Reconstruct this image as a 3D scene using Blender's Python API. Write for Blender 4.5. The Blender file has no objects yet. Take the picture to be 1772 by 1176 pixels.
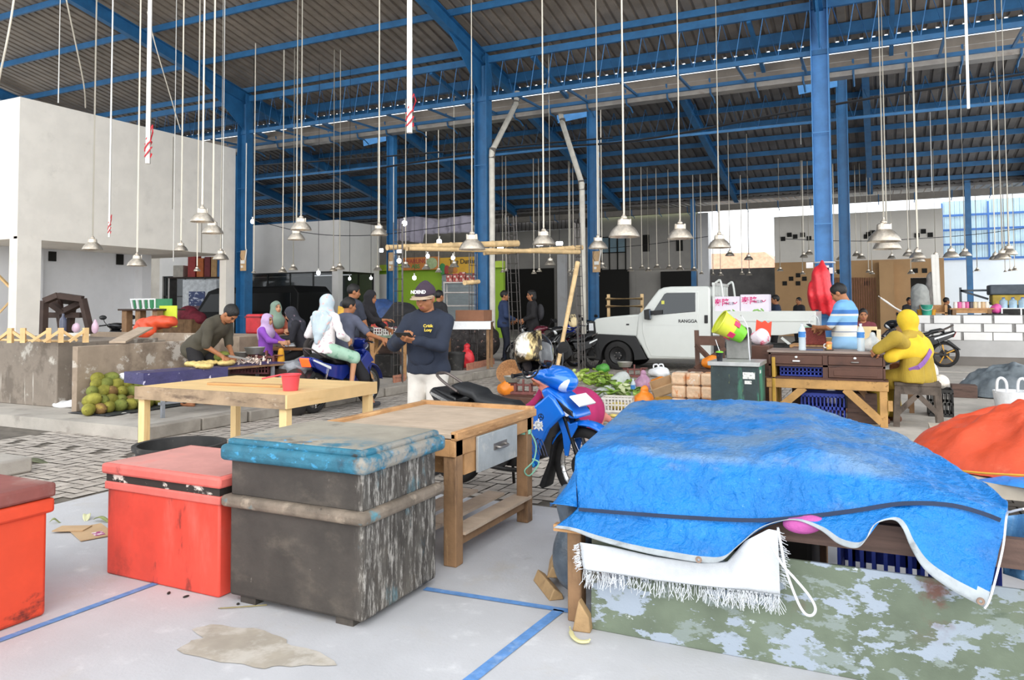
import bpy, math, random
import numpy as np
from mathutils import Vector as V, Matrix
R=math.radians; PI=math.pi
SC=bpy.context.scene; COL=SC.collection
random.seed(7)
# ---------------------------------------------------------------- camera
CAM=V((0,0,1.48)); YAW=R(25.8); PITCH=math.atan(51/1310); ROLL=0.005
Fh=V((-math.sin(YAW),math.cos(YAW),0)); Rh=V((math.cos(YAW),math.sin(YAW),0))
Ff=Fh*math.cos(PITCH)+V((0,0,math.sin(PITCH))); U0=Rh.cross(Ff)
Rr=(Rh-U0*ROLL).normalized(); Uu=(U0+Rh*ROLL).normalized()
cam=bpy.data.cameras.new('camera'); co=bpy.data.objects.new('camera',cam); COL.objects.link(co)
cam.sensor_width=36; cam.lens=1310/1772*36; cam.shift_y=-(588-479)/1772; cam.clip_end=400; cam.clip_start=.05
m=Matrix((Rr,Uu,-Ff)).transposed().to_4x4(); m.translation=CAM; co.matrix_world=m
SC.camera=co
# ---------------------------------------------------------------- daylight and exposure
w=bpy.data.worlds.new('sky'); SC.world=w; w.use_nodes=True
bg=w.node_tree.nodes['Background']; bg.inputs[0].default_value=(.90,.95,1,1); bg.inputs[1].default_value=1.75
SC.view_settings.view_transform='Standard'; SC.view_settings.look='None'
SC.view_settings.exposure=0.42; SC.view_settings.gamma=1; SC.view_settings.use_curve_mapping=False
sl=bpy.data.lights.new('sun','SUN'); sl.energy=1.7; sl.angle=R(75); sl.color=(1,.95,.88)
so=bpy.data.objects.new('sun',sl); COL.objects.link(so); so.rotation_euler=(R(58),0,R(28))
cyc=SC.cycles
cyc.max_bounces=7; cyc.diffuse_bounces=4; cyc.glossy_bounces=3; cyc.transmission_bounces=4; cyc.transparent_max_bounces=8
cyc.caustics_reflective=False; cyc.caustics_refractive=False
# ---------------------------------------------------------------- photograph pixel -> place
def ray(x,y): return (Ff*1310+Rr*(x-886)+Uu*(479-y))
def W(x,y,z=0):
    d=ray(x,y); return CAM+d*((z-CAM.z)/d.z)
def WY(x,y,Y):
    d=ray(x,y); return CAM+d*((Y-CAM.y)/d.y)
def WX(x,y,X):
    d=ray(x,y); return CAM+d*((X-CAM.x)/d.x)
def WD(x,y,dep):
    d=ray(x,y); return CAM+d*(dep/d.dot(Fh))
# ---------------------------------------------------------------- materials
def lin(h):
    if isinstance(h,str):
        h=h.lstrip('#'); c=[int(h[i:i+2],16)/255 for i in (0,2,4)]
    else: c=h
    return tuple((v/12.92 if v<=.04045 else ((v+.055)/1.055)**2.4) for v in c)+(1,)
MATS={}
def M(name,col,rough=.6,metal=0,var=.12,vs=6,layers=(),bump=0,bs=30,trans=0,alpha=1,emit=0,coat=0,st=(1,1,1),spec=.5,bst=(1,1,1),sss=0):
    if name in MATS: return MATS[name]
    mt=bpy.data.materials.new(name); mt.use_nodes=True; nt=mt.node_tree; N=nt.nodes; L=nt.links
    b=N['Principled BSDF']; tc=N.new('ShaderNodeTexCoord')
    def noise(sc,stt,det=4,rgh=.6,off=0):
        mp=N.new('ShaderNodeMapping'); mp.inputs['Scale'].default_value=stt; mp.inputs['Location'].default_value=(off,off*.7,off*.3)
        L.new(tc.outputs['Object'],mp.inputs[0])
        n=N.new('ShaderNodeTexNoise'); n.inputs['Scale'].default_value=sc; n.inputs['Detail'].default_value=det; n.inputs['Roughness'].default_value=rgh
        L.new(mp.outputs[0],n.inputs['Vector']); return n.outputs[0]
    def ramp(s,lo,hi):
        r=N.new('ShaderNodeMapRange'); r.interpolation_type='SMOOTHSTEP'
        r.inputs[1].default_value=lo; r.inputs[2].default_value=hi; L.new(s,r.inputs[0]); return r.outputs[0]
    def mix(f,a,bb):
        x=N.new('ShaderNodeMix'); x.data_type='RGBA'
        if isinstance(f,float): x.inputs[0].default_value=f
        else: L.new(f,x.inputs[0])
        for i,q in ((6,a),(7,bb)):
            if isinstance(q,tuple): x.inputs[i].default_value=q
            else: L.new(q,x.inputs[i])
        return x.outputs[2]
    c=lin(col); out=c
    if var:
        lo=tuple(max(0,q*(1-var*1.6)) for q in c[:3])+(1,); hi=tuple(min(1,q*(1+var*1.2)) for q in c[:3])+(1,)
        out=mix(ramp(noise(vs,st),.3,.7),lo,hi)
    for i,ly in enumerate(layers):
        lc,ls,lo,hi=ly[:4]; o=ly[4] if len(ly)>4 else {}
        f=ramp(noise(ls if not isinstance(ls,tuple) else 1,ls if isinstance(ls,tuple) else (1,1,1),o.get('d',6),o.get('r',.65),i*3.7+o.get('off',0)),lo,hi)
        for ax,(p,q) in o.get('lim',{}).items():
            sx=N.new('ShaderNodeSeparateXYZ'); L.new(tc.outputs['Object'],sx.inputs[0])
            mm=N.new('ShaderNodeMath'); mm.operation='MULTIPLY'; L.new(f,mm.inputs[0]); L.new(ramp(sx.outputs['xyz'.index(ax)],p,q),mm.inputs[1]); f=mm.outputs[0]
        if 'a' in o:
            mm=N.new('ShaderNodeMath'); mm.operation='MULTIPLY'; L.new(f,mm.inputs[0]); mm.inputs[1].default_value=o['a']; f=mm.outputs[0]
        out=mix(f,out,lin(lc))
    if isinstance(out,tuple): b.inputs['Base Color'].default_value=out
    else: L.new(out,b.inputs['Base Color'])
    b.inputs['Roughness'].default_value=rough; b.inputs['Metallic'].default_value=metal
    b.inputs['Specular IOR Level'].default_value=spec
    if trans: b.inputs['Transmission Weight'].default_value=trans
    if alpha<1: b.inputs['Alpha'].default_value=alpha
    if coat: b.inputs['Coat Weight'].default_value=coat; b.inputs['Coat Roughness'].default_value=.08
    if emit: b.inputs['Emission Color'].default_value=c; b.inputs['Emission Strength'].default_value=emit
    if bump:
        bp=N.new('ShaderNodeBump'); bp.inputs['Strength'].default_value=min(1,bump); bp.inputs['Distance'].default_value=.02
        L.new(noise(bs,bst,5,.6,9),bp.inputs['Height']); L.new(bp.outputs[0],b.inputs['Normal'])
    MATS[name]=mt; return mt
# ---------------------------------------------------------------- mesh collecting
def frame(d,up=V((0,0,1))):
    d=d.normalized()
    if abs(d.dot(up))>.98: up=V((0,1,0)) if abs(d.y)<.9 else V((1,0,0))
    x=d.cross(up).normalized(); y=x.cross(d).normalized(); return x,y,d
class MB:
    def __init__(s): s.v=[]; s.f=[]; s.mi=[]; s.m=None; s.cur=0
    def add(s,vs,fs):
        o=len(s.v)
        if s.m is not None: vs=[s.m@V(q) for q in vs]
        s.v.extend([tuple(q) for q in vs]); s.f.extend([tuple(i+o for i in q) for q in fs]); s.mi.extend([s.cur]*len(fs)); return s
    def bx(s,x0,x1,y0,y1,z0,z1):
        return s.add([(x,y,z) for z in (z0,z1) for y in (y0,y1) for x in (x0,x1)],
          [(0,2,3,1),(4,5,7,6),(0,1,5,4),(2,6,7,3),(0,4,6,2),(1,3,7,5)])
    def box(s,c,sz,rot=None):
        hx,hy,hz=[q/2 for q in sz]; c=V(c)
        vs=[V((x,y,z)) for z in (-hz,hz) for y in (-hy,hy) for x in (-hx,hx)]
        if rot is not None: vs=[rot@q for q in vs]
        return s.add([q+c for q in vs],[(0,2,3,1),(4,5,7,6),(0,1,5,4),(2,6,7,3),(0,4,6,2),(1,3,7,5)])
    def beam(s,p0,p1,w,h,up=V((0,0,1))):
        p0=V(p0);p1=V(p1); x,y,d=frame(p1-p0,up); vs=[]
        for p in (p0,p1):
            for a,b in ((-1,-1),(1,-1),(1,1),(-1,1)): vs.append(p+x*a*w/2+y*b*h/2)
        return s.add(vs,[(0,1,2,3),(7,6,5,4),(0,4,5,1),(1,5,6,2),(2,6,7,3),(3,7,4,0)])
    def cyl(s,p0,p1,r0,r1=None,n=12):
        return s.tube([p0,p1],[r0,r0 if r1 is None else r1],n)
    def tube(s,pts,r,n=8,cap=True,sq=1):
        pts=[V(p) for p in pts]; k=len(pts); rs=r if isinstance(r,(list,tuple)) else [r]*k
        vs=[];fs=[]; px=None
        for i,p in enumerate(pts):
            d=(pts[min(i+1,k-1)]-pts[max(i-1,0)])
            if d.length<1e-9: d=V((0,0,1))
            d=d.normalized()
            if px is None: x,y,_=frame(d)
            else:
                x=px-d*px.dot(d)
                if x.length<1e-6: x,_,_=frame(d)
                x=x.normalized(); y=d.cross(x)
            px=x
            for j in range(n):
                a=2*PI*j/n; vs.append(p+(x*math.cos(a)+y*math.sin(a)*sq)*rs[i])
        for i in range(k-1):
            for j in range(n):
                a=i*n+j; b=i*n+(j+1)%n; fs.append((a,b,b+n,a+n))
        if cap: fs.append(tuple(range(n-1,-1,-1))); fs.append(tuple((k-1)*n+j for j in range(n)))
        return s.add(vs,fs)
    def lathe(s,prof,c=(0,0,0),n=24,ax=None,cap=False,sx=1,sy=1):
        c=V(c); vs=[];fs=[];k=len(prof)
        for r,z in prof:
            for j in range(n):
                a=2*PI*j/n; q=V((r*math.cos(a)*sx,r*math.sin(a)*sy,z))
                if ax is not None: q=ax@q
                vs.append(c+q)
        for i in range(k-1):
            for j in range(n):
                a=i*n+j; b=i*n+(j+1)%n; fs.append((a,b,b+n,a+n))
        if cap: fs.append(tuple(range(n-1,-1,-1))); fs.append(tuple((k-1)*n+j for j in range(n)))
        return s.add(vs,fs)
    def prism(s,poly,a0,a1,pl='xz'):
        def p3(p,a):
            if pl=='xz': return (p[0],a,p[1])
            if pl=='yz': return (a,p[0],p[1])
            return (p[0],p[1],a)
        n=len(poly); vs=[p3(p,a0) for p in poly]+[p3(p,a1) for p in poly]
        fs=[tuple(range(n-1,-1,-1)),tuple(range(n,2*n))]+[(i,(i+1)%n,(i+1)%n+n,i+n) for i in range(n)]
        return s.add(vs,fs)
    def ell(s,c,r,n=14,k=9,rot=None):
        if not isinstance(r,(tuple,list)): r=(r,r,r)
        vs=[];fs=[];c=V(c)
        for i in range(k+1):
            t=PI*i/k
            for j in range(n):
                a=2*PI*j/n; q=V((r[0]*math.sin(t)*math.cos(a),r[1]*math.sin(t)*math.sin(a),-r[2]*math.cos(t)))
                if rot is not None: q=rot@q
                vs.append(c+q)
        for i in range(k):
            for j in range(n):
                a=i*n+j;b=i*n+(j+1)%n; fs.append((a,b,b+n,a+n))
        return s.add(vs,fs)
    def grid(s,fn,nu,nv,cu=False):
        vs=[fn(i/(nu if cu else nu-1),j/(nv-1)) for j in range(nv) for i in range(nu)]; fs=[]
        for j in range(nv-1):
            for i in range(nu if cu else nu-1):
                a=j*nu+i;b=j*nu+(i+1)%nu; fs.append((a,b,b+nu,a+nu))
        return s.add(vs,fs)
    def build(s,name,mat,parent=None,bevel=0,sub=0,solid=0,angle=38,seg=2,weld=False):
        me=bpy.data.meshes.new(name); me.from_pydata(s.v,[],s.f)
        for q in (mat if isinstance(mat,(list,tuple)) else [mat]): me.materials.append(q)
        if any(s.mi): me.polygons.foreach_set('material_index',s.mi)
        import bmesh
        bm=bmesh.new(); bm.from_mesh(me)
        if weld: bmesh.ops.remove_doubles(bm,verts=bm.verts,dist=1e-4)
        bmesh.ops.recalc_face_normals(bm,faces=bm.faces); bm.to_mesh(me); bm.free()
        me.polygons.foreach_set('use_smooth',[True]*len(me.polygons)); me.set_sharp_from_angle(angle=R(angle))
        o=bpy.data.objects.new(name,me); COL.objects.link(o)
        if parent: o.parent=parent
        if solid: q=o.modifiers.new('thick','SOLIDIFY'); q.thickness=solid; q.offset=0
        if bevel: q=o.modifiers.new('round','BEVEL'); q.width=bevel; q.segments=seg; q.limit_method='ANGLE'; q.angle_limit=R(40)
        if sub: q=o.modifiers.new('smooth','SUBSURF'); q.levels=sub; q.render_levels=sub
        return o
def thing(name,label,cat,loc=(0,0,0),rz=0,group=None):
    o=bpy.data.objects.new(name,None); COL.objects.link(o); o.empty_display_size=.1
    o.location=loc; o.rotation_euler=(0,0,rz); return tag(o,label,cat,group)
def tag(o,label,cat,group=None,kind=None):
    o['label']=label; o['category']=cat
    if group: o['group']=group
    if kind: o['kind']=kind
    return o
def struct(o,label=None):
    o['kind']='structure'
    if label: o['label']=label
    return o
def loc(o,p,rz=0): o.location=p; o.rotation_euler=(0,0,rz); return o
def copy_tree(o,parent=None):
    c=o.copy(); COL.objects.link(c)
    if parent: c.parent=parent
    for ch in list(o.children): copy_tree(ch,c)
    return c
def text(body,size,mat,parent,p,rot,name='lettering',ext=.002,font=None,align='CENTER'):
    cu=bpy.data.curves.new(name,'FONT'); cu.body=body; cu.size=size; cu.extrude=ext; cu.align_x=align; cu.align_y='CENTER'
    if font: cu.offset=font
    q=bpy.data.objects.new(name,cu); COL.objects.link(q); bpy.context.view_layer.update()
    me=bpy.data.meshes.new_from_object(q.evaluated_get(bpy.context.evaluated_depsgraph_get())); bpy.data.objects.remove(q)
    me.materials.clear(); me.materials.append(mat); o=bpy.data.objects.new(name,me); COL.objects.link(o); o.location=p; o.rotation_euler=rot
    if parent: o.parent=parent
    return o
def lerp(a,b,t): return a+(b-a)*t
def interp(xs,ys,x): return float(np.interp(x,xs,ys))
def smooth_path(pts,n=8):
    pts=[V(p) for p in pts]; out=[]
    for i in range(len(pts)-1):
        p0=pts[max(i-1,0)];p1=pts[i];p2=pts[i+1];p3=pts[min(i+2,len(pts)-1)]
        for k in range(n):
            t=k/n; out.append(.5*((2*p1)+(p2-p0)*t+(2*p0-5*p1+4*p2-p3)*t*t+(3*p1-p0-3*p2+p3)*t**3))
    out.append(pts[-1]); return out
# ---------------------------------------------------------------- soft bodies: distance field to one continuous skin
def sdf_eval(P,prims,k,subs=(),ks=.01):
    D=np.full(P.shape[:-1],9.0)
    def one(q):
        t=q[0]
        if t=='c':
            a=np.array(q[1]);b=np.array(q[2]);ra,rb=q[3],q[4]; ab=b-a; L=max(1e-9,ab.dot(ab))
            pa=P-a; h=np.clip((pa@ab)/L,0,1); return np.linalg.norm(pa-h[...,None]*ab,axis=-1)-(ra+(rb-ra)*h)
        if t=='e':
            c=np.array(q[1]); r=np.array(q[2],float); p=P-c
            if len(q)>3 and q[3] is not None: p=p@np.array(q[3])   # columns = local axes
            k0=np.linalg.norm(p/r,axis=-1); k1=np.linalg.norm(p/(r*r),axis=-1)+1e-9
            return k0*(k0-1)/k1
        if t=='b':
            c=np.array(q[1]); r=np.array(q[2],float); p=P-c; rd=q[4] if len(q)>4 else .01
            if len(q)>3 and q[3] is not None: p=p@np.array(q[3])
            d=np.abs(p)-(r-rd); return np.linalg.norm(np.maximum(d,0),axis=-1)+np.minimum(d.max(-1),0)-rd
        if t=='p':
            return (P-np.array(q[1]))@np.array(q[2])
    for q in prims:
        d=one(q); h=np.clip(.5+.5*(D-d)/k,0,1); D=D+(d-D)*h-k*h*(1-h)
    for q in subs:
        d=-one(q); h=np.clip(.5-.5*(D-d)/ks,0,1); D=D+(d-D)*h+ks*h*(1-h)
    return D
def sdf_mesh(mb,prims,res=.015,k=.04,subs=(),ks=.01,lo=None,hi=None,fn=None):
    pts=[]
    for q in prims:
        if q[0]=='c':
            for p,r in ((q[1],q[3]),(q[2],q[4])): pts+= [np.array(p)-r,np.array(p)+r]
        elif q[0] in 'eb':
            r=max(q[2]) if len(q)>3 and q[3] is not None else np.array(q[2]); pts+=[np.array(q[1])-r,np.array(q[1])+r]
    pts=np.array(pts); l=pts.min(0)-k-res*2; h=pts.max(0)+k+res*2
    if lo is not None: l=np.maximum(l,lo)
    if hi is not None: h=np.minimum(h,hi)
    n=np.maximum(4,np.ceil((h-l)/res).astype(int)+1)
    ax=[l[i]+np.arange(n[i])*res for i in range(3)]
    P=np.stack(np.meshgrid(*ax,indexing='ij'),-1)
    D=sdf_eval(P,prims,k,subs,ks)
    if fn is not None: D=fn(P,D)
    # surface nets
    S=D<0; c=n-1
    acc=np.zeros(tuple(c)+(3,)); cnt=np.zeros(tuple(c))
    cor=[(i,j,q) for i in (0,1) for j in (0,1) for q in (0,1)]
    def sl(o): return D[o[0]:o[0]+c[0],o[1]:o[1]+c[1],o[2]:o[2]+c[2]]
    for a in cor:
        for axi in range(3):
            if a[axi]: continue
            b=list(a); b[axi]=1; da=sl(a); db=sl(b); m=(da<0)!=(db<0)
            t=np.where(m,da/(da-db+1e-12),0)
            for d3 in range(3): acc[...,d3]+=np.where(m,a[d3]+(t if d3==axi else 0),0)
            cnt+=m
    act=cnt>0; idx=-np.ones(tuple(c),int); idx[act]=np.arange(act.sum())
    ijk=np.argwhere(act); vs=l+(ijk+acc[act]/cnt[act][:,None])*res
    fs=[]
    for axi in range(3):
        b,d=[(1,2),(2,0),(0,1)][axi]
        s0=[slice(0,n[i]-1) if i==axi else slice(1,n[i]-1) for i in range(3)]
        s1=list(s0); s1[axi]=slice(1,n[axi])
        m=S[tuple(s0)]!=S[tuple(s1)]; e=np.argwhere(m); flip=S[tuple(s0)][m]
        e=e+np.array([0 if i==axi else 1 for i in range(3)])
        def g(ob,od):
            q=e.copy(); q[:,b]-=ob; q[:,d]-=od; return idx[q[:,0],q[:,1],q[:,2]]
        quad=np.stack([g(1,1),g(0,1),g(0,0),g(1,0)],-1)
        quad[~flip]=quad[~flip][:,::-1]
        fs.append(quad)
    fs=np.concatenate(fs); fs=fs[(fs>=0).all(1)]
    mb.add([tuple(q) for q in vs],[tuple(int(i) for i in q) for q in fs]); return mb
# ================================================================ materials of the place
mConc=M('concrete',(.735,.735,.745),.85,var=.05,vs=1.2,layers=[('#b3a998',2.2,.56,.75,{'a':.35}),('#8f8a82',(7,7,7),.62,.8,{'a':.35}),('#f2f2f2',5,.55,.8,{'a':.4})],bump=.12,bs=60)
mSlabDirty=M('dirty_concrete',(.70,.675,.64),.9,var=.1,vs=2,layers=[('#7b746c',3,.5,.75,{'a':.6})],bump=.2,bs=40)
mStain=M('floor_stain','#a9a092',.9,var=.08,vs=5,layers=[('#c5bfb5',4,.45,.6,{'a':.8})])
mPave=M('paver',(.72,.685,.645),.9,var=.13,vs=7,layers=[('#857c72',1.4,.5,.8,{'a':.5}),('#b9b2a8',9,.6,.8,{'a':.4})],bump=.2,bs=60)
mJoint=M('paver_joint','#6a635a',.95,var=.2)
mBlueLine=M('blue_paint','#5f8fc9',.7,var=.1,vs=20,layers=[('#a9b9cf',14,.5,.75,{'a':.6})])
mBlue=M('blue_steel','#2b6898',.45,var=.1,vs=3,layers=[('#1f4f7d',2.5,.55,.8,{'a':.6})])
mBlueL=M('blue_steel_light','#4a88c2',.45,var=.08,vs=3)
mSheet=M('roof_sheet','#8f8376',.5,.15,var=.12,vs=1.5,layers=[('#756a5e',.7,.5,.75,{'a':.5})])
mSheetD=M('roof_sheet_dark','#726e6b',.5,.2,var=.14,vs=1.5,layers=[('#47464a',.6,.45,.7,{'a':.6})])
mGut=M('gutter_zinc','#aaa49d',.45,.5,var=.12,vs=2,layers=[('#7d6f62',2,.55,.75,{'a':.6})])
mWhite=M('white_plaster','#f6efe4',.85,var=.03,vs=1.5,layers=[('#cfc8bd',1.6,.55,.8,{'a':.5}),('#bcb5aa',(2,2,.3),.64,.8,{'a':.4})],bump=.05,bs=25)
mWhite2=M('white_plaster_cool','#e4e4e6',.85,var=.03,vs=1.2,layers=[('#c9c4bf',1.2,.55,.8,{'a':.5})])
mGreyW=M('grey_plaster','#a8a49e',.88,var=.05,vs=1,layers=[('#8c877f',1.1,.5,.8,{'a':.5})])
mDarkW=M('raw_cement','#6d6b6a',.9,var=.12,vs=1.4,layers=[('#8a8682',2,.5,.75,{'a':.5})])
mBrownW=M('brown_paint','#b9946a',.85,var=.05,vs=1)
mPale=M('pale_blue_paint','#dfe9f2',.8,var=.02,vs=1)
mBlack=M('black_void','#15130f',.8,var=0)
mGlass=M('shop_glass','#20272a',.08,0,var=0,alpha=.55,spec=.8)
mClad=M('translucent_cladding','#9dbccb',.5,var=.08,vs=2,trans=.3)
mPVC=M('white_pvc','#efece4',.4,var=.03,vs=3)
mPVCg=M('aged_pvc','#d8d2c4',.5,var=.08,vs=4)
mPVCd=M('grey_pvc','#77716a',.5,var=.05)
mBrickT=M('terracotta','#b37a62',.85,var=.12,vs=9,layers=[('#c99a84',12,.5,.75,{'a':.6})],bump=.15,bs=60)
mLime=M('lime_paint','#93b833',.7,var=.05,vs=1)
mWire=M('black_cable','#16161a',.6,var=0)
mRebar=M('rebar_steel','#77726f',.55,.6,var=.15,vs=20)
# ================================================================ floor
mb=MB(); mb.bx(-5.65,9,-4,5.2,-.12,0); struct(mb.build('floor',mConc),'pale worn concrete slab under the wooden crates and tarps')
def herring(x0,x1,y0,y1,Wd=.115,g=.007):
    mb=MB(); L=2*Wd; ny=int((y1-y0)/Wd)+6; nx=int((x1-x0)/Wd)+6
    for j in range(-4,ny):
        for i in range(-4,nx):
            k=(i-j)%4
            if k==0: xx,yy,sx,sy=i*Wd,j*Wd,L,Wd
            elif k==2: xx,yy,sx,sy=i*Wd+Wd,j*Wd-Wd,Wd,L
            else: continue
            a,b=x0+xx,y0+yy
            if k==2: a=x0+i*Wd+Wd; b=y0+j*Wd
            if a<x0 or a+sx>x1+.1 or b<y0 or b+sy>y1+.1: continue
            z=random.uniform(-.002,.002)
            mb.add([(a+g,b+g,z),(a+sx-g,b+g,z),(a+sx-g,b+sy-g,z),(a+g,b+sy-g,z)],[(0,1,2,3)])
    return mb
mb=MB(); mb.bx(-40,12,5.2,48,-.2,-.008); mb.bx(-40,-5.65,-4,5.2,-.2,-.008)
struct(mb.build('floor',mJoint),'dark joints between the grey pavers')
mb=herring(-9,.2,5.25,20); mb2=herring(-9.5,-5.7,1,5.25); mb.add(mb2.v,mb2.f)
mb2=herring(.3,6,5.25,8.6); mb.add(mb2.v,mb2.f)
struct(mb.build('floor',mPave),'grey herringbone concrete pavers of the market lane')
mb=MB(); mb.bx(-.2,12,8.5,20.9,-.1,.006); struct(mb.build('floor',mSlabDirty),'grey concrete floor beside the black motorbike')
mb=MB(); mb.bx(-30,-7.55,5.9,24,-.1,.14); mb.bx(-40,-7.55,19,48,-.1,.12); struct(mb.build('floor',mSlabDirty),'raised dusty concrete slab under the jackfruit stall')
mb=MB(); mb.bx(-8.2,12,19,48,-.1,.02); struct(mb.build('floor',mSlabDirty),'grey concrete floor at the back of the market hall')
mb=MB()
for i in range(18):
    y=5.9+i*.75; mb.bx(-7.55,-7.37+random.uniform(-.015,.015),y+.012,y+.74,0,.15+random.uniform(-.012,.012))
struct(mb.build('trim_1',M('kerb_stone','#9b948a',.9,var=.14,vs=3,bump=.2,bs=30),bevel=.015),'row of worn grey kerb stones along the stall slab')
# raised slab at the left edge
p=W(74,800); q=W(74,770,.14)
mb=MB(); mb.bx(-9,-6.95,3.3,4.35,0,.14); struct(mb.build('floor',mSlabDirty,bevel=.02),'raised concrete ramp at the left edge behind the red crate')
# ---- painted lines
def strip(a,b,wd,z=.004):
    a=V((a.x,a.y,z)); b=V((b.x,b.y,z)); d=(b-a).normalized(); n=V((-d.y,d.x,0))*wd/2
    return MB().add([a+n,a-n,b-n,b+n],[(0,1,2,3)])
for (x0,y0,x1,y1,wd,lb) in ((-30,1119,288,1003,.045,'faded blue painted line running from the red crate to the left corner'),
      (735,1019,1000,1060,.045,'blue painted line between dark crate and tarp stall'),(790,1196,968,1056,.055,'blue painted line running to the bottom edge of the floor')):
    struct(strip(W(x0,y0),W(x1,y1),wd).build('floor_line',mBlueLine),lb)
c=W(430,1120); pts=[]
for i in range(40):
    a=2*PI*i/40; r=1+.16*math.sin(3*a+1)+.1*math.sin(5*a)+.06*math.sin(11*a)
    pts.append((c.x+.36*r*math.cos(a),c.y+.15*r*math.sin(a),.003))
struct(MB().add(pts,[tuple(range(40))]).build('floor_stain',mStain),'dried water stain on the concrete in front of the dark crate')
# ================================================================ roofs
def z1(y): return 9.39+.2*(16.7-y)
def z2(y): return 8.25-.2*(y-23.6)
def corr(x0,x1,y0,y1,zf,pitch=.3,h=.05,dz=0):
    mb=MB(); xs=[];hs=[]; x=x0
    while x<x1:
        for a,b in ((0,0),(.62,0),(.70,1),(.90,1),(.98,0)): xs.append(x+a*pitch); hs.append(b*h)
        x+=pitch
    n=len(xs)
    vs=[(xs[i],y,zf(y)+hs[i]+dz) for y in (y0,y1) for i in range(n)]
    return mb.add(vs,[(i,i+1,n+i+1,n+i) for i in range(n-1)])
struct(corr(-38,8,12.6,22.3,z1,dz=.36).build('ceiling',mSheet),'corrugated metal roof over the front bay')
mb=MB(); xx=-38
while xx<8: q=corr(xx,xx+2.1,-6,12.6,z1,dz=.36); mb.add(q.v,q.f); xx+=3.6  # sheets above the frame; gaps added so daylight reaches the lane
struct(mb.build('ceiling',mSheet),'out of view roof sheets with gaps added to let daylight onto the lane')
struct(corr(-38,8,23.6,34.2,z2,dz=.3).build('ceiling',mSheetD),'dark corrugated roof over the rear bay')
struct(corr(-38,8,33.85,39.7,lambda y:6.12+.05*(y-34.7),dz=.1).build('ceiling',mSheetD),'low corrugated roof at the far end')
SX=9.25; CX=[-38.3,-29.05,-19.8,-10.4,-1.15,8.1]
def hsec(p0,p1,w,d,up,t=.018):
    # I section between two points: flanges of width w, d apart along up
    p0=V(p0);p1=V(p1); x,y,_=frame(p1-p0,up); mb=MB()
    for s in (-1,1): mb.beam(p0+y*s*d/2,p1+y*s*d/2,w,t,up)
    mb.beam(p0,p1,t*.7,d,up); return mb
for i,x in enumerate(CX):
    side=['first','second','third','fourth','fifth','sixth'][i]
    mb=hsec((x,-6,z1(-6)),(x,22,z1(22)),.2,.38,V((0,0,1)))
    mb.prism([(19.5,z1(19.5)-1.15),(19.5,z1(19.5)),(17.6,z1(17.6)-.2)],x-.01,x+.01,'yz')
    struct(mb.build('roof_rafter',mBlue))
    if 1<=i<=4:
        mb=hsec((x,19.6,.13 if i<4 else 0),(x,19.6,z1(19.6)+.1),.36,.38,V((1,0,0)),.02)
        for zz in (1.2,3.4,5.6): mb.bx(x-.19,x+.19,19.4,19.42,zz,zz+.02)
        mb.bx(x-.28,x+.28,19.32,19.88,.1,.15)
        struct(mb.build('steel_column',mBlueL if i==4 else mBlue),{1:'blue steel column beyond the white left building',2:'blue steel column against the white left building',3:'tall blue steel column behind the man in the cap',4:'blue steel column with the red plastic bag tied on'}[i])
y=-4.4
while y<22.3:
    mb=MB(); mb.bx(-38,8,y-.035,y+.035,z1(y)+.18,z1(y)+.36); struct(mb.build('roof_purlin',mBlue)); y+=2.0
for y,hh in ((21.3,.28),(22.25,.2)):
    mb=MB(); mb.bx(-38,8,y-.05,y+.05,z1(y)+.33-hh,z1(y)+.34); struct(mb.build('roof_purlin',mBlue))
# truss girder between the columns
zt,zb=z1(19.6)-.05,7.6
mb=MB(); mb.bx(-38,8,19.55,19.65,zt-.1,zt+.1); struct(mb.build('truss_chord',mBlue))
mb=MB(); mb.bx(-38,8,19.56,19.64,zb-.06,zb+.06)
mb.bx(-38,8,21.45,21.53,zb+.02,zb+.12)
x=-45
while x<13: mb.beam((x,19.6,zb+.02),(x,21.5,zb+.06),.06,.06); x+=1.55
struct(mb.build('truss_chord',mBlue))
mb=MB(); x=-30
while x<9:
    mb.tube([(x,19.6,zt),(x+.32,19.6,zb)],.011,4,False); mb.tube([(x+.32,19.6,zb),(x+.52,19.6,zt)],.011,4,False); x+=.52
struct(mb.build('truss_web',mBlueL))
for x in CX[1:5]:
    for k in (1.6,4.7,7.6):
        if k==4.7: continue
        mb=MB(); mb.beam((x+k,19.6,zt-.1),(x+k,22.6,8.1),.1,.12); struct(mb.build('roof_brace',mBlue))
# gutter with brackets
def gutter(y,z,x0,x1,step,name_lb,s=1,mat=mGut):
    g=thing('roof_gutter',name_lb,'gutter',(0,y,z)); g['kind']='structure'
    mb=MB(); mb.prism([(-.16*s,-.3*s),(.16*s,-.3*s),(.26*s,0),(.24*s,0),(.15*s,-.28*s),(-.15*s,-.28*s),(-.24*s,0),(-.26*s,0)],x0,x1,'yz'); mb.build('trough',mat,g)
    mb=MB(); x=x0+.4
    while x<x1:
        mb.tube([(x,-.28*s,.02),(x,-.19*s,-.3*s),(x,-.16*s,-.33*s),(x,.16*s,-.33*s),(x,.35*s,-.42*s)],.022*s,4,False); x+=step
    mb.build('bracket',mBlue,g)
gutter(22.65,8.12,-38,8,1.28,'grey zinc gutter between the two roofs',1.25)
gutter(34.4,5.95,-38,8,1.3,'grey gutter at the far eave',.8,mPVCd)
mb=MB(); mb.bx(-38,8,34.17,34.19,6.1,z2(34.18)+.315); struct(mb.build('gutter_flashing',mSheetD))
# white line of light at the eave comes from the open sky between the roofs
mb=MB(); mb.bx(-38,8,22.33,22.36,7.95,8.35); struct(mb.build('gutter_flashing',mSheet))
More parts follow.
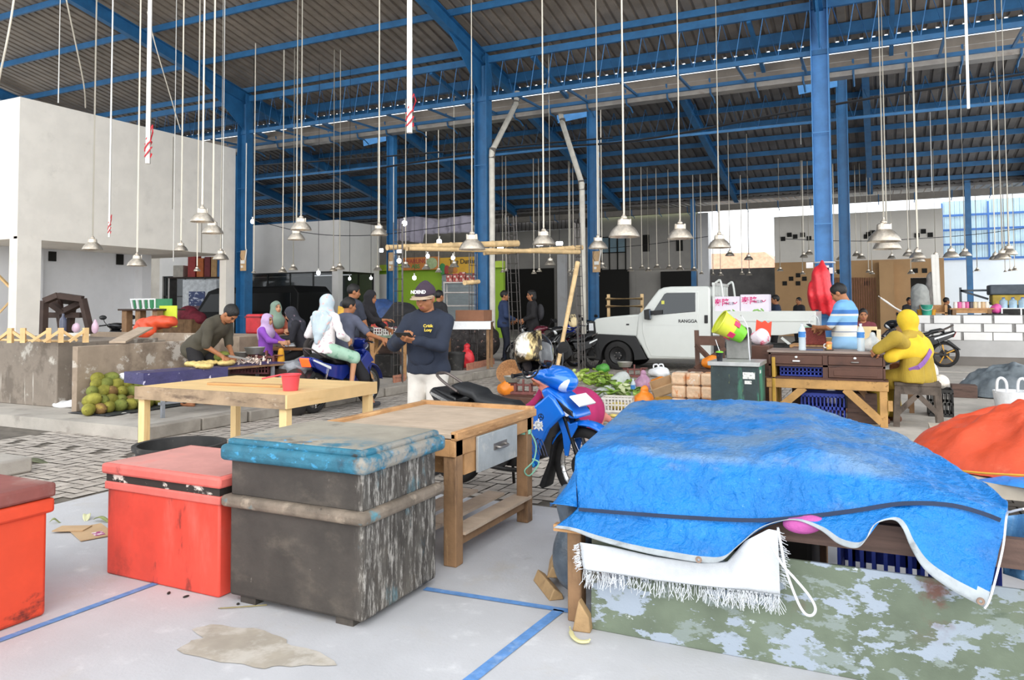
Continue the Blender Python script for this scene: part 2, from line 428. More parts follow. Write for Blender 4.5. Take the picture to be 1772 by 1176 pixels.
# rear bay
CX2=[(-24.8,24),(-16.7,24),(-8.57,24),(-.84,24)]
for i,(x,y) in enumerate(CX2):
    mb=hsec((x,y,0.02),(x,y,z2(y)+.1),.26,.28,V((1,0,0)),.018)
    struct(mb.build('steel_column',mBlue),['blue steel column beyond the black van','thin blue steel column left of the lime green stall','thin blue steel column behind the bent drain pipe','blue steel column behind the striped shirt man'][i])
    mb=MB(); mb.prism([(x-.1,z2(y)-.35),(x-1.15,z2(y)-.45),(x-1.2,z2(y)-.05),(x-.1,z2(y)+.1)],y-.25,y-.23,'xz'); struct(mb.build('column_bracket',mBlueL))
for x in (-38,-32.7,-27.4,-22,-16.2,-10.8,-5.5,-.2,5.1,10.4):
    struct(hsec((x,23.6,z2(23.6)),(x,34.1,z2(34.1)),.2,.34,V((0,0,1))).build('roof_rafter',mBlue))
y=24.4
while y<34.2:
    mb=MB(); mb.bx(-38,8,y-.04,y+.04,z2(y)+.12,z2(y)+.29); struct(mb.build('roof_purlin',mBlue)); y+=1.35
mb=MB(); x=-30
while x<10:
    mb.tube([(x,24.6,z2(24.6)),(x+.3,24.6,7.05)],.012,4,False); mb.tube([(x+.3,24.6,7.05),(x+.55,24.6,z2(24.6))],.012,4,False); x+=.55
mb.bx(-38,8,24.56,24.64,7.0,7.08); struct(mb.build('truss_web',mBlue))
for x in (-7.4,-1.9,3.2,8.5):
    mb=MB(); mb.bx(x-.1,x+.1,33.9,34.1,.02,z2(34)+.1); struct(mb.build('steel_column',mBlue))
# black service pipes under the rear roof
def cable(pts,r,mat,name,lb,cat,n=6,grp=None,seg=8):
    o=MB().tube(smooth_path(pts,seg),r,n).build(name,mat); return tag(o,lb,cat,grp)
cable([WY(560,306,23.2),WY(850,262,23.2),WY(1100,243,23.2),WY(1400,188,23.2),WY(1790,125,23.2)],.035,mWire,'cable','thick black cable sagging under the rear roof','cable')
cable([WY(440,287,23.4),WY(700,268,23.4),WY(1060,238,23.4)],.03,mWire,'cable','thick black cable on the left under the rear roof','cable')
cable([WD(448,383,24),WD(540,404,24),WD(640,407,24),WD(740,396,24),WD(815,385,22.5)],.012,mWire,'cable','thin black wire sagging left of the tall column','cable')
cable([WY(1352,413,30),WY(1480,417,30),WY(1600,412,30),WY(1700,404,30),WY(1790,392,30)],.012,mWire,'cable','thin wire strung in front of the pale cladding','cable')
cable([WY(1040,430,33),WY(1120,423,33),WY(1225,409,33)],.014,mWire,'cable','thin wire strung across the grey back wall','cable')
# drain pipes
def drain(name_lb,pts,collars):
    t=thing('drain_pipe',name_lb,'pipe'); mb=MB(); mb.tube(pts,.085,14); mb.build('pipe',mPVCg,t)
    mb=MB()
    for a,b in collars: mb.tube([a,b],.098,14)
    mb.build('elbow',mPVCd,t)
a=WD(895,158,24); b=WD(893,180,24); c=WD(851,262,22); d=V((c.x,c.y,.15))
drain('bent drain pipe on the tall blue column',[a,b,c,V((c.x,c.y,c.z-.15)),d],[(b+V((0,0,.12)),b-V((.05,0,.14))),(c+V((.03,0,.1)),c-V((0,0,.2)))])
a=WD(970,195,24.5); b=WD(973,212,24.5); c=WD(1007,318,23.2); d=V((c.x+.02,c.y,.05))
drain('bent drain pipe left of the white truck',[a,b,c,V((c.x,c.y,c.z-.15)),d],[(b+V((0,0,.12)),b-V((-.05,0,.14))),(c+V((-.03,0,.1)),c-V((0,0,.2)))])
# ================================================================ left white building
mb=MB()
mb.bx(-25.9,-20.16,12.16,19.19,3.32,3.48)
mb.bx(-20.15,-20,12,19.35,3.3,7.0); mb.bx(-26,-20.15,12.002,12.15,3.3,6.998)
mb.bx(-26,-25.9,12.15,19.2,3.4,6.99)
mb.bx(-26,-20.15,19.2,19.348,3.31,6.997)
struct(mb.build('wall_left',mWhite),'white plastered upper wall of the left building')
mb=MB()
for (x0,x1,y0,y1) in ((-20.32,-19.98,12.0,12.62),(-20.28,-19.98,18.95,19.33)): mb.bx(x0,x1,y0,y1,.1,3.36)
struct(mb.build('trim_2',mWhite),'white corner pillars of the left building')
mb=MB(); mb.bx(-23.2,-23,9,17.9,.1,3.4); mb.bx(-26,-22,6,6.2,0,7)
mb.bx(-23.05,-22.85,14.15,14.5,.1,3.4); mb.bx(-23.4,-22.6,17.75,18.1,.1,3.4)
struct(mb.build('wall_left',mWhite2),'white lower wall behind the left stalls')
mb=MB(); mb.bx(-20.05,-19.985,17.9,17.915,3.3,6.9); mb.bx(-20.05,-19.985,16.75,16.76,4.6,6.9); struct(mb.build('wall_joint',M('crack','#8a8378',.9,var=0)))
mb=MB(); mb.bx(-23.0,-22.96,14.75,14.98,2.95,3.25); mb.bx(-22.99,-22.95,17.05,17.3,2.95,3.3); struct(mb.build('window_1',mBlack),'small dark vent holes in the white lower wall')
# ================================================================ white unit with shop front
mb=MB(); mb.bx(-31,-20.3,25.3,28.2,3.0,5.15); mb.bx(-31,-30.8,25.3,28.2,0,3.0); mb.bx(-20.5,-20.3,27.9,28.2,0,3.0); mb.bx(-20.62,-20.3,25.3,25.6,0,3)
mb.bx(-31,-20.3,29,29.2,0,3)
struct(mb.build('wall_back',M('unit_white','#d9d6d2',.85,var=.03,vs=1)),'white shop unit behind the black van')
g=MB(); x=-30.8
for i in range(8): g.bx(-30.7+i*1.28,-30.64+i*1.28,25.38,25.44,.1,3)
for zz in (.1,2.0,2.94): g.bx(-30.8,-20.6,25.38,25.44,zz,zz+.06)
for yy in (25.6,26.8,27.84): g.bx(-20.44,-20.38,yy,yy+.06,.1,3)
for zz in (.1,2.94): g.bx(-20.44,-20.38,25.6,27.9,zz,zz+.06)
struct(g.build('window_2',M('black_alu','#1b1a19',.4,.3,var=0)),'black framed shop front of the white unit')
g=MB(); g.bx(-30.8,-20.6,25.40,25.41,.1,3); g.bx(-20.41,-20.40,25.6,27.9,.1,3); struct(g.build('window_2',mGlass),'dark glass of the shop front')
# ================================================================ far walls
Yb=40
def wallpx(x0,x1,yt,ybm,Y,th=.2,zmin=None):
    a=WY(x0,yt,Y); b=WY(x1,yt,Y); lo=WY((x0+x1)/2,ybm,Y).z if zmin is None else zmin
    return (a.x,b.x,Y,Y+th,lo,(a.z+b.z)/2)
mb=MB(); mb.bx(*wallpx(850,1036,398,0,Yb,zmin=0)); mb.bx(*wallpx(1036,1207,372,466,Yb)); mb.bx(*wallpx(1036,1207,466,0,Yb+.35,zmin=0)); mb.bx(*wallpx(1036,1100,466,0,Yb+.3,zmin=0))
struct(mb.build('wall_back',mGreyW),'grey plastered back wall left of the bright opening')
a=WY(940,398,Yb); b=WY(1036,398,Yb)
struct(corr(WY(840,390,Yb).x,b.x,0,1,lambda y:0).build('wall_back',mSheetD)) if False else None
mb=MB(); x0=WY(840,390,Yb).x; x1=WY(1036,390,Yb).x; n=int((x1-x0)/.25)
for i in range(n): mb.bx(x0+i*.25,x0+i*.25+.16,Yb-.12,Yb-.02,WY(900,400,Yb).z,WY(900,372,Yb).z)
mb.bx(x0,x1,Yb-.02,Yb+.02,WY(900,400,Yb).z,WY(900,372,Yb).z)
struct(mb.build('wall_back',mSheetD),'ribbed metal cladding above the grey back wall')
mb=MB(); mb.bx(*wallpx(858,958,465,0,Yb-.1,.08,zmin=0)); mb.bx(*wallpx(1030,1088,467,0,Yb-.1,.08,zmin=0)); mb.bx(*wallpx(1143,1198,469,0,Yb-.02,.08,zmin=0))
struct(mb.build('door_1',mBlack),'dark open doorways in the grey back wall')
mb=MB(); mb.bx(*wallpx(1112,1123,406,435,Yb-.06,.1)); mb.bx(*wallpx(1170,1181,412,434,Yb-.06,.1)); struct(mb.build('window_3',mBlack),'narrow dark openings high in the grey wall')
mb=MB(); mb.bx(*wallpx(1040,1082,409,437,Yb-.06,.1)); struct(mb.build('window_4',mClad),'pale glazed window high in the grey wall')
mb=MB()
for x in (1039,1053,1067,1081): mb.bx(*wallpx(x,x+1.6,408,467,Yb-.14,.08))
for yy in (409,436,466): mb.bx(*wallpx(1039,1083,yy,yy+1.5,Yb-.14,.08))
struct(mb.build('window_4',mBlack),'dark frame of the glazed window in the grey wall')
mb=MB(); mb.bx(*wallpx(1206,1225,368,0,Yb-.3,.8,zmin=0)); mb.bx(*wallpx(964,978,440,0,Yb-.4,.3,zmin=0)); struct(mb.build('trim_3',mWhite2),'white pillar left of the bright opening')
mb=MB(); mb.bx(*wallpx(1222,1345,464,0,Yb,.2,zmin=0)); struct(mb.build('wall_back',mDarkW),'raw cement wall under the bright opening')
# facade with square holes
YF=38
x0,x1,_,_,_,zt=wallpx(1339,1631,368,0,YF,zmin=0); zm=3.5
mb=MB(); mb.bx(x0,x1,YF,YF+.2,zm,zt); mb.bx(x0-.002,x0+.25,YF+.201,YF+3,0,zt-.004); struct(mb.build('wall_back',M('facade_white','#e2ddd4',.85,var=.03,vs=1)),'pale upper facade pierced with square vents')
mb=MB(); xa=WY(1576,500,YF).x; xb=WY(1625,500,YF).x; zd=WY(1600,480,YF).z
mb.bx(x0,xa,YF-.03,YF+.2,0,zm); mb.bx(xb,x1,YF-.03,YF+.2,0,zm); mb.bx(xa,xb,YF-.03,YF+.2,zd,zm)
struct(mb.build('wall_back',mBrownW),'brown lower wall of the facade')
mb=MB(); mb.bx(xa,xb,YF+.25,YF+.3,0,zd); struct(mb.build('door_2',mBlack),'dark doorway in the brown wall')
mb=MB(); mb.bx(*wallpx(1521,1546,452,0,YF-.5,.4,zmin=0)); struct(mb.build('trim_4',mBrownW),'brown pier in the facade')
mb=MB()
for x in range(1425,1515,4): mb.bx(*wallpx(x,x+2.2,480,0,YF-.1,.05,zmin=0))
struct(mb.build('door_3',M('shutter_rust','#8a5a41',.7,var=.1)),'brown slatted folding door in the facade')
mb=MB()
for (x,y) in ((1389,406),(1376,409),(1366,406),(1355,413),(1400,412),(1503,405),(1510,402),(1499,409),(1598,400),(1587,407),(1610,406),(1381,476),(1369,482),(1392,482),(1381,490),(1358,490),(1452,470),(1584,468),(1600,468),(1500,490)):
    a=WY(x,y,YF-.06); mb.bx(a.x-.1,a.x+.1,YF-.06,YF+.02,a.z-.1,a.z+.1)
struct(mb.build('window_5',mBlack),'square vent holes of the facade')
# right end wall: cladding over pale wall
YR=42
x0,x1,_,_,_,zt=wallpx(1628,1900,345,0,YR,zmin=0)
mb=MB(); mb.bx(x0,x1+6,YR,YR+.2,0,3.62); struct(mb.build('wall_right',mPale),'pale blue painted wall at the right end')
n=int((x1+4-x0)/.22); xs=[];mb=MB()
for i in range(n): xs+= [(x0+i*.22,0),(x0+i*.22+.12,0),(x0+i*.22+.14,.04),(x0+i*.22+.2,.04)]
mb.add([(x,YR+.1-h,z) for z in (3.6,zt+.1) for x,h in xs],[(i,i+1,len(xs)+i+1,len(xs)+i) for i in range(len(xs)-1)])
struct(mb.build('wall_right',mClad),'translucent ribbed cladding high on the right end wall')
mb=MB()
for zz in (3.65,4.35,5.05,5.75): mb.bx(x0,x1+4,YR-.05,YR+.02,zz-.05,zz+.05)
for k in range(8): mb.bx(x0+k*1.9,x0+k*1.9+.07,YR-.06,YR,3.6,zt)
struct(mb.build('trim_5',M('blue_frame','#3a6bb0',.5,var=.05)),'blue frame of the translucent cladding')
# aerated block counter wall on the right
ox,oy=.55,20.9
mb=MB(); mb.bx(ox,9,oy-.012,oy+.01,0,.24); struct(mb.build('wall_right',M('foot_shade','#77726d',.9,var=.08,vs=2)),'foot of the block counter with its shade painted in as a darker band')  # darker colour paints in the shade along the counter foot
mb=MB(); mb.bx(ox,9,oy,oy+.12,0,.62); struct(mb.build('wall_right',M('plain_render','#b9b8b6',.9,var=.05,vs=2)),'rendered base of the white block counter')
mb=MB(); mb.bx(ox,9,oy+.02,oy+.14,.6,1.22); mb.bx(ox,9,oy,oy+3,1.14,1.2); struct(mb.build('wall_right',M('mortar','#8f8d8b',.9,var=.15,vs=5)),'grey mortar of the block counter')
mb=MB(); random.seed(3)
for r in range(3):
    x=ox-.2*(r%2); 
    while x<8.8:
        L=.6; mb.bx(max(ox,x)+random.uniform(.0,.035),x+L-random.uniform(.0,.035),oy-.005,oy+.1,.62+r*.2+.008,.62+r*.2+.192); x+=.62
struct(mb.build('wall_right',M('aerated_block','#ecebe8',.9,var=.03,vs=3)),'white aerated blocks of the counter')
mb=MB(); a=WY(858,400,Yb).x; mb.bx(-46,-31,36,36.2,0,7.3); mb.bx(-46.2,-46,12,36,0,8.5); mb.bx(-31,a,40,40.2,3.1,7.3); mb.bx(-31,a,39.9,40.1,0,3.2)
struct(mb.build('wall_back',M('dim_back_wall','#8d8880',.9,var=.1,vs=.6)),'dim far wall at the left end of the hall')
# outside beyond the opening
mb=MB(); mb.bx(-40,40,52,90,-.2,-.02); struct(mb.build('ground',M('outside_ground','#c8c4b4',.95,var=.1,vs=.3)),'pale ground outside the opening')
t=thing('neighbour_house','house with a faded red roof seen through the bright opening','house',(WY(1270,500,62).x,62,0))
mb=MB(); mb.bx(-5,5,0,6,0,2.6); mb.build('wall',M('house_wall','#efe3d6',.9),t)
mb=MB(); mb.prism([(-6,2.4),(6,2.4),(2.5,5.6),(-2.5,5.6)],-.8,6.5,'xz'); mb.build('roof',M('house_tiles','#dba78d',.9,var=.1,vs=4),t)
# low yellow-green fascia lit by daylight
mb=MB(); a=WY(1000,357,39.8); b=WY(1345,350,39.8); mb.bx(a.x,b.x,39.75,39.8,b.z-.24,b.z+.02); struct(mb.build('trim_6',M('lime_sheet','#c4d64a',.6,var=.15,vs=.8,trans=.3)),'sunlit lime green sheet above the bright opening')
# terracotta boards leaning on the kerbs
def slab(p0,p1,h,lb,t=.03,lean=.08,nm='terracotta_board',mat=None,cat='board'):
    p0=V(p0);p1=V(p1); d=(p1-p0); L=d.length; o=MB().box((0,0,h/2),(L,t,h)).build(nm,mat or mBrickT,bevel=.006)
    o.location=(p0+p1)/2; o.rotation_euler=(-lean,0,math.atan2(d.y,d.x)); return tag(o,lb,cat)
slab(W(682,676),W(702,672),.27,'small terracotta board leaning on the kerb by the rebar')
slab(W(809,652,0),W(856,640,0),.28,'wide terracotta board leaning on the kerb behind the motorbike seat')
# ================================================================ pendant lamps
mAlu=M('dented_aluminium','#d6cbbb',.3,.85,var=.1,vs=4,layers=[('#6f665a',5,.6,.8,{'a':.55}),('#f3efe8',7,.55,.75,{'a':.5})],bump=.25,bs=9)
mAluIn=M('lamp_dark_inside','#8c857a',.5,.5,var=.1)
mCond=M('lamp_conduit','#e3dac8',.5,var=.05,vs=3)
mBulb=M('bulb_glass','#f4f2ee',.2,var=0)
mLit=M('bulb_lit','#f3f8ff',.4,var=0,emit=9)
mRed=M('red_wire','#c62834',.5,var=0)
pr=MB().lathe([(.99,0),(1.0,.03),(.95,.16),(.84,.38),(.68,.58),(.50,.73),(.44,.78),(.41,1.10),(.34,1.16),(.0,1.18)],n=28)
pr.lathe([(.985,.0),(.93,.16),(.81,.38),(.65,.57),(.45,.72),(.0,.76)],n=28)
shade0=pr.build('shade',mAlu); 
sk=MB()
for k in range(3):
    a=2*PI*k/3+.4; c,s=math.cos(a),math.sin(a); sk.beam((c*.42,s*.42,.76),(c*.42,s*.42,1.16),.16,.06,V((c,s,0)))
sk.lathe([(.16,1.15),(.2,1.2),(.2,1.3),(.09,1.42),(.05,1.6)],n=12,cap=True)
sock0=sk.build('socket',mAlu)
bulb0=MB().lathe([(.0,.12),(.12,.14),(.2,.26),(.21,.4),(.13,.58),(.12,.76)],n=14).build('bulb',mBulb)
cond0=MB().cyl((0,0,0),(0,0,1),1,n=8).build('conduit',mCond)
PROTO=[shade0,sock0,bulb0,cond0]
def roof_z(y):
    if y<22.3: return z1(y)+.34
    if y<34: return z2(min(max(y,23.6),34))+.27
    return 6.35
LAMPS=[]
def lamp(x,yb,wd,lit=False,dmax=30,zone='',xt=None,dep=None):
    d=dep or max(5.5,min(.33*1310/wd,dmax)); r=wd*d/1310/2
    p=WD(x,yb,d)
    LAMPS.append((zone,wd,x,p,r,lit,xt,d))
# zone, then (x, bottom y, width)
for q in ((350,384,40),(368,404,36,),(160,432,33),(237,460,32),(313,434,24),(382,449,27)): lamp(*q[:3],zone='the white left building',dep={350:8.2,368:9.2,160:13.5,237:14,313:16.5,382:16}[q[0]])
lamp(341,469,12,zone='the shop opening behind the stooping man',dep=20.5)
for q in ((439,472,8),(489,471,15),(507.5,467,16),(577,469,14),(588,466,17)): lamp(*q,zone='the black van and white shop unit',dmax=23)
for q in ((521,398,36),(513,415,30)): lamp(*q,zone='the white shop unit, hung high',dep=9.3 if q[0]==521 else 11)
for q in ((656,407,30),(653.5,468,15),(702,463,17),(737.5,466,15),(759,471,12),(786,462,17)): lamp(*q,zone='the lime green fruit stall',dmax=28)
for q in ((817,432,46),(941,423,40),(1035,430,34),(1080,410,54),(1177,413,44),(1245,429,40)): lamp(*q,lit=(q[0]==1035),zone='the motorbikes and truck, front row')
for q in ((870,471,9),(876,469,8),(924,473.5,10),(933,470,10),(952,458.5,20),(985,471,8),(987,477,7),(992.5,469.5,9),(1025,470,8),(1033,477.5,9),(1042,464,17)): lamp(*q,zone='the parked black motorcycles',dmax=31)
for q in ((1091.5,469,12),(1111,464.6,10),(1122,469,11),(1137,464,12),(1158,464.6,11),(1177,467,13),(1201,468.6,12)): lamp(*q,zone='the grey back wall above the truck cab',dmax=31)
for q in ((1214,474,8),(1234,475.5,7),(1247,476.7,10),(1263,442.6,16),(1284,475,9),(1295.5,449.6,16),(1296.5,476,10)): lamp(*q,zone='the bright opening',dmax=31)
for q in ((1350,469,11),(1389,474.4,9),(1391,445.4,14),(1400,440.5,14),(1434,450.5,13),(1454.5,450,15),(1437,473,10),(1445,474,8)): lamp(*q,lit=(q[0]==1434),zone='the facade beside the red bag column',dmax=29)
for q in ((1482,443,14),(1490.6,447.6,15),(1503,471.5,9),(1509,474,9),(1543,447.6,14),(1572,443,19),(1587.5,446.5,26),(1589,452.7,22),(1576.5,473.8,12),(1619,446.5,16)): lamp(*q,zone='the brown facade right of the striped shirt man',dmax=29)
for q in ((1530,418,54),(1535,431,46)): lamp(*q,zone='the yellow hijab woman, hung close together',dep=10.6 if q[0]==1530 else 11.4)
for q in ((1646,445,26),(1670,442.8,21),(1681,471,8),(1691,469,10),(1722.5,449.4,20),(1735,448.3,27),(1746,440.6,27),(1739.5,470.4,6),(1748,468.7,8),(1756,467.8,11)): lamp(*q,zone='the pale blue wall',dmax=30)
ORD=['first','second','third','fourth','fifth','sixth','seventh','eighth','ninth','tenth','eleventh','twelfth']
zones={}
for L in LAMPS: zones.setdefault(L[0],[]).append(L)
first=True
for z,ls in zones.items():
    ls.sort(key=lambda q:q[2])
    for i,(zn,wd,x,p,r,lit,xt,d) in enumerate(ls):
        big='large dented' if wd>30 else ('dented' if wd>16 else 'small')
        if len(ls)==1: lb=f'{big} aluminium pendant lamp before {z}'
        else: lb=f'{ORD[i]} pendant lamp from the left before {z}'
        if lit: lb='lit '+lb
        t=thing('pendant_lamp',lb,'lamp',p,random.uniform(0,6),'aluminium pendant lamps on white conduits')
        rz=roof_z(p.y)-p.z
        for o in PROTO:
            if o is bulb0 and wd<12 and not lit: continue
            c=o if first else o.copy()
            if not first: COL.objects.link(c)
            c.parent=t
            if o is cond0:
                rr=max(.011,min(.016,d*.0011)); c.scale=(rr,rr,rz-1.5*r); c.location=(0,0,1.5*r)
            else: c.scale=(r,r,r)
            if o is bulb0 and lit: 
                c.material_slots[0].link='OBJECT'; c.material_slots[0].material=mLit
        first=False
# ---------------------------------------------------------------- loose conduits, cables and bulbs
def hang(x,yb,d,rad,lb,wire=False,xt=None,top=True):
    p=WD(x,yb,d); t=thing('hanging_conduit',lb,'conduit',p,0,'bare conduits hanging from the roof')
    h=roof_z(p.y)-p.z; MB().cyl((0,0,0),(0,0,h),rad,n=10).build('tube',mPVC,t)
    if wire:
        mb=MB(); pts=[(rad*1.3*math.cos(a*.9),rad*1.3*math.sin(a*.9),.05+.14*a/18+.03*math.sin(a)) for a in range(19)]
        mb.tube(pts,.006,5); mb.tube([(rad,0,.18),(rad*2.5,0,.26),(rad*1.2,.02,.33),(0,-rad,.2)],.006,5); mb.build('wire',mRed,t)
hang(256,283,6.3,.021,'thick white conduit with a red wire before the left building',True)
hang(709,230,6.2,.024,'thick white conduit with red wire left of the tall column',True)
hang(189,410,11,.016,'thin conduit with a red wire end before the left building',True)
hang(1676,188,11,.02,'short white conduit hanging at the far right roof edge')
for x,yb,d,lb in ((101,178,15.2,'short thin conduit above the left building'),(300,452,20.3,'thin conduit ending in the left building opening'),(385,430,19,'thin conduit right of the left building lamps'),(1386,250,26,'thin conduit left of the red bag column'),(1613,330,24,'thin conduit high before the brown facade')):
    hang(x,yb,d,.012,lb)
def slant(pts,lb,r=.012): tag(MB().tube(smooth_path(pts,6),r,6).build('conduit_pipe',mCond),lb,'conduit')
a=WD(24,0,9); slant([a+V((.3,0,1.9)),a,WD(0,130,9.4),WD(-14,200,9.8)],'slanting conduit at the left edge of the roof')
slant([WD(104,-60,12),WD(115,0,12.4),WD(144,140,14),WD(148,186,15)],'slanting conduit above the white left building')
slant([WD(255,20,16),WD(268,75,16.4),WD(296,170,17.4),WD(312,224,18)],'slanting thin conduit above the left building right end')
# conduit runs on columns with junction boxes
def run(x,y,d,zs,lb,boxc):
    pass
mTan=M('tan_board','#c7a57c',.7,var=.08,vs=8)
for (cx,cy,zb,lb) in ((-19.62,19.4,2.75,'tan meter board with sockets on the left column'),(-16.6,23.85,2.85,'tan meter board on the thin column left of the stall'),(-8.4,23.85,2.6,'small tan meter board on the column beside the truck')):
    t=thing('meter_board',lb,'electric board',(cx,cy-.03,zb)); MB().box((0,0,.35),(.26,.03,.7)).build('board',mTan,t,bevel=.005)
    mb=MB(); mb.box((.02,-.04,.3),(.16,.06,.12)); mb.box((-.03,-.03,.14),(.08,.04,.08)); mb.build('socket_box',mPVC,t,bevel=.006)
    mb=MB().tube(smooth_path([(.1,-.02,.35),(.16,-.02,.7),(.12,-.02,1.1),(.12,-.02,4.4)]),.018,8); mb.build('conduit',mPVC,t)
    mb=MB().tube(smooth_path([(.02,-.04,.3),(-.1,-.05,.5),(-.05,-.05,.75)]),.006,5); mb.build('wire',mWire,t)
for x,y,w,lb in ((700,386,9,'bare lit bulb before the lilac banner'),(760,418,9,'bare lit bulb above the bamboo pole'),(690.5,451,8,'bare lit bulb left of the fruit sign'),(717,480.5,7,'bare lit bulb on the lime green wall'),(740,443,7,'bare lit bulb above the fruit sign'),(784,446,7,'bare lit bulb by the stall sign fruit painting'),(437,383,7,'bare lit bulb beside the left column'),(551,472,7,'bare lit bulb in the dark shop front'),(605,482,5,'small lit bulb inside the shop front'),(642,481,5,'small lit bulb left of the lime green wall')):
    d=24 if x<640 else 30; p=WD(x,y,d); r=w*d/1310/2
    t=thing('light_bulb',lb,'bulb',p,0,'bare bulbs at the back of the hall')
    MB().ell((0,0,0),(r,r,r*1.1)).build('globe',mLit,t); MB().cyl((0,0,r*.9),(0,0,r*2.2),r*.4,n=8).build('holder',mPVC,t)
    MB().cyl((0,0,r*2.2),(0,0,max(.5,roof_z(p.y)-p.z)),.008,n=5).build('cord',mWire,t)
# ---------------------------------------------------------------- rebar columns and bamboo
def rebar(x0,x1,yb,yt,d,lb,xt0=None,xt1=None,n=4):
    t=thing('rebar_column',lb,'rebar',(0,0,0)); k=0
    a0=WD(x0,yb,d);a1=WD(x1,yb,d);b0=WD(xt0 or x0,yt,d);b1=WD(xt1 or x1,yt,d); zb=max(.02,min(a0.z,a1.z)); back=Fh*.18
    rods=[]
    for u,bk in ((0,0),(1,0),(.28,1),(.75,1)):
        lo=a0.lerp(a1,u)+back*bk; hi=b0.lerp(b1,u)+back*bk; lo.z=zb
        rods.append((lo,hi)); MB().cyl(lo,hi,.011,n=6).build('rod',mRebar,t)
    h=rods[0][1].z-zb; j=.15
    st=MB()
    while j<h-.1:
        q=[lo.lerp(hi,j/h) for lo,hi in rods]; st.tube([q[0],q[1],q[3],q[2],q[0]],.005,4,False); j+=.22
    st.build('stirrup_ties',mRebar,t)
rebar(681,697,668,385,13.5,'bare rebar column between the fruit crates and capped man')
rebar(812,826,640,438,17,'bare rebar column left of the tall blue column')
rebar(885,905,632,372,17.5,'leaning bundle of rebar rods before the two chatting men',874,893)
rebar(1001,1013,645,385,17,'bare rebar column beside the truck bumper',994,1004)
mBam=M('bamboo','#d9b988',.6,var=.12,vs=5,layers=[('#a97f4d',(14,14,14),.6,.8,{'a':.6})])
def bamboo(p0,p1,r0,r1,lb,n=9):
    pts=[];rs=[];p0=V(p0);p1=V(p1)
    for i in range(n):
        for e,k in ((0,1.15),(.06,1),(.94,1)):
            pts.append(p0.lerp(p1,(i+e)/n)); rs.append(lerp(r0,r1,i/n)*k)
    tag(MB().tube(pts,rs,10).build('bamboo_pole',mBam),lb,'pole','bamboo poles')
bamboo(WD(670,428,14),WD(897,421,16.5),.05,.075,'upper bamboo pole left part tied across the rebar columns')
bamboo(WD(704,430,13.9),WD(1004,436,17),.04,.05,'lower long bamboo pole tied across the rebar columns')
bamboo(WD(838,438,15.5),WD(1008,428,17.2),.04,.06,'bamboo pole crossing behind the tall column to the drain pipe')
bamboo(W(959,664),WD(1000,452,15.4),.035,.05,'leaning bamboo pole beside the parked motorcycles')
bamboo(WD(804,489,15),WD(829,487,15.4),.045,.045,'short bamboo stub tied to the rebar column',2)
# ================================================================ foreground crates
from mathutils import noise as NZ
def nz(x,y,z=0,s=1): return NZ.noise(V((x*s,y*s,z*s)))
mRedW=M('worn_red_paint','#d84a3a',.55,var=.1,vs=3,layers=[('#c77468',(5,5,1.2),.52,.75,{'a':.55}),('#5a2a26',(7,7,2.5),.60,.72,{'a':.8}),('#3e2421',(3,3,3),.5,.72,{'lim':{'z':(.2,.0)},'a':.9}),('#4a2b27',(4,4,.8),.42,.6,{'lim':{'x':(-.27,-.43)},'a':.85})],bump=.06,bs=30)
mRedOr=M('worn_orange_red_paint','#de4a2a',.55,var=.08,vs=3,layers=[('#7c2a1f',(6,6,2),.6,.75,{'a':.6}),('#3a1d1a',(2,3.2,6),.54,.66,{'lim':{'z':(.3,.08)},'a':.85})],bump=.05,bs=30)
mRedLid=M('dusty_red_lid','#c98d84',.8,var=.08,vs=3,layers=[('#d9665c',(3,3,3),.55,.8,{'a':.7}),('#8d5a52',9,.62,.75,{'a':.6})],bump=.05)
mRedLidE=M('red_lid_edge','#d66a60',.65,var=.1,vs=5,layers=[('#9c4a44',6,.6,.75)])
mDarkLid=M('grimy_red_lid','#8a4f48',.8,var=.12,vs=3,layers=[('#a08a80',2.2,.5,.72,{'a':.8}),('#4a2624',5,.6,.75)])
mGask=M('crate_gasket','#2a2622',.7,var=.1,layers=[('#d8d0c6',(9,9,14),.56,.64)])
t=thing('fish_crate','red insulated crate with dusty lid left of the tall dark crate','crate',(-3.49,3.16,0))
hx,hy=.43,.285
MB().bx(-hx,hx,-hy,hy,0,.505).build('body',mRedW,t,bevel=.012)
MB().bx(-hx-.012,hx+.012,-hy-.012,hy+.012,.47,.515).build('rim',mRedLidE,t,bevel=.008)
MB().bx(-hx-.004,hx+.004,-hy-.004,hy+.004,.515,.556).build('gasket',mGask,t)
lid=MB().bx(-hx-.025,hx+.025,-hy-.025,hy+.025,.556,.615).build('lid',mRedLidE,t,bevel=.015)
MB().bx(-hx,hx,-hy,hy,.6148,.6165).build('lid_top',mRedLid,lid)
t=thing('fish_crate','orange red crate with grimy lid cut off at the left edge','crate',(-4.12,1.9,0))
hx,hy=.46,.47
MB().bx(-hx,hx,-hy,hy,0,.52).build('body',mRedOr,t,bevel=.02)
MB().bx(-hx-.022,hx+.022,-hy-.022,hy+.022,.49,.562).build('rim',mRedOr,t,bevel=.015)
MB().bx(-hx-.025,hx+.025,-hy-.025,hy+.025,.565,.635).build('lid',mDarkLid,t,bevel=.014)
